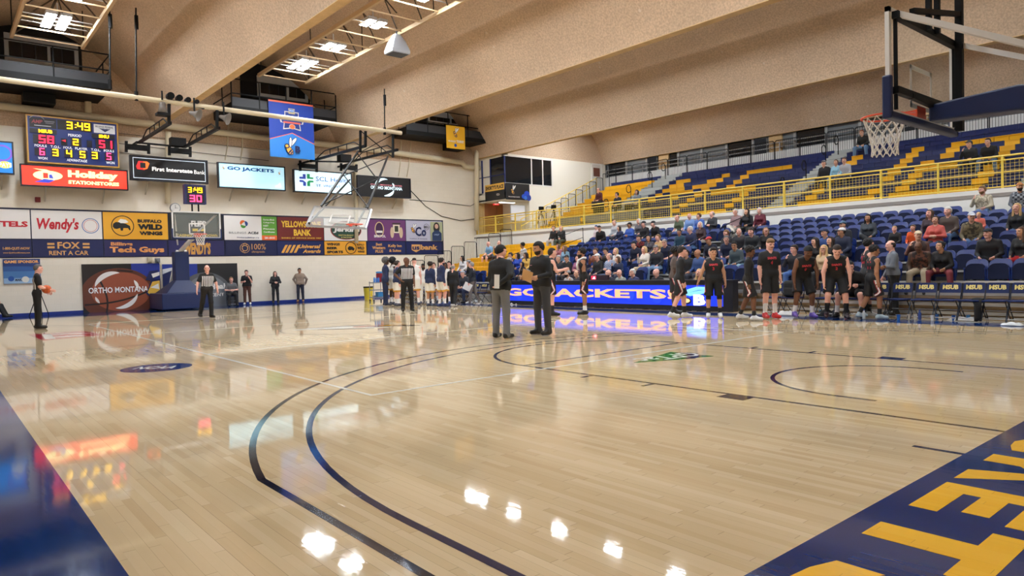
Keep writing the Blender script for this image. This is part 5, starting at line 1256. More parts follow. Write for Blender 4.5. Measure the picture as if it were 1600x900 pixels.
# spectators: column, row of pixels of the crown, coat, trousers, skin, hair, colour, pose, extras, label
SPEC = [
 (766, 376, (126, 172, 214), (70, 60, 58), 'p', 'bald', 'gry', 'lap', dict(bottom='shorts', sleeve='short'), 'bald man in a light blue T-shirt on the top gold bench'),
 (783, 378, (84, 30, 46), (50, 40, 44), 'p', 'thin', 'gry', 'chin', {}, 'grey haired person in a maroon jacket beside the light blue T-shirt'),
 (725, 402, (214, 212, 216), (40, 40, 48), 'w', 'long', 'blk', 'lap', dict(fem=1), 'dark haired woman with a pale front by the lower gold benches'),
 (736, 404, (24, 24, 28), (30, 30, 34), 'w', 'long', 'dbr', 'lap', dict(fem=1, hat='beanie', hatc=(150, 150, 152)), 'woman in a grey knitted hat and long black coat by the gold benches'),
 (801, 396, (26, 36, 56), (40, 44, 54), 'w', 'short', 'dbr', 'lap', dict(specs=1), 'dark haired person in a navy jacket left of the royal blue hoodie'),
 (811, 397, (40, 78, 190), (40, 40, 60), 'w', 'bob', 'blk', 'chin', dict(fem=1), 'person in a royal blue hoodie with black hair'),
 (824, 394, (226, 182, 92), (120, 120, 130), 't', 'long', 'dbr', 'lap', dict(fem=1), 'woman in a yellow hoodie with long dark hair'),
 (820, 381, (214, 214, 218), (40, 40, 48), 'm', 'curly', 'blk', 'lap', {}, 'person with black curly hair in a white shirt behind the yellow hoodie'),
 (796, 408, (62, 66, 74), (80, 100, 140), 'w', 'short', 'gry', 'lap', {}, 'grey haired man in a slate shirt left of the coach with the clipboard'),
 (791, 431, (60, 44, 40), (40, 40, 48), 'w', 'bob', 'brn', 'lap', dict(fem=1, kid=.8), 'brown haired child low behind the left end of the lit table'),
 (819, 429, (40, 36, 44), (40, 40, 48), 't', 'long', 'blk', 'lap', dict(fem=1, kid=.8), 'black haired girl low behind the lit table between the two coaches'),
 (867, 359, (24, 24, 28), (176, 172, 168), 'w', 'short', 'lbr', 'lap', dict(phones=1, row=7), 'woman in black with headphones and pale trousers at the end of the top row'),
 (879, 360, (30, 32, 32), (66, 74, 62), 'p', 'bob', 'bld', 'chin', dict(fem=1, row=7), 'blonde woman in black next to the one with headphones'),
 (934, 359, (216, 200, 204), (60, 60, 70), 'p', 'bald', 'gry', 'lap', dict(hat='beanie', hatc=(60, 90, 130), kid=.8, row=7), 'child in a blue knitted hat and pale top in the top row'),
 (941, 360, (28, 26, 28), (40, 40, 46), 'w', 'short', 'dbr', 'clasp', dict(hat='cap', hatc=(34, 34, 38), row=6), 'man in a black jacket and cap below the child in the blue hat'),
 (867, 389, (60, 66, 80), (50, 52, 60), 't', 'short', 'gry', 'lap', dict(hat='beanie', hatc=(104, 104, 108), beard='full', beardc='gry'), 'man in a grey knitted hat and dark plaid shirt'),
 (875, 384, (190, 120, 130), (60, 60, 70), 'p', 'long', 'lbr', 'lap', dict(fem=1, kid=.85), 'light haired girl left of the woman in the denim jacket'),
 (885, 382, (134, 172, 200), (30, 30, 34), 'p', 'long', 'lbr', 'lap', dict(fem=1), 'blonde woman in a light denim jacket'),
 (878, 404, (44, 48, 56), (76, 108, 158), 'w', 'short', 'gry', 'lap', {}, 'grey haired man in a dark jacket and jeans in the second row'),
 (891, 397, (30, 30, 34), (40, 40, 46), 'w', 'short', 'dbr', 'lap', dict(hat='cap', hatc=(30, 30, 34)), 'man in a black cap and black shirt left of the mauve top'),
 (900, 396, (150, 92, 120), (50, 44, 56), 'p', 'pony', 'brn', 'cross', dict(fem=1), 'woman in a mauve top with folded arms'),
 (891, 424, (190, 190, 190), (40, 40, 48), 'w', 'short', 'dbr', 'lap', dict(hat='beanie', hatc=(150, 152, 156), beard='full', seat=1), 'bearded man in a pale grey knitted hat low behind the lit table'),
 (904, 423, (50, 50, 58), (40, 40, 48), 'w', 'thin', 'dbr', 'chin', dict(seat=1), 'man with his hand at his mouth low behind the lit table'),
 (934, 386, (150, 92, 72), (60, 56, 60), 'w', 'short', 'brn', 'chin', {}, 'man in a rust brown jacket looking to the left'),
 (952, 388, (52, 44, 40), (50, 48, 50), 'w', 'short', 'dbr', 'chin', dict(hat='cap', hatc=(30, 30, 34)), 'man in a black cap and dark brown jacket with a hand to his face'),
 (965, 388, (226, 222, 218), (200, 200, 206), 'p', 'bob', 'bld', 'lap', dict(fem=1), 'blonde woman in a white jacket'),
 (938, 402, (34, 34, 38), (50, 50, 58), 'p', 'short', 'gry', 'lap', dict(hat='cap', hatc=(226, 226, 228)), 'man in a white cap and black jacket'),
 (955, 400, (128, 140, 168), (60, 70, 96), 'p', 'thin', 'gry', 'cross', dict(plaid=((176, 186, 210), (96, 106, 140), 26)), 'balding man in a blue checked shirt with folded arms'),
 (965, 406, (34, 46, 76), (50, 56, 76), 'w', 'bob', 'brn', 'chin', dict(kid=.85), 'brown haired boy in navy beside the checked shirt'),
 (957, 425, (40, 44, 60), (40, 40, 48), 'p', 'bald', 'gry', 'lap', dict(seat=1), 'bald man at the scorers table, left of the other bald man'),
 (969, 426, (150, 156, 150), (40, 40, 48), 'p', 'bald', 'gry', 'lap', dict(seat=1), 'bald man in a pale patterned collar at the scorers table'),
 (992, 421, (40, 50, 92), (40, 40, 48), 'p', 'short', 'wht', 'lap', dict(specs=1, seat=1), 'white haired man with glasses in navy at the scorers table'),
 (1029, 422, (24, 26, 34), (40, 40, 48), 'p', 'bald', 'gry', 'lap', dict(seat=1), 'bald man in black alone towards the right end of the scorers table'),
 (963, 350, (186, 188, 194), (60, 60, 70), 'p', 'thin', 'gry', 'lap', dict(row=7), 'balding man in a pale grey shirt leaning in the top row'),
 (970, 357, (30, 40, 76), (40, 44, 70), 'w', 'bob', 'dbr', 'lap', dict(fem=1, kid=.9, row=6), 'child in a navy striped track top turned away'),
 (984, 355, (44, 84, 170), (40, 50, 90), 'm', 'short', 'blk', 'cross', dict(hat='cap', hatc=(24, 24, 30), row=6), 'man in a bright blue jacket and black cap'),
 (1000, 347, (92, 90, 98), (70, 70, 76), 'p', 'bob', 'wht', 'lap', dict(fem=1, row=7), 'white haired woman in grey in the top row'),
 (1009, 351, (28, 28, 34), (40, 40, 46), 'p', 'short', 'gry', 'lap', dict(hat='cap', hatc=(30, 32, 40), row=6), 'man in a black cap next to the white haired woman in grey'),
 (1028, 350, (26, 26, 32), (40, 40, 46), 'p', 'short', 'gry', 'clasp', dict(hat='cap', hatc=(26, 26, 30), row=6), 'man in black with a black cap, alone left of the olive green shirt'),
 (1001, 366, (110, 34, 36), (40, 40, 46), 'w', 'short', 'dbr', 'lap', dict(hat='cap', hatc=(28, 28, 32), plaid=((130, 34, 38), (26, 22, 26), 14)), 'man in a red and black checked shirt and black cap'),
 (1017, 369, (78, 76, 88), (50, 50, 58), 'w', 'bob', 'dbr', 'lap', dict(fem=1, plaid=((110, 108, 120), (40, 40, 48), -30)), 'woman with a dark bob in a speckled black top'),
 (1031, 367, (206, 168, 120), (50, 46, 46), 'p', 'short', 'lbr', 'lap', dict(fem=1), 'woman with short light hair in a tan sweater'),
 (997, 377, (32, 40, 66), (46, 50, 66), 'w', 'short', 'dbr', 'clasp', dict(hat='cap', hatc=(30, 34, 46)), 'man in a navy jacket with a yellow lined collar and black cap'),
 (1012, 386, (224, 216, 206), (190, 170, 140), 'p', 'bob', 'bld', 'chin', dict(fem=1), 'blonde woman in white with a gold vest and tan trousers'),
 (1026, 381, (30, 32, 40), (126, 154, 188), 'p', 'short', 'gry', 'lap', dict(hat='cap', hatc=(112, 110, 110)), 'old man in a grey cap, black jacket and light jeans'),
 (1046, 372, (28, 36, 66), (44, 60, 92), 'p', 'short', 'gry', 'clasp', dict(wide=1.15, sleeve='short', specs=1), 'big man in a navy polo shirt leaning forward beside the aisle'),
 (1066, 341, (92, 106, 84), (70, 70, 76), 'p', 'thin', 'dbr', 'knees', dict(sleeve='short', row=7), 'balding man in an olive green shirt in the top row'),
 (1079, 340, (116, 150, 206), (60, 66, 90), 'p', 'bald', 'gry', 'lap', dict(row=7), 'bald man in a light blue shirt in the top row'),
 (1094, 340, (72, 104, 180), (60, 66, 90), 'w', 'short', 'brn', 'lap', dict(row=7, kid=.95), 'brown haired boy in a blue shirt in the top row'),
 (1064, 361, (40, 74, 96), (70, 90, 120), 'm', 'short', 'blk', 'lap', dict(kid=.9), 'black haired boy in a teal jacket'),
 (1082, 353, (28, 38, 74), (86, 124, 176), 'p', 'short', 'wht', 'lap', dict(wide=1.1), 'white haired man in a navy sweater and blue jeans'),
 (1097, 347, (60, 40, 44), (170, 160, 146), 'p', 'bob', 'wht', 'lap', dict(fem=1), 'white haired woman in dark red with tan trousers reading a programme'),
 (1113, 339, (46, 48, 54), (40, 42, 50), 'p', 'thin', 'gry', 'cross', dict(row=7), 'grey haired man in a dark vest with folded arms in the top row'),
 (1114, 366, (30, 34, 56), (40, 44, 60), 't', 'short', 'dbr', 'clasp', dict(hat='cap', hatc=(196, 60, 62)), 'man in a bright red cap and navy jacket'),
 (1138, 360, (40, 38, 42), (40, 40, 46), 'p', 'short', 'lbr', 'lap', dict(fem=1), 'woman with short ginger brown hair in black'),
 (1157, 354, (44, 44, 50), (50, 50, 56), 'p', 'thin', 'gry', 'lap', dict(wide=1.1), 'old man with thin grey hair in a dark padded jacket'),
 (1179, 354, (52, 58, 64), (46, 50, 56), 'p', 'short', 'dbr', 'clasp', dict(wide=1.1), 'dark haired man in a black leather jacket over green'),
 (1198, 356, (28, 28, 32), (36, 36, 40), 'p', 'bob', 'lbr', 'lap', dict(fem=1), 'woman with a light brown bob in black'),
 (1140, 371, (34, 42, 72), (50, 54, 70), 'p', 'short', 'dgy', 'clasp', dict(specs=1), 'grey haired man with glasses in a navy jacket'),
 (1155, 375, (70, 84, 92), (120, 150, 170), 't', 'short', 'blk', 'clasp', dict(specs=1, thick=.0), 'young man with glasses in a slate shirt with a green print'),
 (1154, 335, (150, 124, 128), (196, 188, 178), 'p', 'short', 'wht', 'lap', dict(cross=1, row=7), 'white haired man with pale trousers and crossed legs in the top row'),
 (1167, 334, (36, 36, 42), (60, 60, 56), 'w', 'long', 'dbr', 'chin', dict(fem=1, row=7), 'dark haired woman in a black leather jacket with a hand to her face'),
 (1189, 334, (96, 28, 46), (60, 50, 60), 'p', 'bob', 'wht', 'lap', dict(fem=1, row=7), 'white haired woman in a maroon cardigan over a white blouse'),
 (1098, 390, (56, 84, 140), (50, 54, 70), 'm', 'bald', 'gry', 'lap', {}, 'bald man in a blue jacket behind the player with number 3'),
 (1107, 396, (84, 90, 98), (60, 62, 70), 'p', 'short', 'gry', 'lap', {}, 'grey haired man in a grey jacket turned away beside number 3'),
 (1079, 391, (30, 32, 38), (40, 40, 46), 'w', 'short', 'dbr', 'lap', {}, 'man in black half hidden behind the walking player'),
 (1095, 423, (150, 120, 96), (40, 40, 46), 'p', 'long', 'bld', 'lap', dict(fem=1, seat=1), 'blonde woman low at the right end of the scorers table'),
 (1243, 396, (34, 34, 42), (66, 100, 160), 'p', 'short', 'dbr', 'chin', dict(specs=1, row=0, wide=1.05), 'dark haired man with glasses, black jacket and blue jeans in the front row'),
 (1276, 367, (26, 24, 28), (30, 30, 34), 'w', 'long', 'dbr', 'lap', dict(fem=1), 'girl with long brown hair in black, left of the two girls'),
 (1301, 368, (28, 26, 28), (30, 30, 34), 'w', 'long', 'dbr', 'lap', dict(fem=1), 'girl with long brown hair in black, right of the two girls'),
 (1293, 354, (46, 76, 140), (40, 44, 60), 'w', 'short', 'dbr', 'lap', dict(hat='cap', hatc=(34, 46, 80)), 'man in a blue jacket and navy cap behind the two girls'),
 (1290, 392, (206, 180, 146), (34, 34, 38), 'w', 'long', 'bld', 'lap', dict(fem=1, row=0, specs=1), 'smiling woman with long blonde hair in a beige sweater in the front row'),
 (1319, 362, (30, 38, 64), (40, 44, 56), 't', 'short', 'dbr', 'lap', dict(hat='cap', hatc=(220, 220, 224), thick=.02), 'man in a black and white cap and navy puffer jacket'),
 (1321, 351, (40, 42, 50), (40, 44, 50), 'w', 'short', 'dbr', 'lap', dict(hat='cap', hatc=(74, 104, 134)), 'man in a steel blue cap behind the navy puffer jacket'),
 (1358, 332, (60, 68, 78), (30, 30, 34), 't', 'long', 'blk', 'lap', dict(fem=1, cross=1), 'woman with black hair in a charcoal jacket sitting alone'),
 (1404, 361, (26, 26, 30), (40, 40, 46), 'p', 'crew', 'bld', 'lap', dict(kid=.72), 'small blond boy in a black T-shirt'),
 (1425, 359, (232, 96, 40), (40, 50, 80), 'p', 'short', 'brn', 'lap', dict(kid=.72), 'small brown haired boy in bright orange'),
 (1436, 360, (60, 40, 36), (36, 36, 40), 'w', 'short', 'brn', 'chin', dict(hat='cap', hatc=(206, 190, 160), sleevec=(96, 62, 52)), 'man in a beige cap and black vest with brown sleeves'),
 (1462, 342, (200, 92, 84), (40, 40, 48), 'w', 'pony', 'dbr', 'cross', dict(fem=1), 'woman in a coral red sweater with a brown ponytail'),
 (1457, 327, (60, 44, 54), (80, 112, 160), 'p', 'long', 'brn', 'lap', dict(fem=1), 'woman with brown hair in a plum coloured jacket'),
 (1483, 320, (84, 72, 66), (92, 124, 170), 'p', 'short', 'wht', 'lap', dict(wide=1.1), 'white haired man in a brown blazer with an orange scarf'),
 (1519, 338, (98, 88, 66), (86, 120, 170), 'w', 'short', 'brn', 'lap', dict(hat='cap', hatc=(200, 204, 214), plaid=((120, 108, 80), (58, 52, 40), -16)), 'man in a pale cap and camouflage jacket holding a child'),
 (1535, 350, (222, 116, 98), (80, 110, 160), 'p', 'short', 'bld', 'lap', dict(kid=.6, lap=1), 'blond toddler in a coral sweater on the camouflage jacket man'),
 (1537, 306, (190, 180, 158), (86, 120, 170), 'p', 'short', 'lbr', 'chin', dict(beard='full', specs=1, row=7, wide=1.1, plaid=((206, 196, 172), (150, 140, 120), -22)), 'bearded man with glasses in a cream patterned sweater in the top row'),
 (1549, 363, (28, 28, 32), (34, 34, 38), 'p', 'short', 'gry', 'clasp', dict(hat='cap', hatc=(28, 28, 34), wide=1.2, row=1), 'big man in a black cap and black jacket in the second row'),
 (1594, 301, (96, 100, 108), (60, 60, 70), 't', 'short', 'dbr', 'lap', dict(hat='cap', hatc=(172, 112, 60), beard='full', row=7, plaid=((150, 154, 160), (50, 54, 62), 16)), 'bearded man in a brown cap and grey checked shirt at the right edge'),
 (1592, 322, (26, 26, 28), (84, 116, 166), 'p', 'long', 'bld', 'lap', dict(fem=1), 'blonde woman in a black hoodie with a white print at the right edge'),
 (1600, 372, (24, 24, 26), (190, 44, 52), 't', 'long', 'brn', 'lap', dict(fem=1, row=1), 'person in black with red trousers cut by the right edge'),
 (1441, 389, (70, 52, 40), (176, 162, 138), 'b', 'bald', 'blk', 'lap', dict(row=0, wide=1.1, lean=24, head=(0, -22), plaid=((104, 62, 46), (40, 30, 28), -14)), 'bald man in a brown patterned jacket and khaki trousers in the front row'),
 (1474, 394, (22, 22, 26), (120, 48, 58), 't', 'bun', 'blk', 'clasp', dict(fem=1, row=0), 'woman in black with maroon trousers in the front row'),
]
UPPER = [
 (937, 299, (84, 34, 42), (40, 40, 48), 'p', 'thin', 'dbr', 'lap', {}, 'man in a maroon top alone on the gold upper benches'),
 (966, 303, (46, 44, 48), (40, 40, 46), 'p', 'short', 'dbr', 'lap', dict(phones=1), 'person with headphones behind a laptop at the press table'),
 (997, 302, (120, 130, 140), (40, 40, 46), 'w', 'bob', 'dbr', 'lap', dict(phones=1), 'dark haired person in grey at the right end of the press table'),
 (1289, 253, (26, 28, 34), (36, 36, 42), 'w', 'short', 'gry', 'lap', dict(hat='cap', hatc=(70, 70, 76)), 'man in black with a grey cap beside the middle upper aisle'),
 (1308, 253, (146, 196, 222), (90, 110, 140), 'w', 'bun', 'brn', 'lap', dict(fem=1), 'woman in a light blue top beside the middle upper aisle'),
 (1321, 251, (164, 166, 172), (60, 60, 66), 'w', 'short', 'brn', 'lap', {}, 'young person in a pale grey hoodie next to the light blue top'),
 (1350, 204, (26, 28, 28), (96, 130, 170), 'w', 'short', 'red', 'clasp', {}, 'person in black and jeans high up behind the near net'),
 (1516, 226, (30, 32, 34), (40, 44, 50), 'w', 'short', 'dbr', 'chin', dict(hat='cap', hatc=(60, 62, 66)), 'man in a dark jacket and cap with hands at his face in the upper stand'),
 (1547, 220, (24, 24, 26), (90, 110, 130), 'w', 'short', 'dbr', 'clasp', dict(wide=1.1), 'man in a black sweater in the upper stand below the near basket arm'),
]
def seated(sp, ex, pose, kid):
    d = dict(H=1.76 * kid, lean=8, sleeve=ex.get('sleeve', 'long'))
    d['arms'] = dict(lap=A_LAP, clasp=A_CLASP, cross=A_CROSS, chin=A_CHINR, knees=A_KNEES)[pose]
    d['legs'] = L_SITX if ex.get('cross') else L_SIT
    if pose in ('clasp', 'knees'): d['lean'] = 20; d['legs'] = L_SITW
    if pose == 'cross': d['lean'] = -2
    for k in ('bottom', 'hat', 'hatc', 'beard', 'beardc', 'phones', 'specs', 'fem', 'wide', 'thick', 'plaid', 'head', 'lean', 'sleevec'):
        if k in ex: d[k] = ex[k]
    if ex.get('fem'): d['wide'] = ex.get('wide', 1) * .92; d['H'] *= .96
    return d
OCC = {}                                                 # row -> list of occupied Y
HEADZ = {}
def find_seat(rec):
    u, v, ex = rec[0], rec[1], rec[8]
    kid = ex.get('kid', 1.0); sit = 1.25 * kid ** .8
    if ex.get('seat'): return None, Y_at(u, 9.45, 1.2)       # on a chair behind the scorers' table
    best = None
    for i in range(8):
        x = ROW_X[i]; zf = ROW_Z[i] - .236; y = Y_at(u, x, zf + sit); e = abs(proj((x, y, zf + sit))[1] - v)
        if ex.get('row') is not None: e = 0 if i == ex['row'] else 99
        if best is None or e < best[0]: best = (e, i, y)
    return best[1], best[2]
def spread_out(places, gap=.47):
    """neighbours in one row keep a seat's width between them"""
    for _ in range(60):
        for a in range(len(places)):
            for b in range(len(places)):
                (ra, ya), (rb, yb) = places[a], places[b]
                if a != b and ra == rb and ya <= yb and yb - ya < gap and not SPEC[a][8].get('lap') and not SPEC[b][8].get('lap'):
                    q = (gap - (yb - ya)) / 2 + .001; places[a] = (ra, ya - q); places[b] = (rb, yb + q)
    return places
def seat_person(rec, idx):
    u, v, coat, trou, skin, hair, hc, pose, ex, lab = rec
    kid = ex.get('kid', 1.0); sp = seated(None, ex, pose, kid)
    row, y = PLACES[idx]
    x, zf = (9.45, 0.0) if row is None else (ROW_X[row] - .02, ROW_Z[row] - .236)
    if ex.get('lap'): x -= .22; zf += .12
    d = 270 + random.uniform(-14, 14)                    # facing the court
    look = random.choice((-20, 0, 14, 28, 40)) if 'head' not in ex else 0
    sp.update(shirt=coat, pants=trou, skin=skin, hair=hair if hair != 'bald' else None, hairc=hc)
    sp.setdefault('head', (look, random.choice((-6, 0, 3))))
    if sp.get('hat') and sp['hat'] == 'cap' and hair in ('short',): sp['hair'] = 'thin'
    k = sp['H'] / 1.83
    hipz = (ROW_Z[0] * 0 + .40) if True else 0
    sp['pelvis_z'] = (.42 if kid > .85 else .42) / k + .085
    # feet on the deck in front: shins as long as the seat is high
    o, info = make_person('person', (x, y, zf), d, sp, lab, 'spectators in the lower stand', h=.024 if x > 12 else .020)
    if row is not None and not ex.get('lap'): OCC.setdefault(row, []).append(y)
    return o
PLACES = spread_out([find_seat(r) for r in SPEC])
for i, rec in enumerate(SPEC): seat_person(rec, i)

# ------------------------------------------------------------------ folding stadium seats
def rounded(w, h, r, n=5, z0=0.0):
    p = [(-w / 2, z0), (w / 2, z0)]
    for k in range(n + 1):
        a = math.pi / 2 * k / n; p.append((w / 2 - r + r * math.cos(a), z0 + h - r + r * math.sin(a)))
    for k in range(n + 1):
        a = math.pi / 2 + math.pi / 2 * k / n; p.append((-w / 2 + r + r * math.cos(a), z0 + h - r + r * math.sin(a)))
    return p
def panel(poly, th, f):
    """curved panel: outline (y, z), f(y, z) gives its x"""
    n = len(poly); m = MB(); cy = sum(p[0] for p in poly) / n; cz = sum(p[1] for p in poly) / n
    rings = []
    for s in (1.0, .55, .01): rings.append([(cy + (y - cy) * s, cz + (z - cz) * s) for y, z in poly])
    vs = []
    for side in (0, th): vs += [(f(y, z) + side, y, z) for r in rings for y, z in r]
    o = 3 * n; fs = []
    for j in range(2):
        for i in range(n):
            a, b, c, d = j * n + i, j * n + (i + 1) % n, (j + 1) * n + (i + 1) % n, (j + 1) * n + i
            fs += [(a, d, c, b), (o + a, o + b, o + c, o + d)]
    for i in range(n): fs.append((i, (i + 1) % n, o + (i + 1) % n, o + i))
    return m.add(vs, fs)
def make_seat(opened):
    r = empty('stadium_seat'); 
    bk = panel(rounded(.455, .40, .13, z0=.10), .035, lambda y, z: .14 + .26 * (z - .10) - .55 * y * y).build('backrest', M_NAVYPL, r, smooth=False); smooth_by_angle(bk, 50)
    if opened: st = MB(); q = panel([(y, z) for y, z in rounded(.40, .42, .12)], .05, lambda y, z: 0.0); st.v = [(.10 - z, y, .115 + x) for x, y, z in q.v]; st.f = q.f; st.m = q.m
    else: st = panel(rounded(.40, .36, .13, z0=.035), .045, lambda y, z: -.03 + .24 * z - .30 * y * y)
    so = st.build('folding_seat', M_NAVYBACK, r); smooth_by_angle(so, 50)
    for s in (-1, 1):
        MB().box(.0, .10, s * .212 - .013, s * .212 + .013, .0, .26).box(-.02, .22, s * .212 - .016, s * .212 + .016, .26, .30).build('side_bracket', M_NAVYPL, r)
    return r
SEAT_C, SEAT_O = make_seat(False), make_seat(True)
first = {False: True, True: True}
def put_seat(row, y, op):
    src = SEAT_O if op else SEAT_C
    o = src if first[op] else copy_tree(src); first[op] = False
    o.location = (ROW_X[row], y, ROW_Z[row] + .014)
    tag(o, 'navy plastic seat %s in the %s row of the lower stand' % ('lowered under a spectator' if op else 'folded up and empty', ORD[row]), 'seat', ('lowered' if op else 'folded') + ' seats in the %s row' % ORD[row])
PITCH = .465
for row in range(8):
    x, z = ROW_X[row], ROW_Z[row]; yr = Y_at(1612, x, z + .3)
    occ = OCC.get(row, [])
    for y in occ:
        if y < AISLES[1][0] - .2: put_seat(row, y, True)
    for a, b in ((max(yr, -1), AISLES[0][0]), (AISLES[0][1], AISLES[1][0])):
        y = a + PITCH / 2 if a > 5 else b - PITCH / 2
        while a + .1 < y < b - .1:
            if all(abs(y - q) > .456 for q in occ): put_seat(row, y, False)
            y += PITCH if a > 5 else -PITCH
# gold bench blocks at the far end of the lower stand
gb = None
_y = AISLES[1][1] + .3
while _y < 27.9: put_seat(0, _y, False); _y += PITCH
for row in range(1, 8):
    x, z = ROW_X[row], ROW_Z[row]
    o = empty('bleacher_bench', (x, 0, z)); tag(o, 'gold moulded bench at the far end of the lower stand, %s row' % ORD[row], 'bench', 'gold benches of the lower stand')
    for k in range(11):
        y = AISLES[1][1] + .05 + .52 * k
        MB().box(.0, .30, y, y + .505, .0, .20).box(.26, .32, y, y + .505, .20, .24).build('seat_block', M_GOLDBENCH, o, bevel=.012)

# ------------------------------------------------------------------ upper stand
UX = [18.2 + .60 * i for i in range(11)]; UZ = [3.72 + .274 * i for i in range(11)]     # front edge and top of each bench, bottom row first
UA = [(3.95, 4.85), (12.6, 13.45), (21.95, 23.45)]; U0, U1 = -3.0, 27.2
for i in range(11):
    struct(MB().box(UX[i] - .25, XR, U0, U1, max(CON_Z, UZ[i] - .66), UZ[i] - .24).build('seating_deck', mat('upper_deck', (52, 53, 58), .7)))  # deck colour darkened to paint the shaded gap below each bench face
struct(MB().box(24.75, XR, U0, U1 + 1.8, 5.4, 6.0).build('seating_deck', mat('upper_deck', (52, 53, 58), .7)))
for k, (a, b) in enumerate(UA):
    m = MB()
    for i in range(11): m.box(UX[i] - .25, UX[i] + .05, a, b, UZ[i] - .42, UZ[i] - .16); m.box(UX[i] + .05, UX[i] + .36, a, b, UZ[i] - .3, UZ[i] - .02)
    struct(m.build('aisle_steps', mat('step_pale', (168, 172, 170), .5)))
# colours of the benches: gold runs read as column spans at the height of the row
RUNS = {3: ((1165, 1231), (1128.5, 1141), (1062, 1073), (1335.4, 1352.3), (1421, 1439.6), (1477, 1625)), 4: ((1154, 1167), (1106, 1129.5), (1051, 1072.5), (1325.5, 1342), (1411, 1430), (1468, 1488.4), (1571.7, 1594.6)),
 5: ((1143, 1156), (1083, 1118), (1040, 1072), (1313, 1332), (1401, 1420), (1459, 1479), (1563.8, 1586.8)), 6: ((1131, 1144), (1095, 1107), (1028, 1039), (1049, 1083), (1303, 1320), (1391, 1410), (1449, 1469.3), (1554, 1578)),
 7: ((1117, 1186), (1083, 1096), (1018.5, 1027), (1049, 1060), (1293, 1310), (1381, 1400), (1439, 1502.6), (1545, 1569)), 8: ((1161, 1175), (1071, 1083), (1282, 1298.7), (1370, 1389), (1428, 1449), (1536, 1560)),
 9: ((1148, 1162.5), (1059, 1070), (1270, 1287), (1358.5, 1375.5), (1417.6, 1438.4), (1527, 1551)), 10: ((1135.6, 1150), (1046, 1058), (1257.5, 1275), (1347, 1367), (1406, 1427.5), (1517.6, 1541.7)),
 11: ((1069, 1137), (1033, 1043), (1245.4, 1354.8), (1395, 1532))}
GOLD = {i: [(Y_at(u1, UX[i], UZ[i]), Y_at(u0, UX[i], UZ[i])) for u0, u1 in RUNS.get(11 - i, ())] for i in range(11)}
sec = [(U0, UA[0][0]), (UA[0][1], UA[1][0]), (UA[1][1], UA[2][0]), (UA[2][1], U1)]
SECN = ['at the right edge', 'right of the middle aisle', 'between the two aisles', 'at the far gold end']
UP_ORD = ['front', 'second', 'third', 'fourth', 'fifth', 'sixth', 'seventh', 'eighth', 'ninth', 'tenth', 'top']
PB = .485
for i in range(11):
    for q, (a, b) in enumerate(sec):
        o = empty('bleacher_bench', (UX[i], a, UZ[i])); tag(o, 'moulded bench of the upper stand %s, %s row' % (SECN[q], UP_ORD[i]), 'bench', 'benches of the upper stand')
        n = max(1, round((b - a) / PB)); w_ = (b - a) / n
        for k in range(n):
            yc = a + (k + .5) * w_
            g = (q == 3 and i < 10) or any(lo - .02 < yc < hi + .02 for lo, hi in GOLD[i])
            MB().box(.0, .30, k * w_ + .006, (k + 1) * w_ - .006, -.190, -.03).box(-.015, .34, k * w_ + .006, (k + 1) * w_ - .006, -.03, 0).build('seat_block', M_GOLDBENCH if g else M_NAVYBENCH, o)
for u, v, coat, trou, skin, hair, hc, pose, ex, lab in UPPER:
    sp = seated(None, ex, pose, 1.0); sit = 1.22
    best = min(range(11), key=lambda i: abs(proj((UX[i] + .15, Y_at(u, UX[i] + .15, UZ[i] + .84), UZ[i] + .84))[1] - v))
    x = UX[best] + .16; z = UZ[best]; y = Y_at(u, x, z + .8)
    sp.update(shirt=coat, pants=trou, skin=skin, hair=hair if hair != 'bald' else None, hairc=hc, pelvis_z=.10 / (sp['H'] / 1.83) + .075, head=(random.choice((0, 15, 25)), 0))
    make_person('person', (x, y, z), 270, sp, lab, 'spectators in the upper stand', h=.026)
# ------------------------------------------------------------------ railings
RX, RZ0, RZ1 = CON_X + .10, 3.45, 4.44
rl = empty('guard_railing', (RX, 0, RZ0)); tag(rl, 'long yellow railing with wire mesh along the front of the upper concourse', 'railing')
H = RZ1 - RZ0; ys = [31.6 - 1.775 * k for k in range(20)]
for y in ys: MB().box(-.03, .03, y - .03, y + .03, 0, H).build('post', M_YEL, rl)
for z, r in ((H, .03), (H - .13, .022), (H * .50, .022), (.05, .02)):
    MB().tube([(0, ys[-1], z), (0, ys[0], z)], r, 8).build('rail', M_YEL, rl)
m = MB(); y = ys[-1]
while y < ys[0]:
    m.box(-.004, .004, y - .004, y + .004, .05, H - .13); y += .115
for k in range(1, 8): m.box(-.004, .004, ys[-1], ys[0], .05 + k * .10 - .004, .05 + k * .10 + .004)
m.build('wire_mesh', M_YEL, rl)
def baluster_panel(m, a, b, h, n, r=.018, rb=.008):
    """hoop-topped panel from foot a to foot b"""
    a, b = Vector(a), Vector(b); up = Vector((0, 0, h)); d = (b - a); c = d.normalized() * .06
    m.tube([a, a + up - Vector((0, 0, .06)), a + up + c, b + up - c, b + up - Vector((0, 0, .06)), b], r, 6)
    m.tube([a + Vector((0, 0, .1)), b + Vector((0, 0, .1))], r * .7, 5)
    for k in range(1, n): p = a + d * (k / n); m.tube([p + Vector((0, 0, .1)), p + up], rb, 4)
for i in range(8):
    x, z = ROW_X[i], ROW_Z[i] + .01
    m = MB(); baluster_panel(m, (0, 0, 0), (.80, 0, 0), 1.10, 8)
    tag(m.build('end_rail', M_BLACK, loc=(x, 28.25, z)), 'black barred end rail of the lower stand, %s row step' % ORD[i], 'railing', 'end rails of the lower stand')
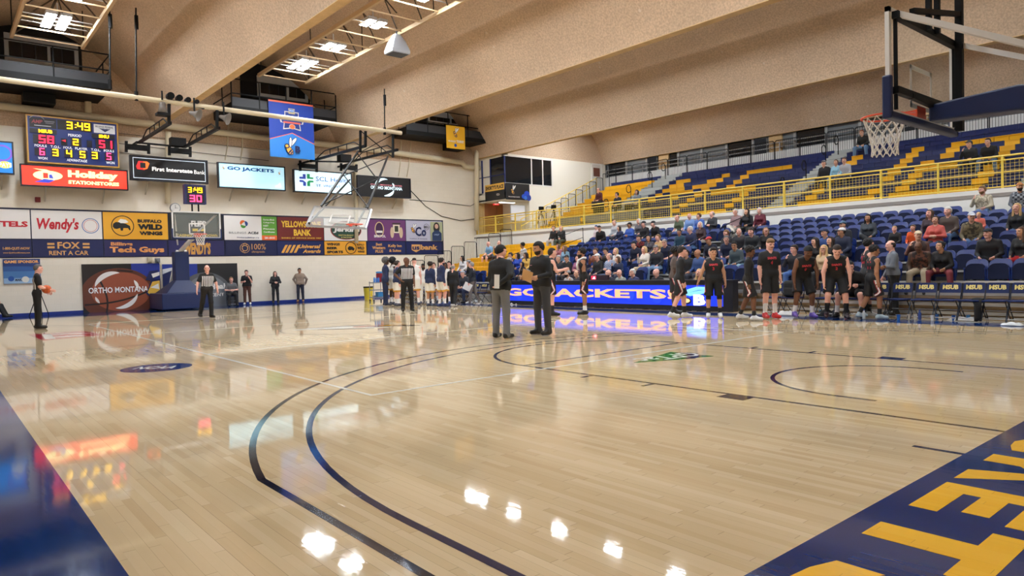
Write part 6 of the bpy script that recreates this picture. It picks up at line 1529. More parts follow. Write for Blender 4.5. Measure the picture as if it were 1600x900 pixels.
tag((lambda m: (baluster_panel(m, (0, 0, 0), (.6, 0, 0), 1.0, 6), m)[1])(MB()).build('end_rail', M_BLACK, loc=(9.75, 28.22, .572)), 'lowest black barred end rail at the foot of the lower stand', 'railing', 'end rails of the lower stand')
for i in range(11):
    m = MB(); baluster_panel(m, (0, 0, 0), (.57, 0, 0), 1.12, 6)
    tag(m.build('end_rail', M_BLACK, loc=(UX[i], U1 + .12, UZ[i] - .28)), 'black barred end rail of the upper stand beside its gold benches, %s row step' % UP_ORD[i], 'railing', 'end rails of the upper stand')
# yellow stair rails behind them
m = MB()
for dz in (.55, .95):
    m.tube([(18.0, 28.6, CON_Z + dz), (24.4, 28.6, 6.0 + dz)], .028, 6)
for k in range(8): t = k / 7; m.tube([(18.0 + 6.4 * t, 28.6, CON_Z + 2.75 * t), (18.0 + 6.4 * t, 28.6, CON_Z + 2.75 * t + .95)], .024, 6)
tag(m.build('stair_handrail', M_YEL), 'yellow sloping handrail of the stair beside the upper stand', 'handrail')
struct(MB().prism([(17.8, -CON_Z), (24.6, -6.0), (24.6, -5.4), (18.6, -CON_Z)], 27.4, 29.1).build('staircase', mat('stair_concrete', (190, 184, 172), .7)))
st = bpy.data.objects['staircase']; st.data.transform(Matrix(((1, 0, 0, 0), (0, 0, 1, 0), (0, -1, 0, 0), (0, 0, 0, 1))))
y = 27.2; k = 0
while y > -2:
    m = MB(); baluster_panel(m, (0, 0, 0), (0, -1.26, 0), 1.29, 12, .022, .009)
    tag(m.build('walkway_rail', M_BLACK, loc=(24.68, y, 6.165)), 'black barred rail panel along the walkway behind the top bench', 'railing', 'rail panels of the top walkway'); y -= 1.32; k += 1
def loop_rail(x, y, z, lab):
    m = MB(); m.tube([(0, 0, 0), (0, 0, .86), (-.10, 0, 1.0), (-.26, 0, .98), (-.36, 0, .84), (-.34, 0, .66), (-.22, 0, .58), (-.02, 0, .66)], .022, 6); m.box(-.07, .07, -.07, .07, 0, .02)
    tag(m.build('aisle_handrail', M_BLACK, loc=(x, y, z)), lab, 'handrail', 'looped handrails in the upper aisles')
for (a, b), nm in zip(UA, ('right edge', 'middle', 'far gold')):
    for q, i in enumerate((1, 4, 7, 9)): loop_rail(UX[i] + .1, (a + b) / 2, UZ[i] - .16, 'black looped rail in the %s upper aisle, %s from the bottom' % (nm, ('first', 'second', 'third', 'fourth')[q]))
for (a, b), nm in zip(AISLES, ('near', 'far')):
    for q, (i, j) in enumerate(((1, 3), (5, 7))):
        p0, p1 = Vector((ROW_X[i] - .2, (a + b) / 2, ROW_Z[i] - .118)), Vector((ROW_X[j] - .2, (a + b) / 2, ROW_Z[j] - .118)); up = Vector((0, 0, .9))
        m = MB(); m.tube([Vector((0, 0, 0)), up, p1 - p0 + up, p1 - p0], .022, 6); m.tube([up * .5, p1 - p0 + up * .5], .016, 6)
        tag(m.build("aisle_handrail", M_BLACK, loc=p0), 'sloping black handrail in the %s aisle of the lower stand, %s flight' % (nm, ('lower', 'upper')[q]), 'handrail')
# navy seats at the far end of the front row
# press tables on the upper concourse
def press_table(x, y, L, lab):
    t = empty('press_table', (x, y, CON_Z)); tag(t, lab, 'table')
    MB().box(-.35, .35, 0, L, .72, .76).build('tabletop', mat('table_dark', (52, 54, 58), .5), t)
    for sx in (-.3, .3):
        for yy in (.1, L - .1): MB().tube([(sx, yy, 0), (sx, yy, .72)], .02).build('leg', M_GREY, t)
    MB().box(-.36, -.34, 0, L, .30, .74).build('front_skirt', mat('skirt_grey', (120, 124, 124), .8), t)
for y, L, lab in ((19.2, 1.8, 'grey press table behind the yellow railing, right-hand one'), (21.3, 1.8, 'grey press table behind the yellow railing, centre one'), (23.3, 1.6, 'grey press table behind the yellow railing, left-hand one')): press_table(17.75, y, L, lab)
def laptop(x, y, z, lab, s=1.0):
    o = empty('laptop', (x, y, z)); tag(o, lab, 'laptop')
    MB().box(-.12, .12, -.17 * s, .17 * s, 0, .02).build('keyboard_base', M_BLACK, o); MB().box(-.15, -.13, -.18 * s, .18 * s, .01, .25 * s).build('lid', M_BLACK, o)
laptop(17.75, 22.2, CON_Z + .76, 'open black monitor in front of the person with headphones', 2.0); laptop(17.75, 20.3, CON_Z + .76, 'open black laptop at the right end of the press tables', 1.2)
for y, lab in ((25.7, 'tall black camera tripod at the left of the press tables'), (26.7, 'second black tripod at the left of the press tables')):
    m = MB()
    for a in range(3): m.tube([(0, 0, 1.3), (.42 * math.cos(a * 2.1), .42 * math.sin(a * 2.1), 0)], .02, 5)
    m.box(-.12, .12, -.08, .08, 1.3, 1.5); tag(m.build('camera_tripod', M_BLACK, loc=(17.85, y, CON_Z)), lab, 'tripod')
p = PX(1158, 333, CON_X - .06); tag(MB().box(-.10, .06, -.13, .13, -.28, .16).build('white_box', M_WHITE, loc=p, bevel=.01), 'white box fixed on the fascia under the yellow railing', 'box')

# ------------------------------------------------------------------ baskets
M_RIM = mat('orange_rim', (226, 74, 34), .4)
M_NET = mat('white_net_cord', (232, 228, 220), .8)
M_BGLASS = glass('backboard_glass', (226, 238, 232), .03, .09)
def net(parent, c, r0=.215, n=12):
    m = MB(); zs = (0, -.07, -.14, -.21, -.28, -.35, -.42); rs = (r0, .195, .172, .152, .138, .130, .136)
    for s in (0, 1):
        for k in range(n):
            pts = [(c[0] + rs[0] * math.cos(2 * math.pi * k / n), c[1] + rs[0] * math.sin(2 * math.pi * k / n), c[2])]
            for j in range(1, len(zs)):
                a = 2 * math.pi * (k + (.5 if (j % 2) else 0) * (1 if s else -1)) / n
                pts.append((c[0] + rs[j] * math.cos(a), c[1] + rs[j] * math.sin(a), c[2] + zs[j]))
            m.tube(pts, .0065, 5)
    return m.build('net', M_NET, parent)
def torus(m, c, R, r, n=32, k=8):
    return m.tube([(c[0] + R * math.cos(2 * math.pi * i / n), c[1] + R * math.sin(2 * math.pi * i / n), c[2]) for i in range(n)], r, k, closed=True)
def basket(lab, loc, rz, near):
    """portable goal: board plane at y = 0 facing +y, base behind"""
    t = empty('basketball_goal', loc, rz); tag(t, lab, 'basketball goal', 'portable basketball goals')
    zb, zt, hw = 2.90, 3.96, .915
    g = MB().box(-hw + .03, hw - .03, -.012, .0, zb + .03, zt - .03).build('backboard', M_BGLASS, t)
    m = MB()
    for a, b, c, d in ((-hw, hw, zb, zb + .05), (-hw, hw, zt - .05, zt), (-hw, -hw + .05, zb, zt), (hw - .05, hw, zb, zt)): m.box(a, b, -.035, .006, c, d)
    m.build('edge_frame', M_WHITE, t)
    m = MB()
    for a, b, c, d in ((-.305, .305, 3.05, 3.10), (-.305, .305, 3.45, 3.50), (-.305, -.255, 3.05, 3.5), (.255, .305, 3.05, 3.5)): m.box(a, b, .0005, .003, c, d)
    m.build('target_square', M_WHITE, g)
    m = MB(); q = .16
    m.box(-hw + .05, hw - .05, -.10, -.04, zt - .12, zt - .05); m.box(-hw + .05, hw - .05, -.10, -.04, zb + .20, zb + .27)
    for s in (-1, 1): m.box(s * (hw - .10) - .014, s * (hw - .10) + .014, -.07, -.04, zb + .05, zt - .05)
    m.bar((-.5, -.08, zb + .22), (0, -.14, 3.06), .05); m.bar((.5, -.08, zb + .22), (0, -.14, 3.06), .05)
    m.build('back_frame', M_BLACK, t)
    m = MB(); m.box(-hw - .025, hw + .025, -.06, .03, zb - .045, zb + .03)
    for s in (-1, 1): m.box(s * hw - .03, s * hw + .03, -.06, .03, zb - .045, zb + .38)
    m.build('edge_padding', M_NAVYPAD, t, bevel=.015)
    m = MB(); torus(m, (0, .38, 3.05), .235, .0105)
    for s in (-1, 1): m.bar((s * .12, .0, 2.99), (s * .14, .19, 3.045), .02)
    m.box(-.12, .12, .0, .012, 2.95, 3.09); m.box(-.10, .10, .0, .16, 3.035, 3.05)
    rim = m.build('rim', M_RIM, t, smooth=False)
    net(t, (0, .38, 3.04))
    # boom, braces, tower, padded base
    m = MB(); vs = []
    for y, w_, z0, z1 in ((-.10, .10, 2.90, 3.08), (-.9, .13, 2.87, 3.12), (-2.5, .16, 2.45, 2.80)) if near else ((-.10, .07, 2.94, 3.06), (-.9, .07, 2.82, 2.94), (-2.5, .07, 2.40, 2.54)): vs += [(-w_, y, z0), (w_, y, z0), (w_, y, z1), (-w_, y, z1)]
    fs = [(0, 1, 2, 3), (11, 10, 9, 8)]
    for j in range(2):
        for i in range(4): fs.append((j * 4 + i, j * 4 + 4 + i, j * 4 + 4 + (i + 1) % 4, j * 4 + (i + 1) % 4))
    m.add(vs, fs).build('boom', M_NAVYPAD if near else M_WHITE, t, bevel=.02)
    for s in (-1, 1):
        MB().bar((s * .80, -.06, zt - .06), (s * .14, -2.3, 2.75), .055).build('brace', M_WHITE, t)
        MB().bar((s * .16, -2.3, 2.5), (s * .30, -3.3, .8), .09).build('rear_strut', M_WHITE, t)
    MB().box(-.28, .28, -2.75, -2.25, 1.2, 2.45).build('tower_padding', M_NAVYPAD, t, bevel=.03)
    m = MB(); a = [(-.28, -2.75), (.28, -2.75), (.28, -2.25), (-.28, -2.25)]; b = [(-.72, -3.9), (.72, -3.9), (.72, -2.0), (-.72, -2.0)]
    m.add([(x, y, .72) for x, y in b] + [(x, y, 1.25) for x, y in a], [(0, 3, 2, 1), (4, 5, 6, 7)] + [(i, (i + 1) % 4, 4 + (i + 1) % 4, 4 + i) for i in range(4)])
    m.build('sloped_padding', M_NAVYPAD, t, bevel=.02)
    MB().box(-.92, .92, -4.0, -1.9, .05, .72).build('base', M_NAVYPAD, t, bevel=.03)
    m = MB()
    for s in (-1, 1):
        for y in (-3.7, -2.2): m.tube([(s * .7 - .03, y, .05), (s * .7 + .03, y, .05)], .05, 10)
    m.build('caster', M_BLACK, t)
    # shot clock above the board
    m = MB()
    for s in (-1, 1): m.bar((s * .12, -.12, zt - .1), (s * .12, -.12, zt + (.6 if near else .34)), .05)
    m.build('clock_post', M_BLACK, t)
    s = Sign('shot_clock', None, None, .80, .76, (26, 34, 84), depth=.25, emit=.1); s.emit = .1
    s.rect(.10, .10, .90, .46, (20, 20, 30), 'display').rect(.10, .50, .90, .94, (20, 20, 30), 'display').digits('3:49', .16, .14, .86, .42, AMB).digits('30', .22, .54, .84, .90, PK)
    s.root.parent = t; s.root.location = (0, -.02, zt + (.92 if near else .68)); s.root.rotation_euler = (0, 0, math.pi)
    return t
hb = basket('tall glass backboard with navy padded goal at the far end of the court', (0.0, 27.43, 0), math.pi, False)
pr_ = PY(1382, 183, 1.6)
nb = basket('near glass backboard seen from behind with an orange rim and white net', (pr_.x, 1.22, pr_.z - 3.05), 0, True)
m = MB(); a, b = PY(1500, 205, 1.08), PY(1500, -60, 1.08); m.bar((a.x - pr_.x, -.14, a.z - nb.location.z), (a.x - pr_.x, -.14, b.z - nb.location.z), .07)
a, b = PY(1425, 17, 1.08), PY(1497, 22, 1.08); m.bar((a.x - pr_.x, -.14, a.z - nb.location.z), (b.x - pr_.x, -.14, b.z - nb.location.z), .05)
m.build('upright', M_BLACK, nb)

# side basket hung from the batten, swung down towards the court
BY = 16.5
tl, tr, br, bl = PY(492, 323, BY + .5), PY(580, 327, BY + .5), PY(571, 357, BY), PY(479, 353, BY)
hg = empty('hanging_basketball_goal', tl); tag(hg, 'tilted glass backboard swung down on black lattice bars below the cream pipe', 'basketball goal')
L_ = lambda p: Vector(p) - tl
def quad_frame(m, q, w_, th):
    for i in range(4): m.bar(q[i], q[(i + 1) % 4], w_, th, up=(0, 1, 0))
q = [L_(tl), L_(tr), L_(br), L_(bl)]
m = MB(); nrm = (q[1] - q[0]).cross(q[3] - q[0]).normalized() * .012
m.add([p for p in q] + [p + nrm for p in q], [(0, 1, 2, 3), (7, 6, 5, 4), (0, 4, 5, 1), (1, 5, 6, 2), (2, 6, 7, 3), (3, 7, 4, 0)])
g = m.build('backboard', glass('hung_glass', (236, 240, 236), .05, .22), hg)
m = MB(); quad_frame(m, q, .06, .04); m.build('edge_frame', M_ALU, hg)
mid = lambda s, t: q[0] * (1 - s) * (1 - t) + q[1] * s * (1 - t) + q[2] * s * t + q[3] * (1 - s) * t - nrm * 2
m = MB(); quad_frame(m, [mid(.34, .42), mid(.66, .42), mid(.66, .80), mid(.34, .80)], .04, .01); m.build('target_square', M_WHITE, g)
c = mid(.72, .92) + Vector((0, -.25, .02)); m = MB(); torus(m, c, .23, .012); m.bar(c + Vector((0, .24, 0)), mid(.72, .9), .08); m.build('rim', M_RIM, hg)
m = MB()
pa, pb = PY(563, 204, BATY), PY(614, 210, BATY); pc, pd = PY(563, 238, BATY), PY(614, 246, BATY)
m.bar(L_(pa), L_(pc), .08); m.bar(L_(pb), L_(pd), .08)
m.bar(L_(pa), L_(pd), .03); m.bar(L_(pb), L_(pc), .03); m.build('drop_post', M_BLACK, hg)
m = MB(); e0, e1 = PY(560, 236, BATY - .2), PY(606, 244, BATY - .2)
f0, f1 = mid(.10, .0), mid(.92, .0)
m.bar(L_(e0), f0, .06); m.bar(L_(e1), f1, .06); m.bar(L_(e0) + Vector((.2, 1.2, -1.0)), mid(.02, .9), .05); m.bar(L_(e1) + Vector((.2, 1.2, -1.0)), mid(.82, .9), .05)
for t0, t1 in ((.05, .55), (.5, .98)):
    a0, a1 = L_(e0).lerp(f0, t0), L_(e0).lerp(f0, t1); b0, b1 = L_(e1).lerp(f1, t0), L_(e1).lerp(f1, t1); m.bar(a0, b1, .028); m.bar(b0, a1, .028)
m.build('lattice_arm', M_BLACK, hg)
def folded_arms(pts, posts, wallb, lab):
    """folded-up side goal: two dark rails with hoop handles running from the batten to wall brackets"""
    o0 = pts[0][1]; base = PY(*o0, BATY); t = empty('folded_goal_frame', base); tag(t, lab, 'goal frame', 'folded goal frames under the cream pipe')
    K = lambda u, v, y: PY(u, v, y) - base
    for (a, b) in pts:
        p0, p1 = K(*b, BATY), K(*a, WALLY - 1.2)
        m = MB(); m.bar(p0, p1, .10, .10)
        h = [p0.lerp(p1, s) for s in (.05, .18, .45, .70, .9)]; m.tube([h[0], h[1] + Vector((0, 0, .30)), h[2] + Vector((0, 0, .30)), h[3] + Vector((0, 0, .30)), h[4]], .025, 6)
        for s in (.3, .45, .6): p = p0.lerp(p1, s); m.bar(p, p + Vector((0, 0, .3)), .03)
        m.build('arm', M_BLACK, t)
    p0, p1 = K(*pts[0][0], WALLY - 1.2), K(*pts[1][0], WALLY - 1.2); m = MB(); m.bar(p0, p1, .07); c = p0.lerp(p1, .85); m.box(c.x - .3, c.x + .3, c.y - .2, c.y + .2, c.z, c.z + .35); m.build('cross_bar', M_BLACK, t)
    for (u0, v0, u1, v1) in posts: MB().bar(K(u0, v0, BATY), K(u1, v1, BATY), .09).build('drop_post', M_BLACK, t)
    for (u, v0, v1) in wallb:
        a, b = K(u, v0, WALLY - 1.2), K(u, v1, WALLY - 1.2); m = MB(); 
        for s in (-.42, .42): m.bar(a + Vector((s, 0, 0)), b + Vector((s, 0, 0)), .10)
        m.bar(a.lerp(b, .5) + Vector((-.42, 0, 0)), a.lerp(b, .5) + Vector((.42, 0, 0)), .25, .2); m.bar(a, a + Vector((0, 1.2, 0)), .08); m.build('wall_bracket', M_BLACK, t)
    return t
folded_arms([((217, 223), (266, 192)), ((288, 230), (342, 200))], [(264, 158, 264, 194), (339, 168, 339, 202)], [(215, 222, 239), (281, 228, 244)], 'black folded goal frame left of the tall blue banner')
folded_arms([((485, 252), (571, 228)), ((547, 253), (621, 234))], [(571, 205, 571, 229)], [(482, 252, 268), (545, 256, 268)], 'black folded goal frame right of the tall blue banner')
# spotlights and horn speakers clamped along the batten
def on_batten(u, v, lab, kind):
    p = PY(u, v, BATY - .1); o = empty(kind, p); tag(o, lab, 'loudspeaker' if 'horn' in kind else 'lamp', 'fittings on the cream pipe')
    if kind == 'horn_loudspeaker':
        m = MB().lathe([(.05, -.30), (.10, -.22), (.13, -.05), (.24, .14), (.36, .26), (.34, .26), (.12, .0)], 20); ob = m.build('horn', mat('horn_grey', (128, 122, 116), .6), o, smooth=True); ob.rotation_euler = (1.9, 0, .9); ob.scale = (.62, .62, .62)
        MB().tube([(0, 0, .55), (0, 0, .1)], .03).build('bracket', M_BLACK, o)
    else:
        m = MB().lathe([(.12, .30), (.16, .22), (.16, .05), (.24, -.20), (.22, -.20), (.10, .0)], 16); ob = m.build('reflector', mat('lamp_grey', (120, 112, 104), .5), o, smooth=True); ob.scale = (.7, .7, .7)
        MB().box(-.2, .2, -.16, .16, -.24, -.15).build('lens_box', M_BLACK, o); MB().tube([(0, 0, .6), (0, 0, .3)], .03).build('bracket', M_BLACK, o)
on_batten(254, 170, 'grey flood lamp hanging from the cream pipe by the folded frame', 'flood_lamp')
on_batten(304, 178, 'grey horn loudspeaker on the cream pipe left of the blue banner', 'horn_loudspeaker')
on_batten(350, 184, 'second grey horn loudspeaker behind the folded frame post', 'horn_loudspeaker')
p0 = PY(266, 155, BATY); o = empty('pulley_winch', p0); tag(o, 'black pulley winch on top of the cream pipe', 'winch')
m = MB()
for k in range(4): m.tube([(k * .28, -.12, .1 - .03 * k), (k * .28, .12, .1 - .03 * k)], .12 - .015 * k, 12)
m.bar((-.1, 0, -.05), (1.1, 0, -.15), .1); m.build('drums', M_BLACK, o)
# cream rope ladder hooks hanging at the wall
for u0, v0, u1, v1, lab in ((357, 185, 352, 250, 'left cream hoist cable hanging between the bank screen and the jackets screen'), (379, 187, 376, 250, 'right cream hoist cable hanging between the bank screen and the jackets screen'), (627, 220, 623, 275, 'left cream ladder stile above the last screen'), (642, 222, 636, 276, 'right cream ladder stile above the last screen')):
    a, b = PY(u0, v0, WALLY - .04), PY(u1, v1, WALLY - .04); tag(MB().tube([a, a.lerp(b, .7) + Vector((.05, 0, 0)), b], .03, 6).build('hoist_cable', M_CREAMPIPE), lab, 'cable')

# ------------------------------------------------------------------ scorers' table with its lit front
TX, TY0, TY1 = 8.78, 9.12, 19.9
s = Sign('scorers_table', 'long low lit table front reading Go Jackets in peach on blue', 'table', TY1 - TY0, .88, (16, 18, 30), depth=.28)
s.place((TX, (TY0 + TY1) / 2, .46), -math.pi / 2)
b = s.root
MB().box(-(TY1 - TY0) / 2 - .02, (TY1 - TY0) / 2 + .02, -.03, .33, .40, .45).build('tabletop', flat((20, 24, 40), .35), b)
PK_ = (250, 178, 128)
s.emit = .95
W = s.W; f = lambda y: (TY1 - y) / W
s.rect(.004, .16, f(9.42), .84, (20, 52, 214), 'screen')
for k in range(9): s.disc(.06 + k * .10, .5 + .10 * math.sin(k * 2.1), .19, (28, 62, 222), sy=1)
s.text('GO JACKETS!', f(18.95), .30, f(11.05), .72, PK_, .035)
s.poly([(f(10.78), .46), (f(10.60), .30), (f(10.25), .20), (f(9.90), .22), (f(9.88), .38), (f(10.15), .46), (f(10.5), .52)], (130, 206, 246)).poly([(f(10.6), .42), (f(10.2), .31), (f(9.95), .30), (f(10.2), .335)], (60, 120, 220)).ell(f(10.80), .56, f(10.45), .80, (16, 26, 70)).ell(f(10.76), .60, f(10.50), .74, (246, 200, 140)).text('B', f(10.38), .46, f(9.96), .82, (244, 240, 240), .06)
# shot-clock control box with a red arrow on the table, near the bald men
p = Vector((TX + .3, Y_at(936, TX + .3, .95), .91)); o = MB().box(-.06, .06, -.42, .34, 0, .17).build('possession_box', flat((40, 22, 40), .5), loc=p); tag(o, 'small lit possession box with a red arrow on the scorers table', 'box')
MB().add([(-.062, .30, .03), (-.062, .30, .15), (-.062, .08, .15), (-.062, .08, .03)], [(3, 2, 1, 0)]).build('display', flat((216, 40, 70), .5, 1.6), o)
MB().add([(-.065, .25, .05), (-.065, .11, .04), (-.065, .15, .14)], [(0, 1, 2)]).build('arrow', flat((255, 210, 214), .5, 2.0), o)
for u, lab in ((1002, 'left'), (1041, 'right')): pass

# ------------------------------------------------------------------ folding chairs along the bench
M_CHFR = mat('chair_frame', (38, 42, 54), .35, .5); M_CHSE = mat('chair_vinyl', (20, 36, 86), .55, spec=.25)
def make_chair():
    r = empty('folding_chair')
    m = MB()
    for s in (-.215, .215):
        m.tube([(-.20, s, .02), (.08, s, .50), (.17, s, .80)], .012, 6)       # front foot up to the backrest
        m.tube([(.24, s * .92, .02), (-.16, s * .92, .44)], .012, 6)
    m.build('frame', M_CHFR, r)
    m = MB(); m.tube([(-.17, -.215, .07), (-.17, .215, .07)], .010, 6); m.tube([(.20, -.2, .07), (.20, .2, .07)], .010, 6); m.tube([(.03, -.2, .23), (.03, .2, .23)], .010, 6)
    m.build('stretcher', M_ALU, r)
    MB().box(-.24, .16, -.205, .205, .43, .465).build('seat', M_CHSE, r, bevel=.015)
    bk = panel(rounded(.44, .22, .06, z0=.60), .03, lambda y, z: .10 + .30 * (z - .6) - .25 * y * y + .02).build('backrest', M_CHSE, r); smooth_by_angle(bk, 50)
    me = text_mesh('MSUB', .31, .10, .05)
    n = len(me.vertices)
    for v in me.vertices: y, z = -v.co.x, v.co.y + .725; v.co = (.10 + .30 * (z - .6) - .25 * y * y + .012, y, z)
    me.materials.append(flat((232, 214, 132))); t = bpy.data.objects.new('lettering', me); COL.objects.link(t); t.parent = bk
    return r
CH = make_chair(); used = [False]
def chair(x, y, rz, lab, grp):
    o = CH if not used[0] else copy_tree(CH); used[0] = True
    o.location = (x, y, 0); o.rotation_euler = (0, 0, rz); tag(o, lab, 'folding chair', grp); return o
VIS = [7.93, 7.36, 6.5, 5.82, 5.31, 4.80, 4.30, 3.82, 3.37, 2.93, 2.48, 2.03, 1.58]
for y in VIS: chair(8.82, y, random.uniform(-.03, .03), 'navy folding chair with gold lettering in the visiting team row', 'folding chairs of the visiting team')
HOM = [20.55, 21.1, 21.65, 22.2, 22.75, 23.3, 23.85, 24.4, 24.95, 25.5, 26.05]
for y in HOM: chair(8.82, y, random.uniform(-.03, .03), 'navy folding chair with gold lettering in the home team row', 'folding chairs of the home team')
# chairs behind the scorers' table carry the officials
for _r, _y in PLACES:
    if _r is None: chair(9.38, _y, 0, 'folding chair hidden behind the scorers table', 'folding chairs behind the scorers table')
# things on the bench floor
def cup(u, v, rgb, lab, h=.12, r=.04):
    p = PZ(u, v); o = MB().lathe([(r * .72, 0), (r, h), (r * .9, h), (r * .68, .008)], 14).build('paper_cup', flat(rgb, .5), loc=p, smooth=False); tag(o, lab, 'cup', 'cups on the bench floor')
for u, v, c, lab in ((1404, 500, (38, 112, 200), 'tall bright blue paper cup standing alone between the chairs'), (1464, 499, (38, 100, 190), 'blue paper cup under the chairs left of the draped jacket'), (1457, 501, (220, 222, 224), 'white paper cup beside the blue one left of the draped jacket'), (1490, 501, (40, 84, 160), 'dark blue paper cup under the fourth chair from the right'),
                     (1420, 499, (216, 214, 208), 'white paper cup right of the tall blue cup'), (1430, 499, (222, 222, 220), 'second white paper cup right of the tall blue cup'), (1282, 492, (60, 130, 200), 'blue paper cup behind the bending player'), (1322, 495, (206, 92, 50), 'orange paper cup beside the bending player'),
                     (1337, 498, (226, 222, 214), 'white paper cup near the heel of number 11'), (1513, 501, (60, 130, 190), 'pale blue paper cup right of the draped jacket')): cup(u, v, c, lab)
def bottle(u, v, rgb, lab):
    p = PZ(u, v); o = empty('water_bottle', p); tag(o, lab, 'bottle', 'bottles on the bench floor')
    MB().lathe([(.033, 0), (.035, .02), (.035, .15), (.014, .19), (.014, .205)], 14).build('body', mat('bottle_%d' % rgb[0], rgb, .2), o, smooth=True); MB().lathe([(.016, .205), (.016, .228)], 10).build('cap', flat((40, 90, 190)), o)
bottle(1212, 492, (190, 206, 220), 'clear water bottle beside the red shoes'); bottle(1350, 499, (206, 214, 220), 'clear water bottle beside number 11'); bottle(1437, 500, (60, 84, 150), 'dark water bottle under the chairs')
def towel(u, v, w_, d, h, rgb, lab, kind='towel'):
    p = PZ(u, v); n = 14; rnd = random.Random(int(u)); ph = [rnd.uniform(0, 6) for _ in range(4)]; P = []
    for i in range(n):
        row = []
        for j in range(n):
            a, b = i / (n - 1) * 2 - 1, j / (n - 1) * 2 - 1; e = max(0, 1 - max(abs(a), abs(b)) ** 4)
            row.append((a * d / 2 * (1 + .15 * math.sin(3 * b + ph[0])), b * w_ / 2 * (1 + .12 * math.sin(3 * a + ph[1])), e * h * (.55 + .45 * math.sin(5 * a + ph[2]) * math.sin(4 * b + ph[3])) + .004))
        P.append(row)
    o = MB().grid(P).build(kind, mat(kind + str(rgb[0]), rgb, .9), loc=p, smooth=True); so = o.modifiers.new('thickness', 'SOLIDIFY'); so.thickness = .012; tag(o, lab, kind)
towel(1229, 493, .45, .28, .13, (226, 226, 224), 'crumpled white towel on the floor between the red and purple shoes'); towel(1506, 501, .55, .22, .07, (222, 226, 228), 'white towel lying under the chairs right of the draped jacket'); towel(1582, 509, .36, .20, .06, (214, 220, 224), 'crumpled white towel on the floor at the right edge')
towel(1294, 494, .50, .30, .18, (24, 24, 26), 'black bag on the floor behind the bending player in the middle', 'bag'); towel(806, 476, .4, .25, .10, (220, 222, 224), 'white towel on the floor beyond the coach in grey trousers'); towel(745, 472, .5, .25, .10, (224, 226, 228), 'white towel on the floor under the home chairs')
# black jacket draped over a chair and a black bag on another seat
y = 3.37; m = MB(); P = []
for i in range(8):
    t = i / 7; P.append([(8.56 - .02 * math.sin(k), y - .25 + .045 * k, .485 - t * .46 + .012 * math.sin(k * 1.7 + i)) if t > .25 else (8.78 - t * .88, y - .25 + .07 * k, .49 + .02 * math.sin(k)) for k in range(4 if i > 3 else 4)])
o = m.grid(P).build('draped_jacket', flat((18, 18, 20), .9), smooth=True); so = o.modifiers.new('thickness', 'SOLIDIFY'); so.thickness = .03; tag(o, 'black jacket draped over a visiting team chair with its tail hanging to the floor', 'jacket')
o = empty('backpack', (8.74, 7.36, .468)); tag(o, 'black backpack standing on a visiting team chair', 'backpack')
MB().box(-.14, .14, -.2, .2, 0, .42).build('body', flat((22, 22, 24), .8), o, bevel=.07); MB().box(-.20, -.13, -.14, .14, .04, .24).build('pocket', flat((28, 28, 30), .8), o, bevel=.03); MB().tube([(0, -.06, .41), (0, -.05, .47), (0, .05, .47), (0, .06, .41)], .012).build('handle', M_BLACK, o)
# team trolley, bin and tripod at the far end
p = PZ(590, 471); o = empty('trolley', p, -.1); tag(o, 'grey utility trolley with shelves beside the home team huddle', 'trolley')
MB().box(-.30, .30, -.25, .25, .18, .22).build('shelf', M_GREY, o); MB().box(-.30, .30, -.25, .25, .52, .56).build('shelf', M_GREY, o); MB().box(-.30, .30, -.25, .25, .86, .90).build('shelf', M_GREY, o)
for sx in (-.28, .28):
    for sy in (-.23, .23): MB().tube([(sx, sy, .06), (sx, sy, .95)], .018).build('upright', M_GREY, o); MB().tube([(sx - .02, sy, .05), (sx + .02, sy, .05)], .05, 10).build('wheel', M_BLACK, o)
q = p + Vector((.18, .05, .905)); c = empty('drinks_cooler', q); tag(c, 'dark red drinks cooler on top of the grey trolley', 'cooler'); MB().lathe([(.15, 0), (.17, .05), (.17, .38), (.15, .42)], 18).build('body', mat('cooler_red', (130, 26, 40), .4), c); MB().lathe([(.175, .42), (.175, .48), (.12, .50)], 18).build('lid', flat((60, 130, 190)), c)
for k, (dx, lab) in enumerate(((-.22, 'left blue squeeze bottle on the trolley'), (-.11, 'middle blue squeeze bottle on the trolley'), (.0, 'right blue squeeze bottle on the trolley'))):
    c = empty('squeeze_bottle', p + Vector((dx, -.15, .905))); tag(c, lab, 'bottle', 'squeeze bottles on the trolley'); MB().lathe([(.04, 0), (.042, .16), (.03, .20)], 14).build('body', flat((50, 120, 200), .4), c); MB().lathe([(.03, .20), (.012, .24)], 12).build('cap', flat((40, 60, 120)), c)
c = empty('storage_bin', p + Vector((.10, -.05, .222))); tag(c, 'bright blue storage tub on the bottom shelf of the trolley', 'tub'); MB().box(-.16, .16, -.14, .14, 0, .2).build('body', flat((60, 140, 200)), c, bevel=.02); MB().box(-.17, .17, -.15, .15, .2, .225).build('lid', flat((70, 150, 210)), c)
p = PZ(576, 468); c = empty('rubbish_bin', p); tag(c, 'round yellow bin beside the grey trolley', 'bin'); MB().lathe([(.20, 0), (.24, .62), (.225, .62), (.19, .02)], 20).build('body', mat('bin_yellow', (206, 184, 50), .5), c); MB().lathe([(.25, .60), (.25, .66), (.22, .66)], 20).build('rim', M_BLACK, c)
p = PZ(52, 491); c = empty('camera_tripod', (p.x, 31.0, 0)); tag(c, 'thin black tripod against the wall behind the official with the ball', 'tripod')
for a in range(3): MB().tube([(0, 0, 1.05), (.38 * math.cos(a * 2.09 + .6), .38 * math.sin(a * 2.09 + .6), .012)], .016, 6).build('leg', M_BLACK, c)
MB().box(-.09, .09, -.06, .06, 1.05, 1.18).build('head', M_BLACK, c)
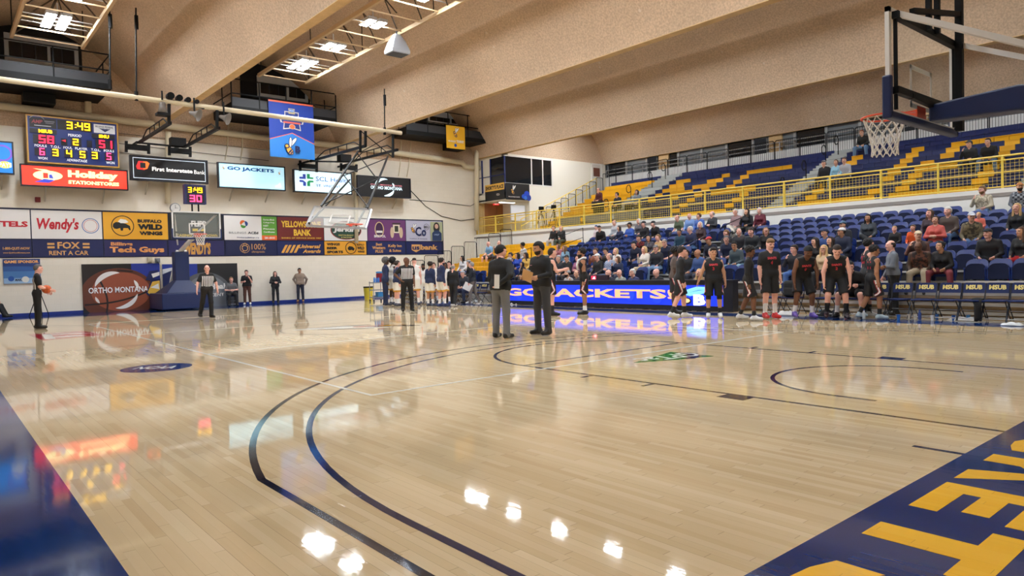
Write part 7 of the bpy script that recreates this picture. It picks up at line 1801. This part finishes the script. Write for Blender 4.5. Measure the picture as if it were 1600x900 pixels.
# ------------------------------------------------------------------ people on and around the court
def bearing(P): return math.degrees(math.atan2(P.x - CAM.x, P.y - CAM.y))
def height_at(P, v):
    lo, hi = .5, 2.6
    for _ in range(40):
        m_ = (lo + hi) / 2
        if proj((P.x, P.y, m_))[1] > v: lo = m_
        else: hi = m_
    return lo
def stand(u, v, vh, rel, sp, label, group, plane=None, h=.0135, tall=None):
    """feet at pixel (u, v) on the floor, crown in pixel row vh, rel: 0 faces away, 90 faces right, 180 faces the camera"""
    P = PZ(u, v) if plane is None else Vector((PY(u, v, plane).x, plane, 0))
    Hh = tall or height_at(P, vh); sp['H'] = Hh * sp.get('up', 1.0) / 1.0
    sp.setdefault('legs', L_STAND); sp.setdefault('arms', A_HANG)
    o, info = make_person('person', (P.x, P.y, 0), bearing(P) + rel, sp, label, group, h)
    if sp.get('bend'):
        pass
    return o, info
def world(info, p):
    o = info['obj']; a = o.rotation_euler.z
    q = (Vector(p) + Vector((0, 0, info['dz']))) * info['k']
    return Matrix.Rotation(a, 4, 'Z') @ q + o.location
def hand_at(info, i, reach=.07):
    s, wr, d, c = info['hands'][i]; return world(info, wr + d * reach)
BLK2 = (20, 20, 23)
def chevrons(V, Q, T):
    """white and red side stripes on the shorts"""
    c = V[Q].mean(1); out = list(T)
    for i, t in enumerate(T):
        if t in ('pants', 'hem') and abs(c[i, 0]) > .115 and c[i, 2] < .04:
            q = -c[i, 2] / .42; yl = -.055 + .15 * q if q < .74 else .056 - .40 * (q - .74)
            d = abs(c[i, 1] - yl)
            if d < .018: out[i] = 'stripe'
            elif d < .034: out[i] = 'edge'
    return out
PLAY = dict(shirt=BLK2, pants=BLK2, sleeve='none', bottom='shorts', sockc=(30, 30, 32), shoe=(222, 224, 226), sole=(236, 236, 236), paint=chevrons, extra=dict(stripe=(228, 226, 226), edge=(170, 30, 44)))
VIS_G, HOME_G, OFF_G = 'visiting team players', 'home team huddle', 'officials'
def P_(**k): d = dict(PLAY); d.update(k); return d
def ref_paint(V, Q, T):
    c = V[Q].mean(1); out = list(T)
    for i, t in enumerate(T):
        if t == 'shirt' and (c[i, 2] > .43 or abs(c[i, 0]) > .20): out[i] = 'yoke'
    return out
REF = dict(sleeve='short', tucked=1, stripe=((22, 22, 24), (236, 236, 236), .052), sleevec=(20, 20, 22), yoke='yoke', yokec=(20, 20, 22), pants=(14, 14, 16), shoe=(14, 14, 15), sole=(14, 14, 15), paint=ref_paint)
# officials
_, rl_ = stand(60, 514, 411, 86, dict(REF, skin='p', hair='crew', hairc='dgy', arms=(((-.2, .2, -1), (.3, .8, -.5)), ((.10, .25, -1), (-.10, 1, -.30))), curl=(.4, .7), head=(0, -4)), 'referee with cropped grey hair standing by the wall with a basketball under his arm', OFF_G)
bp_ = world(rl_, (.12, .22, .10)); bl = MB()
n = 24; vs = []; fs = []
me = bpy.data.meshes.new('basketball'); bm = bmesh.new(); bmesh.ops.create_uvsphere(bm, u_segments=28, v_segments=18, radius=.12); bm.to_mesh(me); bm.free(); me.materials.append(mat('ball_orange', (206, 96, 44), .6, bump=.1, bscale=160)); me.polygons.foreach_set('use_smooth', [True] * len(me.polygons))
ball = bpy.data.objects.new('basketball', me); COL.objects.link(ball); ball.location = bp_; tag(ball, 'orange basketball held at the hip of the referee by the wall', 'basketball')
m = MB()
for ax in range(3):
    pts = []
    for k in range(28):
        t = 2 * math.pi * k / 28; c = (math.cos(t) * .1205, math.sin(t) * .1205); pts.append((c[0], c[1], 0) if ax == 0 else (c[0], 0, c[1]) if ax == 1 else (0, c[0], c[1]))
    m.tube(pts, .0032, 5, closed=True)
m.build('seam', M_BLACK, ball)
stand(325, 497, 412, 158, dict(REF, skin='p', hair=None, arms=(((-.50, .05, -1), (-.05, .35, -1)), ((.55, .10, -1), (.25, .45, -1))), legs=(((.02, .22, -1), (.0, .0, -1)), ((.10, -.16, -1), (.05, -.42, -1))), head=(22, 0), curl=(.4, .3), lean=4), 'bald referee striding past the far basket with his arms out', OFF_G)
stand(637, 487, 400, 172, dict(REF, skin='b', hair=None, arms=(A_HANG[0], ((.70, -.10, -.8), (-.62, .40, -.62))), head=(-48, 2), legs=(((-.10, .02, -1), (-.03, -.03, -1)), ((.10, .04, -1), (.03, -.03, -1))), wide=1.08), 'dark skinned bald referee with a hand on his hip in front of the home huddle', OFF_G)
# the two visiting coaches in mid-court
_, m1 = stand(784, 529, 380, 32, dict(skin='p', hair='short', hairc='blk', specs=1, shirt=(22, 23, 25), pants=(116, 116, 118), shoe=(24, 24, 26), sole=(230, 230, 228), arms=(((-.18, .05, -1), (.1, .5, -1)), ((.11, -.115, -.245), (-.20, -.07, -.16))), head=(28, -10), legs=(((-.07, .06, -1), (-.03, -.03, -1)), ((.07, -.02, -1), (.03, -.06, -1))), wide=1.06, curl=(.5, .3), thick=.006, collar=1), 'coach in a black sweater and grey trousers seen from behind with papers at his hip', 'visiting coaches', h=.011)
q = hand_at(m1, 1, .05); o = MB().box(-.055, .055, -.006, .006, -.10, .17).build('folded_papers', mat('paper_white', (232, 230, 226), .7), loc=q + Vector((-.05, -.03, .04))); o.rotation_euler = (0, .05, m1['obj'].rotation_euler.z); tag(o, 'folded white papers held at the hip of the coach in grey trousers', 'papers')
_, m2 = stand(848, 523, 375, 226, dict(skin='t', hair='short', hairc='blk', beard='full', beardc='dbr', shirt=(24, 24, 26), pants=(58, 58, 62), shoe=(18, 18, 19), arms=(((-.30, .10, -1), (.30, .95, -.12)), ((.34, .05, -1), (-.18, .95, -.10))), head=(24, -12), legs=(((-.13, .04, -1), (-.03, -.03, -1)), ((.10, -.02, -1), (.03, -.05, -1))), wide=1.06, curl=(.9, .9), thick=.006, collar=1), 'bearded coach in a black quarter-zip reading a brown clipboard', 'visiting coaches', h=.011)
a, b = hand_at(m2, 0, .09), hand_at(m2, 1, .09); c = (a + b) / 2 + Vector((0, 0, .03)); o = empty('clipboard', c); tag(o, 'brown clipboard held in both hands by the bearded coach', 'clipboard')
d = (b - a).normalized(); bd = MB().box(-.15, .15, -.006, .006, -.10, .12).build('board', mat('clipboard_brown', (202, 152, 92), .6), o); o.rotation_euler = (.0, -.30, math.atan2(d.y, d.x)); MB().box(-.05, .05, -.02, .0, .10, .135).build('clip', M_ALU, o)
on_body(m2, 'text', 'SAINTS', -.135, .36, .07, .016, (214, 150, 160))
# visiting players
def jersey(info, num, back=False, word='SAINTS'):
    if not back: on_body(info, 'text', word, 0, .375, .21, .055, (212, 70, 84), bold=.04); on_body(info, 'text', num, 0, .275, .045 * len(num), .085, (190, 44, 60), bold=.05)
    else: on_body(info, 'text', num, 0, .33, .16, .19, (176, 40, 56), back=True, bold=.05)
_, i_ = stand(914, 492, 386, 272, P_(skin='m', hair='curly', hairc='blk', beard='full', beardc='blk', armtag=('tight', None), arms=(((-.10, -.06, -1), (.0, .16, -1)), A_HANG[1]), sockc=(236, 236, 236), sock=.12, shoe=(24, 24, 26), sole=(230, 230, 230), head=(-6, 0)), 'player in black with a white towel round his neck facing left', VIS_G)
jersey(i_, '5')
tw = MB(); tp = i_['tp']
for s in (-1, 1): tw.tube([world(i_, tp(s * .03, -.085, .535)), world(i_, tp(s * .10, -.03, .545)), world(i_, tp(s * .10, .11, .49)), world(i_, tp(s * .11, .155, .38)), world(i_, tp(s * .11, .150, .22))], .032, 8)
tag(tw.build('neck_towel', mat('towel_white', (230, 230, 228), .9), smooth=True), 'white towel hung round the neck of the player facing left at the table', 'towel')
_, i_ = stand(862, 494, 386, 80, P_(skin='p', hair='short', hairc='dbr', arms=(((-.15, .5, -1), (.35, 1, .25)), ((.15, .5, -1), (-.35, 1, .25))), shoe=(26, 26, 28), head=(0, 6)), 'clapping player in black half hidden behind the bearded coach', VIS_G); jersey(i_, '12')
stand(1062, 497, 382, 82, P_(skin='p', sleeve='long', hair='short', hairc='dbr', legs=L_WALK, arms=(((-.14, .25, -1), (.0, .4, -1)), ((.14, .05, -1), (.02, .30, -1))), head=(0, -12), lean=6), 'player in a long-sleeved black shirt walking right past the end of the lit table', VIS_G)
stand(1054, 491, 384, 84, P_(skin='d', hair='curly', hairc='blk', shirt=(84, 72, 68), sleeve='short', arms=A_HANG, shoe=(30, 30, 32), sole=(40, 40, 40)), 'dark skinned player in a brown top hidden behind the long-sleeved player', VIS_G)
_, i_ = stand(1116, 497, 385, 178, P_(skin='t', hair='fade', hairc='dbr', arms=(((-.28, .0, -1), (-.12, .12, -1)), ((.42, .05, -1), (.38, .22, -1))), legs=(((-.10, .02, -1), (-.02, -.03, -1)), ((.10, .02, -1), (.02, -.03, -1))), legtag='tight', calftag='skin', sock=.13, head=(-14, 0), curl=(.4, .3)), 'player wearing number 3 facing the camera with black knee tights', VIS_G); jersey(i_, '3')
stand(1170, 501, 382, 96, P_(skin='b', sleeve='long', hair='curly', hairc='blk', legs=L_WALKR, arms=(((-.14, .05, -1), (.0, .3, -1)), ((.12, .0, -1), (.02, .2, -1))), sock=.11, head=(0, -14), shoe=(210, 214, 220), sole=(40, 48, 76)), 'dark skinned player in a long-sleeved black shirt walking right beside number 4', VIS_G)
_, i_ = stand(1203, 498, 371, 152, P_(skin='p', sleeve='short', hair='fade', hairc='lbr', sockc=(238, 238, 238), sock=.22, shoe=(206, 40, 44), sole=(214, 60, 60), legs=(((-.05, .05, -1), (.0, -.02, -1)), ((.10, .22, -1), (.04, -.06, -1))), arms=(((-.16, .05, -1), (-.05, .22, -1)), ((.20, .0, -1), (.06, .25, -1))), head=(-4, -14)), 'tall fair player wearing number 4 with red shoes and white socks', VIS_G); jersey(i_, '4')
L_BEND = (((-.20, .40, -1), (-.06, -.16, -1)), ((.22, .52, -1), (.06, -.30, -1)))
A_BEND = (((-.10, .10, -1), (-.02, .20, -1)), ((.10, .10, -1), (.02, .20, -1)))
def bent(u, v, vh, rel, sp, label, lean):
    """hands on thighs: the true stature is kept and the trunk folds"""
    sp.update(lean=lean, legs=L_BEND)
    l = math.radians(lean)                                # arms hang straight down in the world: undo the lean
    dn = lambda x, y, z: (x, y * math.cos(l) + z * math.sin(l) * 1, -y * math.sin(l) + z * math.cos(l)) if False else (x, math.cos(l) * y - math.sin(l) * -z * -1, z * math.cos(l) - y * math.sin(l) * -1)
    f = np.array([0, math.cos(l), -math.sin(l)]); w_ = np.array([0, math.sin(l), math.cos(l)])
    loc = lambda d: (d[0], float(np.dot(d, f)), float(np.dot(d, w_)))
    sp['arms'] = ((loc((-.30, -.02, -1)), loc((-.02, .02, -1))), (loc((.32, -.02, -1)), loc((-.02, .05, -1))))
    return stand(u, v, vh, rel, sp, label, VIS_G, tall=1.93)
_, i_ = bent(1253, 497, 390, 158, P_(skin='b', hair=None, hat='beanie', hatc=(16, 16, 18), sockc=(224, 224, 226), sock=.16, shoe=(104, 80, 176), sole=(70, 90, 180), head=(0, -22)), 'dark skinned player bending with hands on his thighs in purple shoes', 34); jersey(i_, '0')
_, i_ = bent(1307, 498.5, 392, 176, P_(skin='p', hair='short', hairc='dbr', calftag='skin', sockc=(24, 24, 26), sock=.24, shoe=(44, 26, 32), sole=(36, 28, 30), head=(0, -30)), 'pale player bending over with both hands on his knees', 32); jersey(i_, '2')
_, i_ = stand(1364, 499, 381, 62, P_(skin='m', hair='curly', hairc='blk', shoe=(186, 206, 214), sole=(220, 226, 230), legs=(((-.06, -.16, -1), (-.02, -.50, -1)), ((.07, .26, -1), (.02, -.05, -1))), legtag='skin', arms=(((-.16, .1, -1), (.25, .9, .4)), ((.12, -.05, -1), (.0, .2, -1))), sockc=(26, 26, 28), sock=.13, head=(18, -10)), 'player wearing number 11 on his back walking along the visiting chairs', VIS_G); jersey(i_, '11', True)
_, i_ = stand(1355, 494.5, 372, 70, P_(skin='p', hair='curly', hairc='blk', arms=A_HANG, hem='pants'), 'tall player with bushy black hair hidden behind number 11', VIS_G); jersey(i_, '21', True)
_, i_ = stand(1397, 493, 373, 256, dict(skin='p', hair='thin', hairc='dbr', shirt=(112, 118, 128), pants=(22, 22, 25), shoe=(26, 26, 28), belly=.05, wide=1.12, arms=(((-.16, .25, -1), (.35, 1, .05)), ((.20, .1, -1), (.0, .6, -1))), curl=(.9, .5), head=(-4, -2)), 'stout coach in a grey quarter-zip holding a blue cup', 'visiting coaches')
q = hand_at(i_, 0, .10); o = MB().lathe([(.03, 0), (.042, .11), (.038, .11), (.028, .01)], 14).build('paper_cup', flat((120, 160, 206), .5), loc=q + Vector((-.03, 0, -.03))); tag(o, 'pale blue paper cup in the hand of the stout grey coach', 'cup')
P = Vector((8.80, 5.82, 0)); make_person('person', P, 262, dict(H=1.88, skin='p', hair='short', hairc='blk', shirt=(22, 22, 25), pants=(24, 24, 27), bottom='shorts', lean=28, legs=L_SITW, pelvis_z=.60, arms=(((-.30, .2, -1), (.3, .7, .45)), ((.26, .4, -1), (-.05, 1, -.4))), head=(-20, -8), sockc=(230, 230, 230)), 'player in a black jacket sitting on a folding chair behind number 11', VIS_G, .014)
# home huddle
WJ = dict(shirt=(232, 230, 226), pants=(234, 230, 218), sleeve='none', bottom='shorts', hem='hem', hemc=(206, 150, 56), sockc=(236, 236, 236), sock=.2, shoe=(60, 66, 84), sole=(230, 230, 232))
WN = dict(WJ, shirt=(26, 40, 78), sleeve='long', thick=.006)
stand(603, 478, 402, 78, dict(WN, skin='d', hair='afro', hairc='dgy', bottom='pants', pants=(24, 36, 70), legs=L_STAND), 'player in a full navy tracksuit with greying hair at the left end of the huddle', HOME_G)
stand(614, 477, 402, 60, dict(WJ, skin='d', hair='afro', hairc='blk'), 'tall dark skinned player in white with a big afro at the left of the huddle', HOME_G)
stand(621, 479, 406, 70, dict(WN, skin='p', hair='short', hairc='dbr'), 'short haired player in a navy top left of the referee in the huddle', HOME_G)
stand(649, 478, 402, 8, dict(WJ, skin='p', hair='fade', hairc='dbr'), 'pale player in white seen from behind just right of the referee', HOME_G)
stand(663, 475, 411, 186, dict(WJ, skin='b', hair='fade', hairc='blk', bottom='pants', sleeve='long', beard='full'), 'dark skinned man all in white facing out of the huddle', HOME_G)
stand(673, 479, 408, 44, dict(WN, skin='t', hair='curly', hairc='dbr'), 'curly haired player in a navy top in the middle of the huddle', HOME_G)
stand(680, 474, 409, 210, dict(WJ, skin='p', hair='short', hairc='brn'), 'player in white hidden between the two navy tops', HOME_G)
stand(690, 480, 402, 66, dict(WN, skin='p', hair='curly', hairc='dbr', beard='full', legs=(((-.06, .05, -1), (-.03, -.12, -1)), ((.06, .25, -1), (.03, -.08, -1))), shoe=(28, 44, 90)), 'bearded player in a navy top at the right of the huddle', HOME_G)
stand(698, 476, 409, 200, dict(WJ, skin='b', hair='locs', hairc='blk', shoe=(36, 60, 120)), 'dark haired player in white behind the bearded navy top', HOME_G)
stand(709, 479, 411, 20, dict(skin='p', hair='thin', hairc='gry', shirt=(24, 24, 27), pants=(24, 24, 27), shoe=(200, 202, 206), wide=1.05, legs=L_WALK), 'balding coach all in black seen from behind at the huddle', 'home coaches')
stand(704, 473, 407, 205, dict(skin='p', hair='short', hairc='dbr', shirt=(34, 36, 42), pants=(34, 34, 38)), 'dark haired man in charcoal facing out behind the balding coach', 'home coaches')
_, i_ = stand(740, 475, 408, 292, dict(skin='p', hair='short', hairc='gry', shirt=(26, 30, 40), pants=(122, 112, 104), shoe=(206, 208, 212), sole=(236, 236, 236), legs=(((-.05, .20, -1), (-.02, .05, -1)), ((.05, -.12, -1), (.02, -.40, -1))), arms=(((-.25, .05, -1), (-.05, .35, -1)), A_HANG[1])), 'grey haired coach in khaki trousers walking left with white papers', 'home coaches')
q = hand_at(i_, 0, .12); o = MB().box(-.16, .16, -.006, .006, -.20, .10).build('play_sheet', mat('paper_white', (232, 230, 226), .7), loc=q); o.rotation_euler = (0, .5, -.5); tag(o, 'white play sheet in the hand of the coach in khaki trousers', 'paper')
make_person('person', (8.86, 21.65, 0), 262, dict(H=1.8, skin='p', hair='short', hairc='gry', hat='cap', hatc=(170, 174, 180), shirt=(48, 52, 64), pants=(44, 54, 84), lean=14, legs=L_SITW, pelvis_z=.60, arms=A_CLASP), 'person in a pale grey cap sitting on a home team chair', 'home coaches', .016)
# people along the end wall
WALL_G = 'people by the end wall'
stand(387, 478, 421, 188, dict(skin='p', hair='short', hairc='dbr', shirt=(20, 20, 22), sleeve='short', pants=(86, 52, 40), shoe=(226, 226, 224), sole=(236, 236, 234), wide=1.12, arms=(((-.24, .35, -1), (.40, .45, 1)), ((.22, .2, -1), (-.55, .8, .2)))), 'young man in a black T-shirt and brown trousers with a hand at his mouth', WALL_G, plane=31.25)
stand(431, 474, 423, 168, dict(skin='p', hair='long', hairc='dbr', fem=1, shirt=(30, 31, 36), pants=(24, 24, 27), shoe=(40, 40, 42), arms=A_CROSS, thick=.01), 'woman with long dark hair in a black jacket with folded arms', WALL_G, plane=31.25)
stand(470, 472, 418, 192, dict(skin='m', hair='short', hairc='blk', shirt=(146, 128, 112), pants=(30, 34, 52), shoe=(150, 110, 70), arms=(((-.50, -.2, -.8), (.3, -.3, -.8)), ((.55, -.2, -.8), (-.35, -.2, -.8))), head=(-30, 0), wide=1.1, thick=.008), 'man in a tan sweater and navy trousers with his hands behind him', WALL_G, plane=31.25)
P = PY(362, 470, 31.2); make_person('person', (P.x, 31.2, 0), bearing(P) + 172, dict(H=1.75, skin='p', hair='short', hairc='lbr', shirt=(92, 94, 98), sleeve='short', pants=(28, 28, 31), shoe=(40, 40, 44), lean=6, legs=L_SIT, pelvis_z=.585, arms=A_CROSS), 'person in a grey T-shirt sitting with folded arms against the court banner', WALL_G, .016)
chair(P.x + .02, 31.24, math.radians(75), 'folding chair under the person in grey by the court banner', 'folding chairs by the end wall')
P = PY(-8, 480, 31.0); make_person('person', (P.x - .25, 31.0, 0), 112, dict(H=1.75, skin='p', hair='short', hairc='dbr', shirt=(30, 30, 33), pants=(22, 22, 24), shoe=(30, 30, 32), sole=(236, 236, 236), lean=4, legs=L_SITF, pelvis_z=.585, arms=A_LAP), 'seated person in black trousers whose leg shows at the left edge', WALL_G, .016)
chair(P.x - .27, 31.02, math.radians(158), 'folding chair under the seated person at the left edge', 'folding chairs by the end wall')
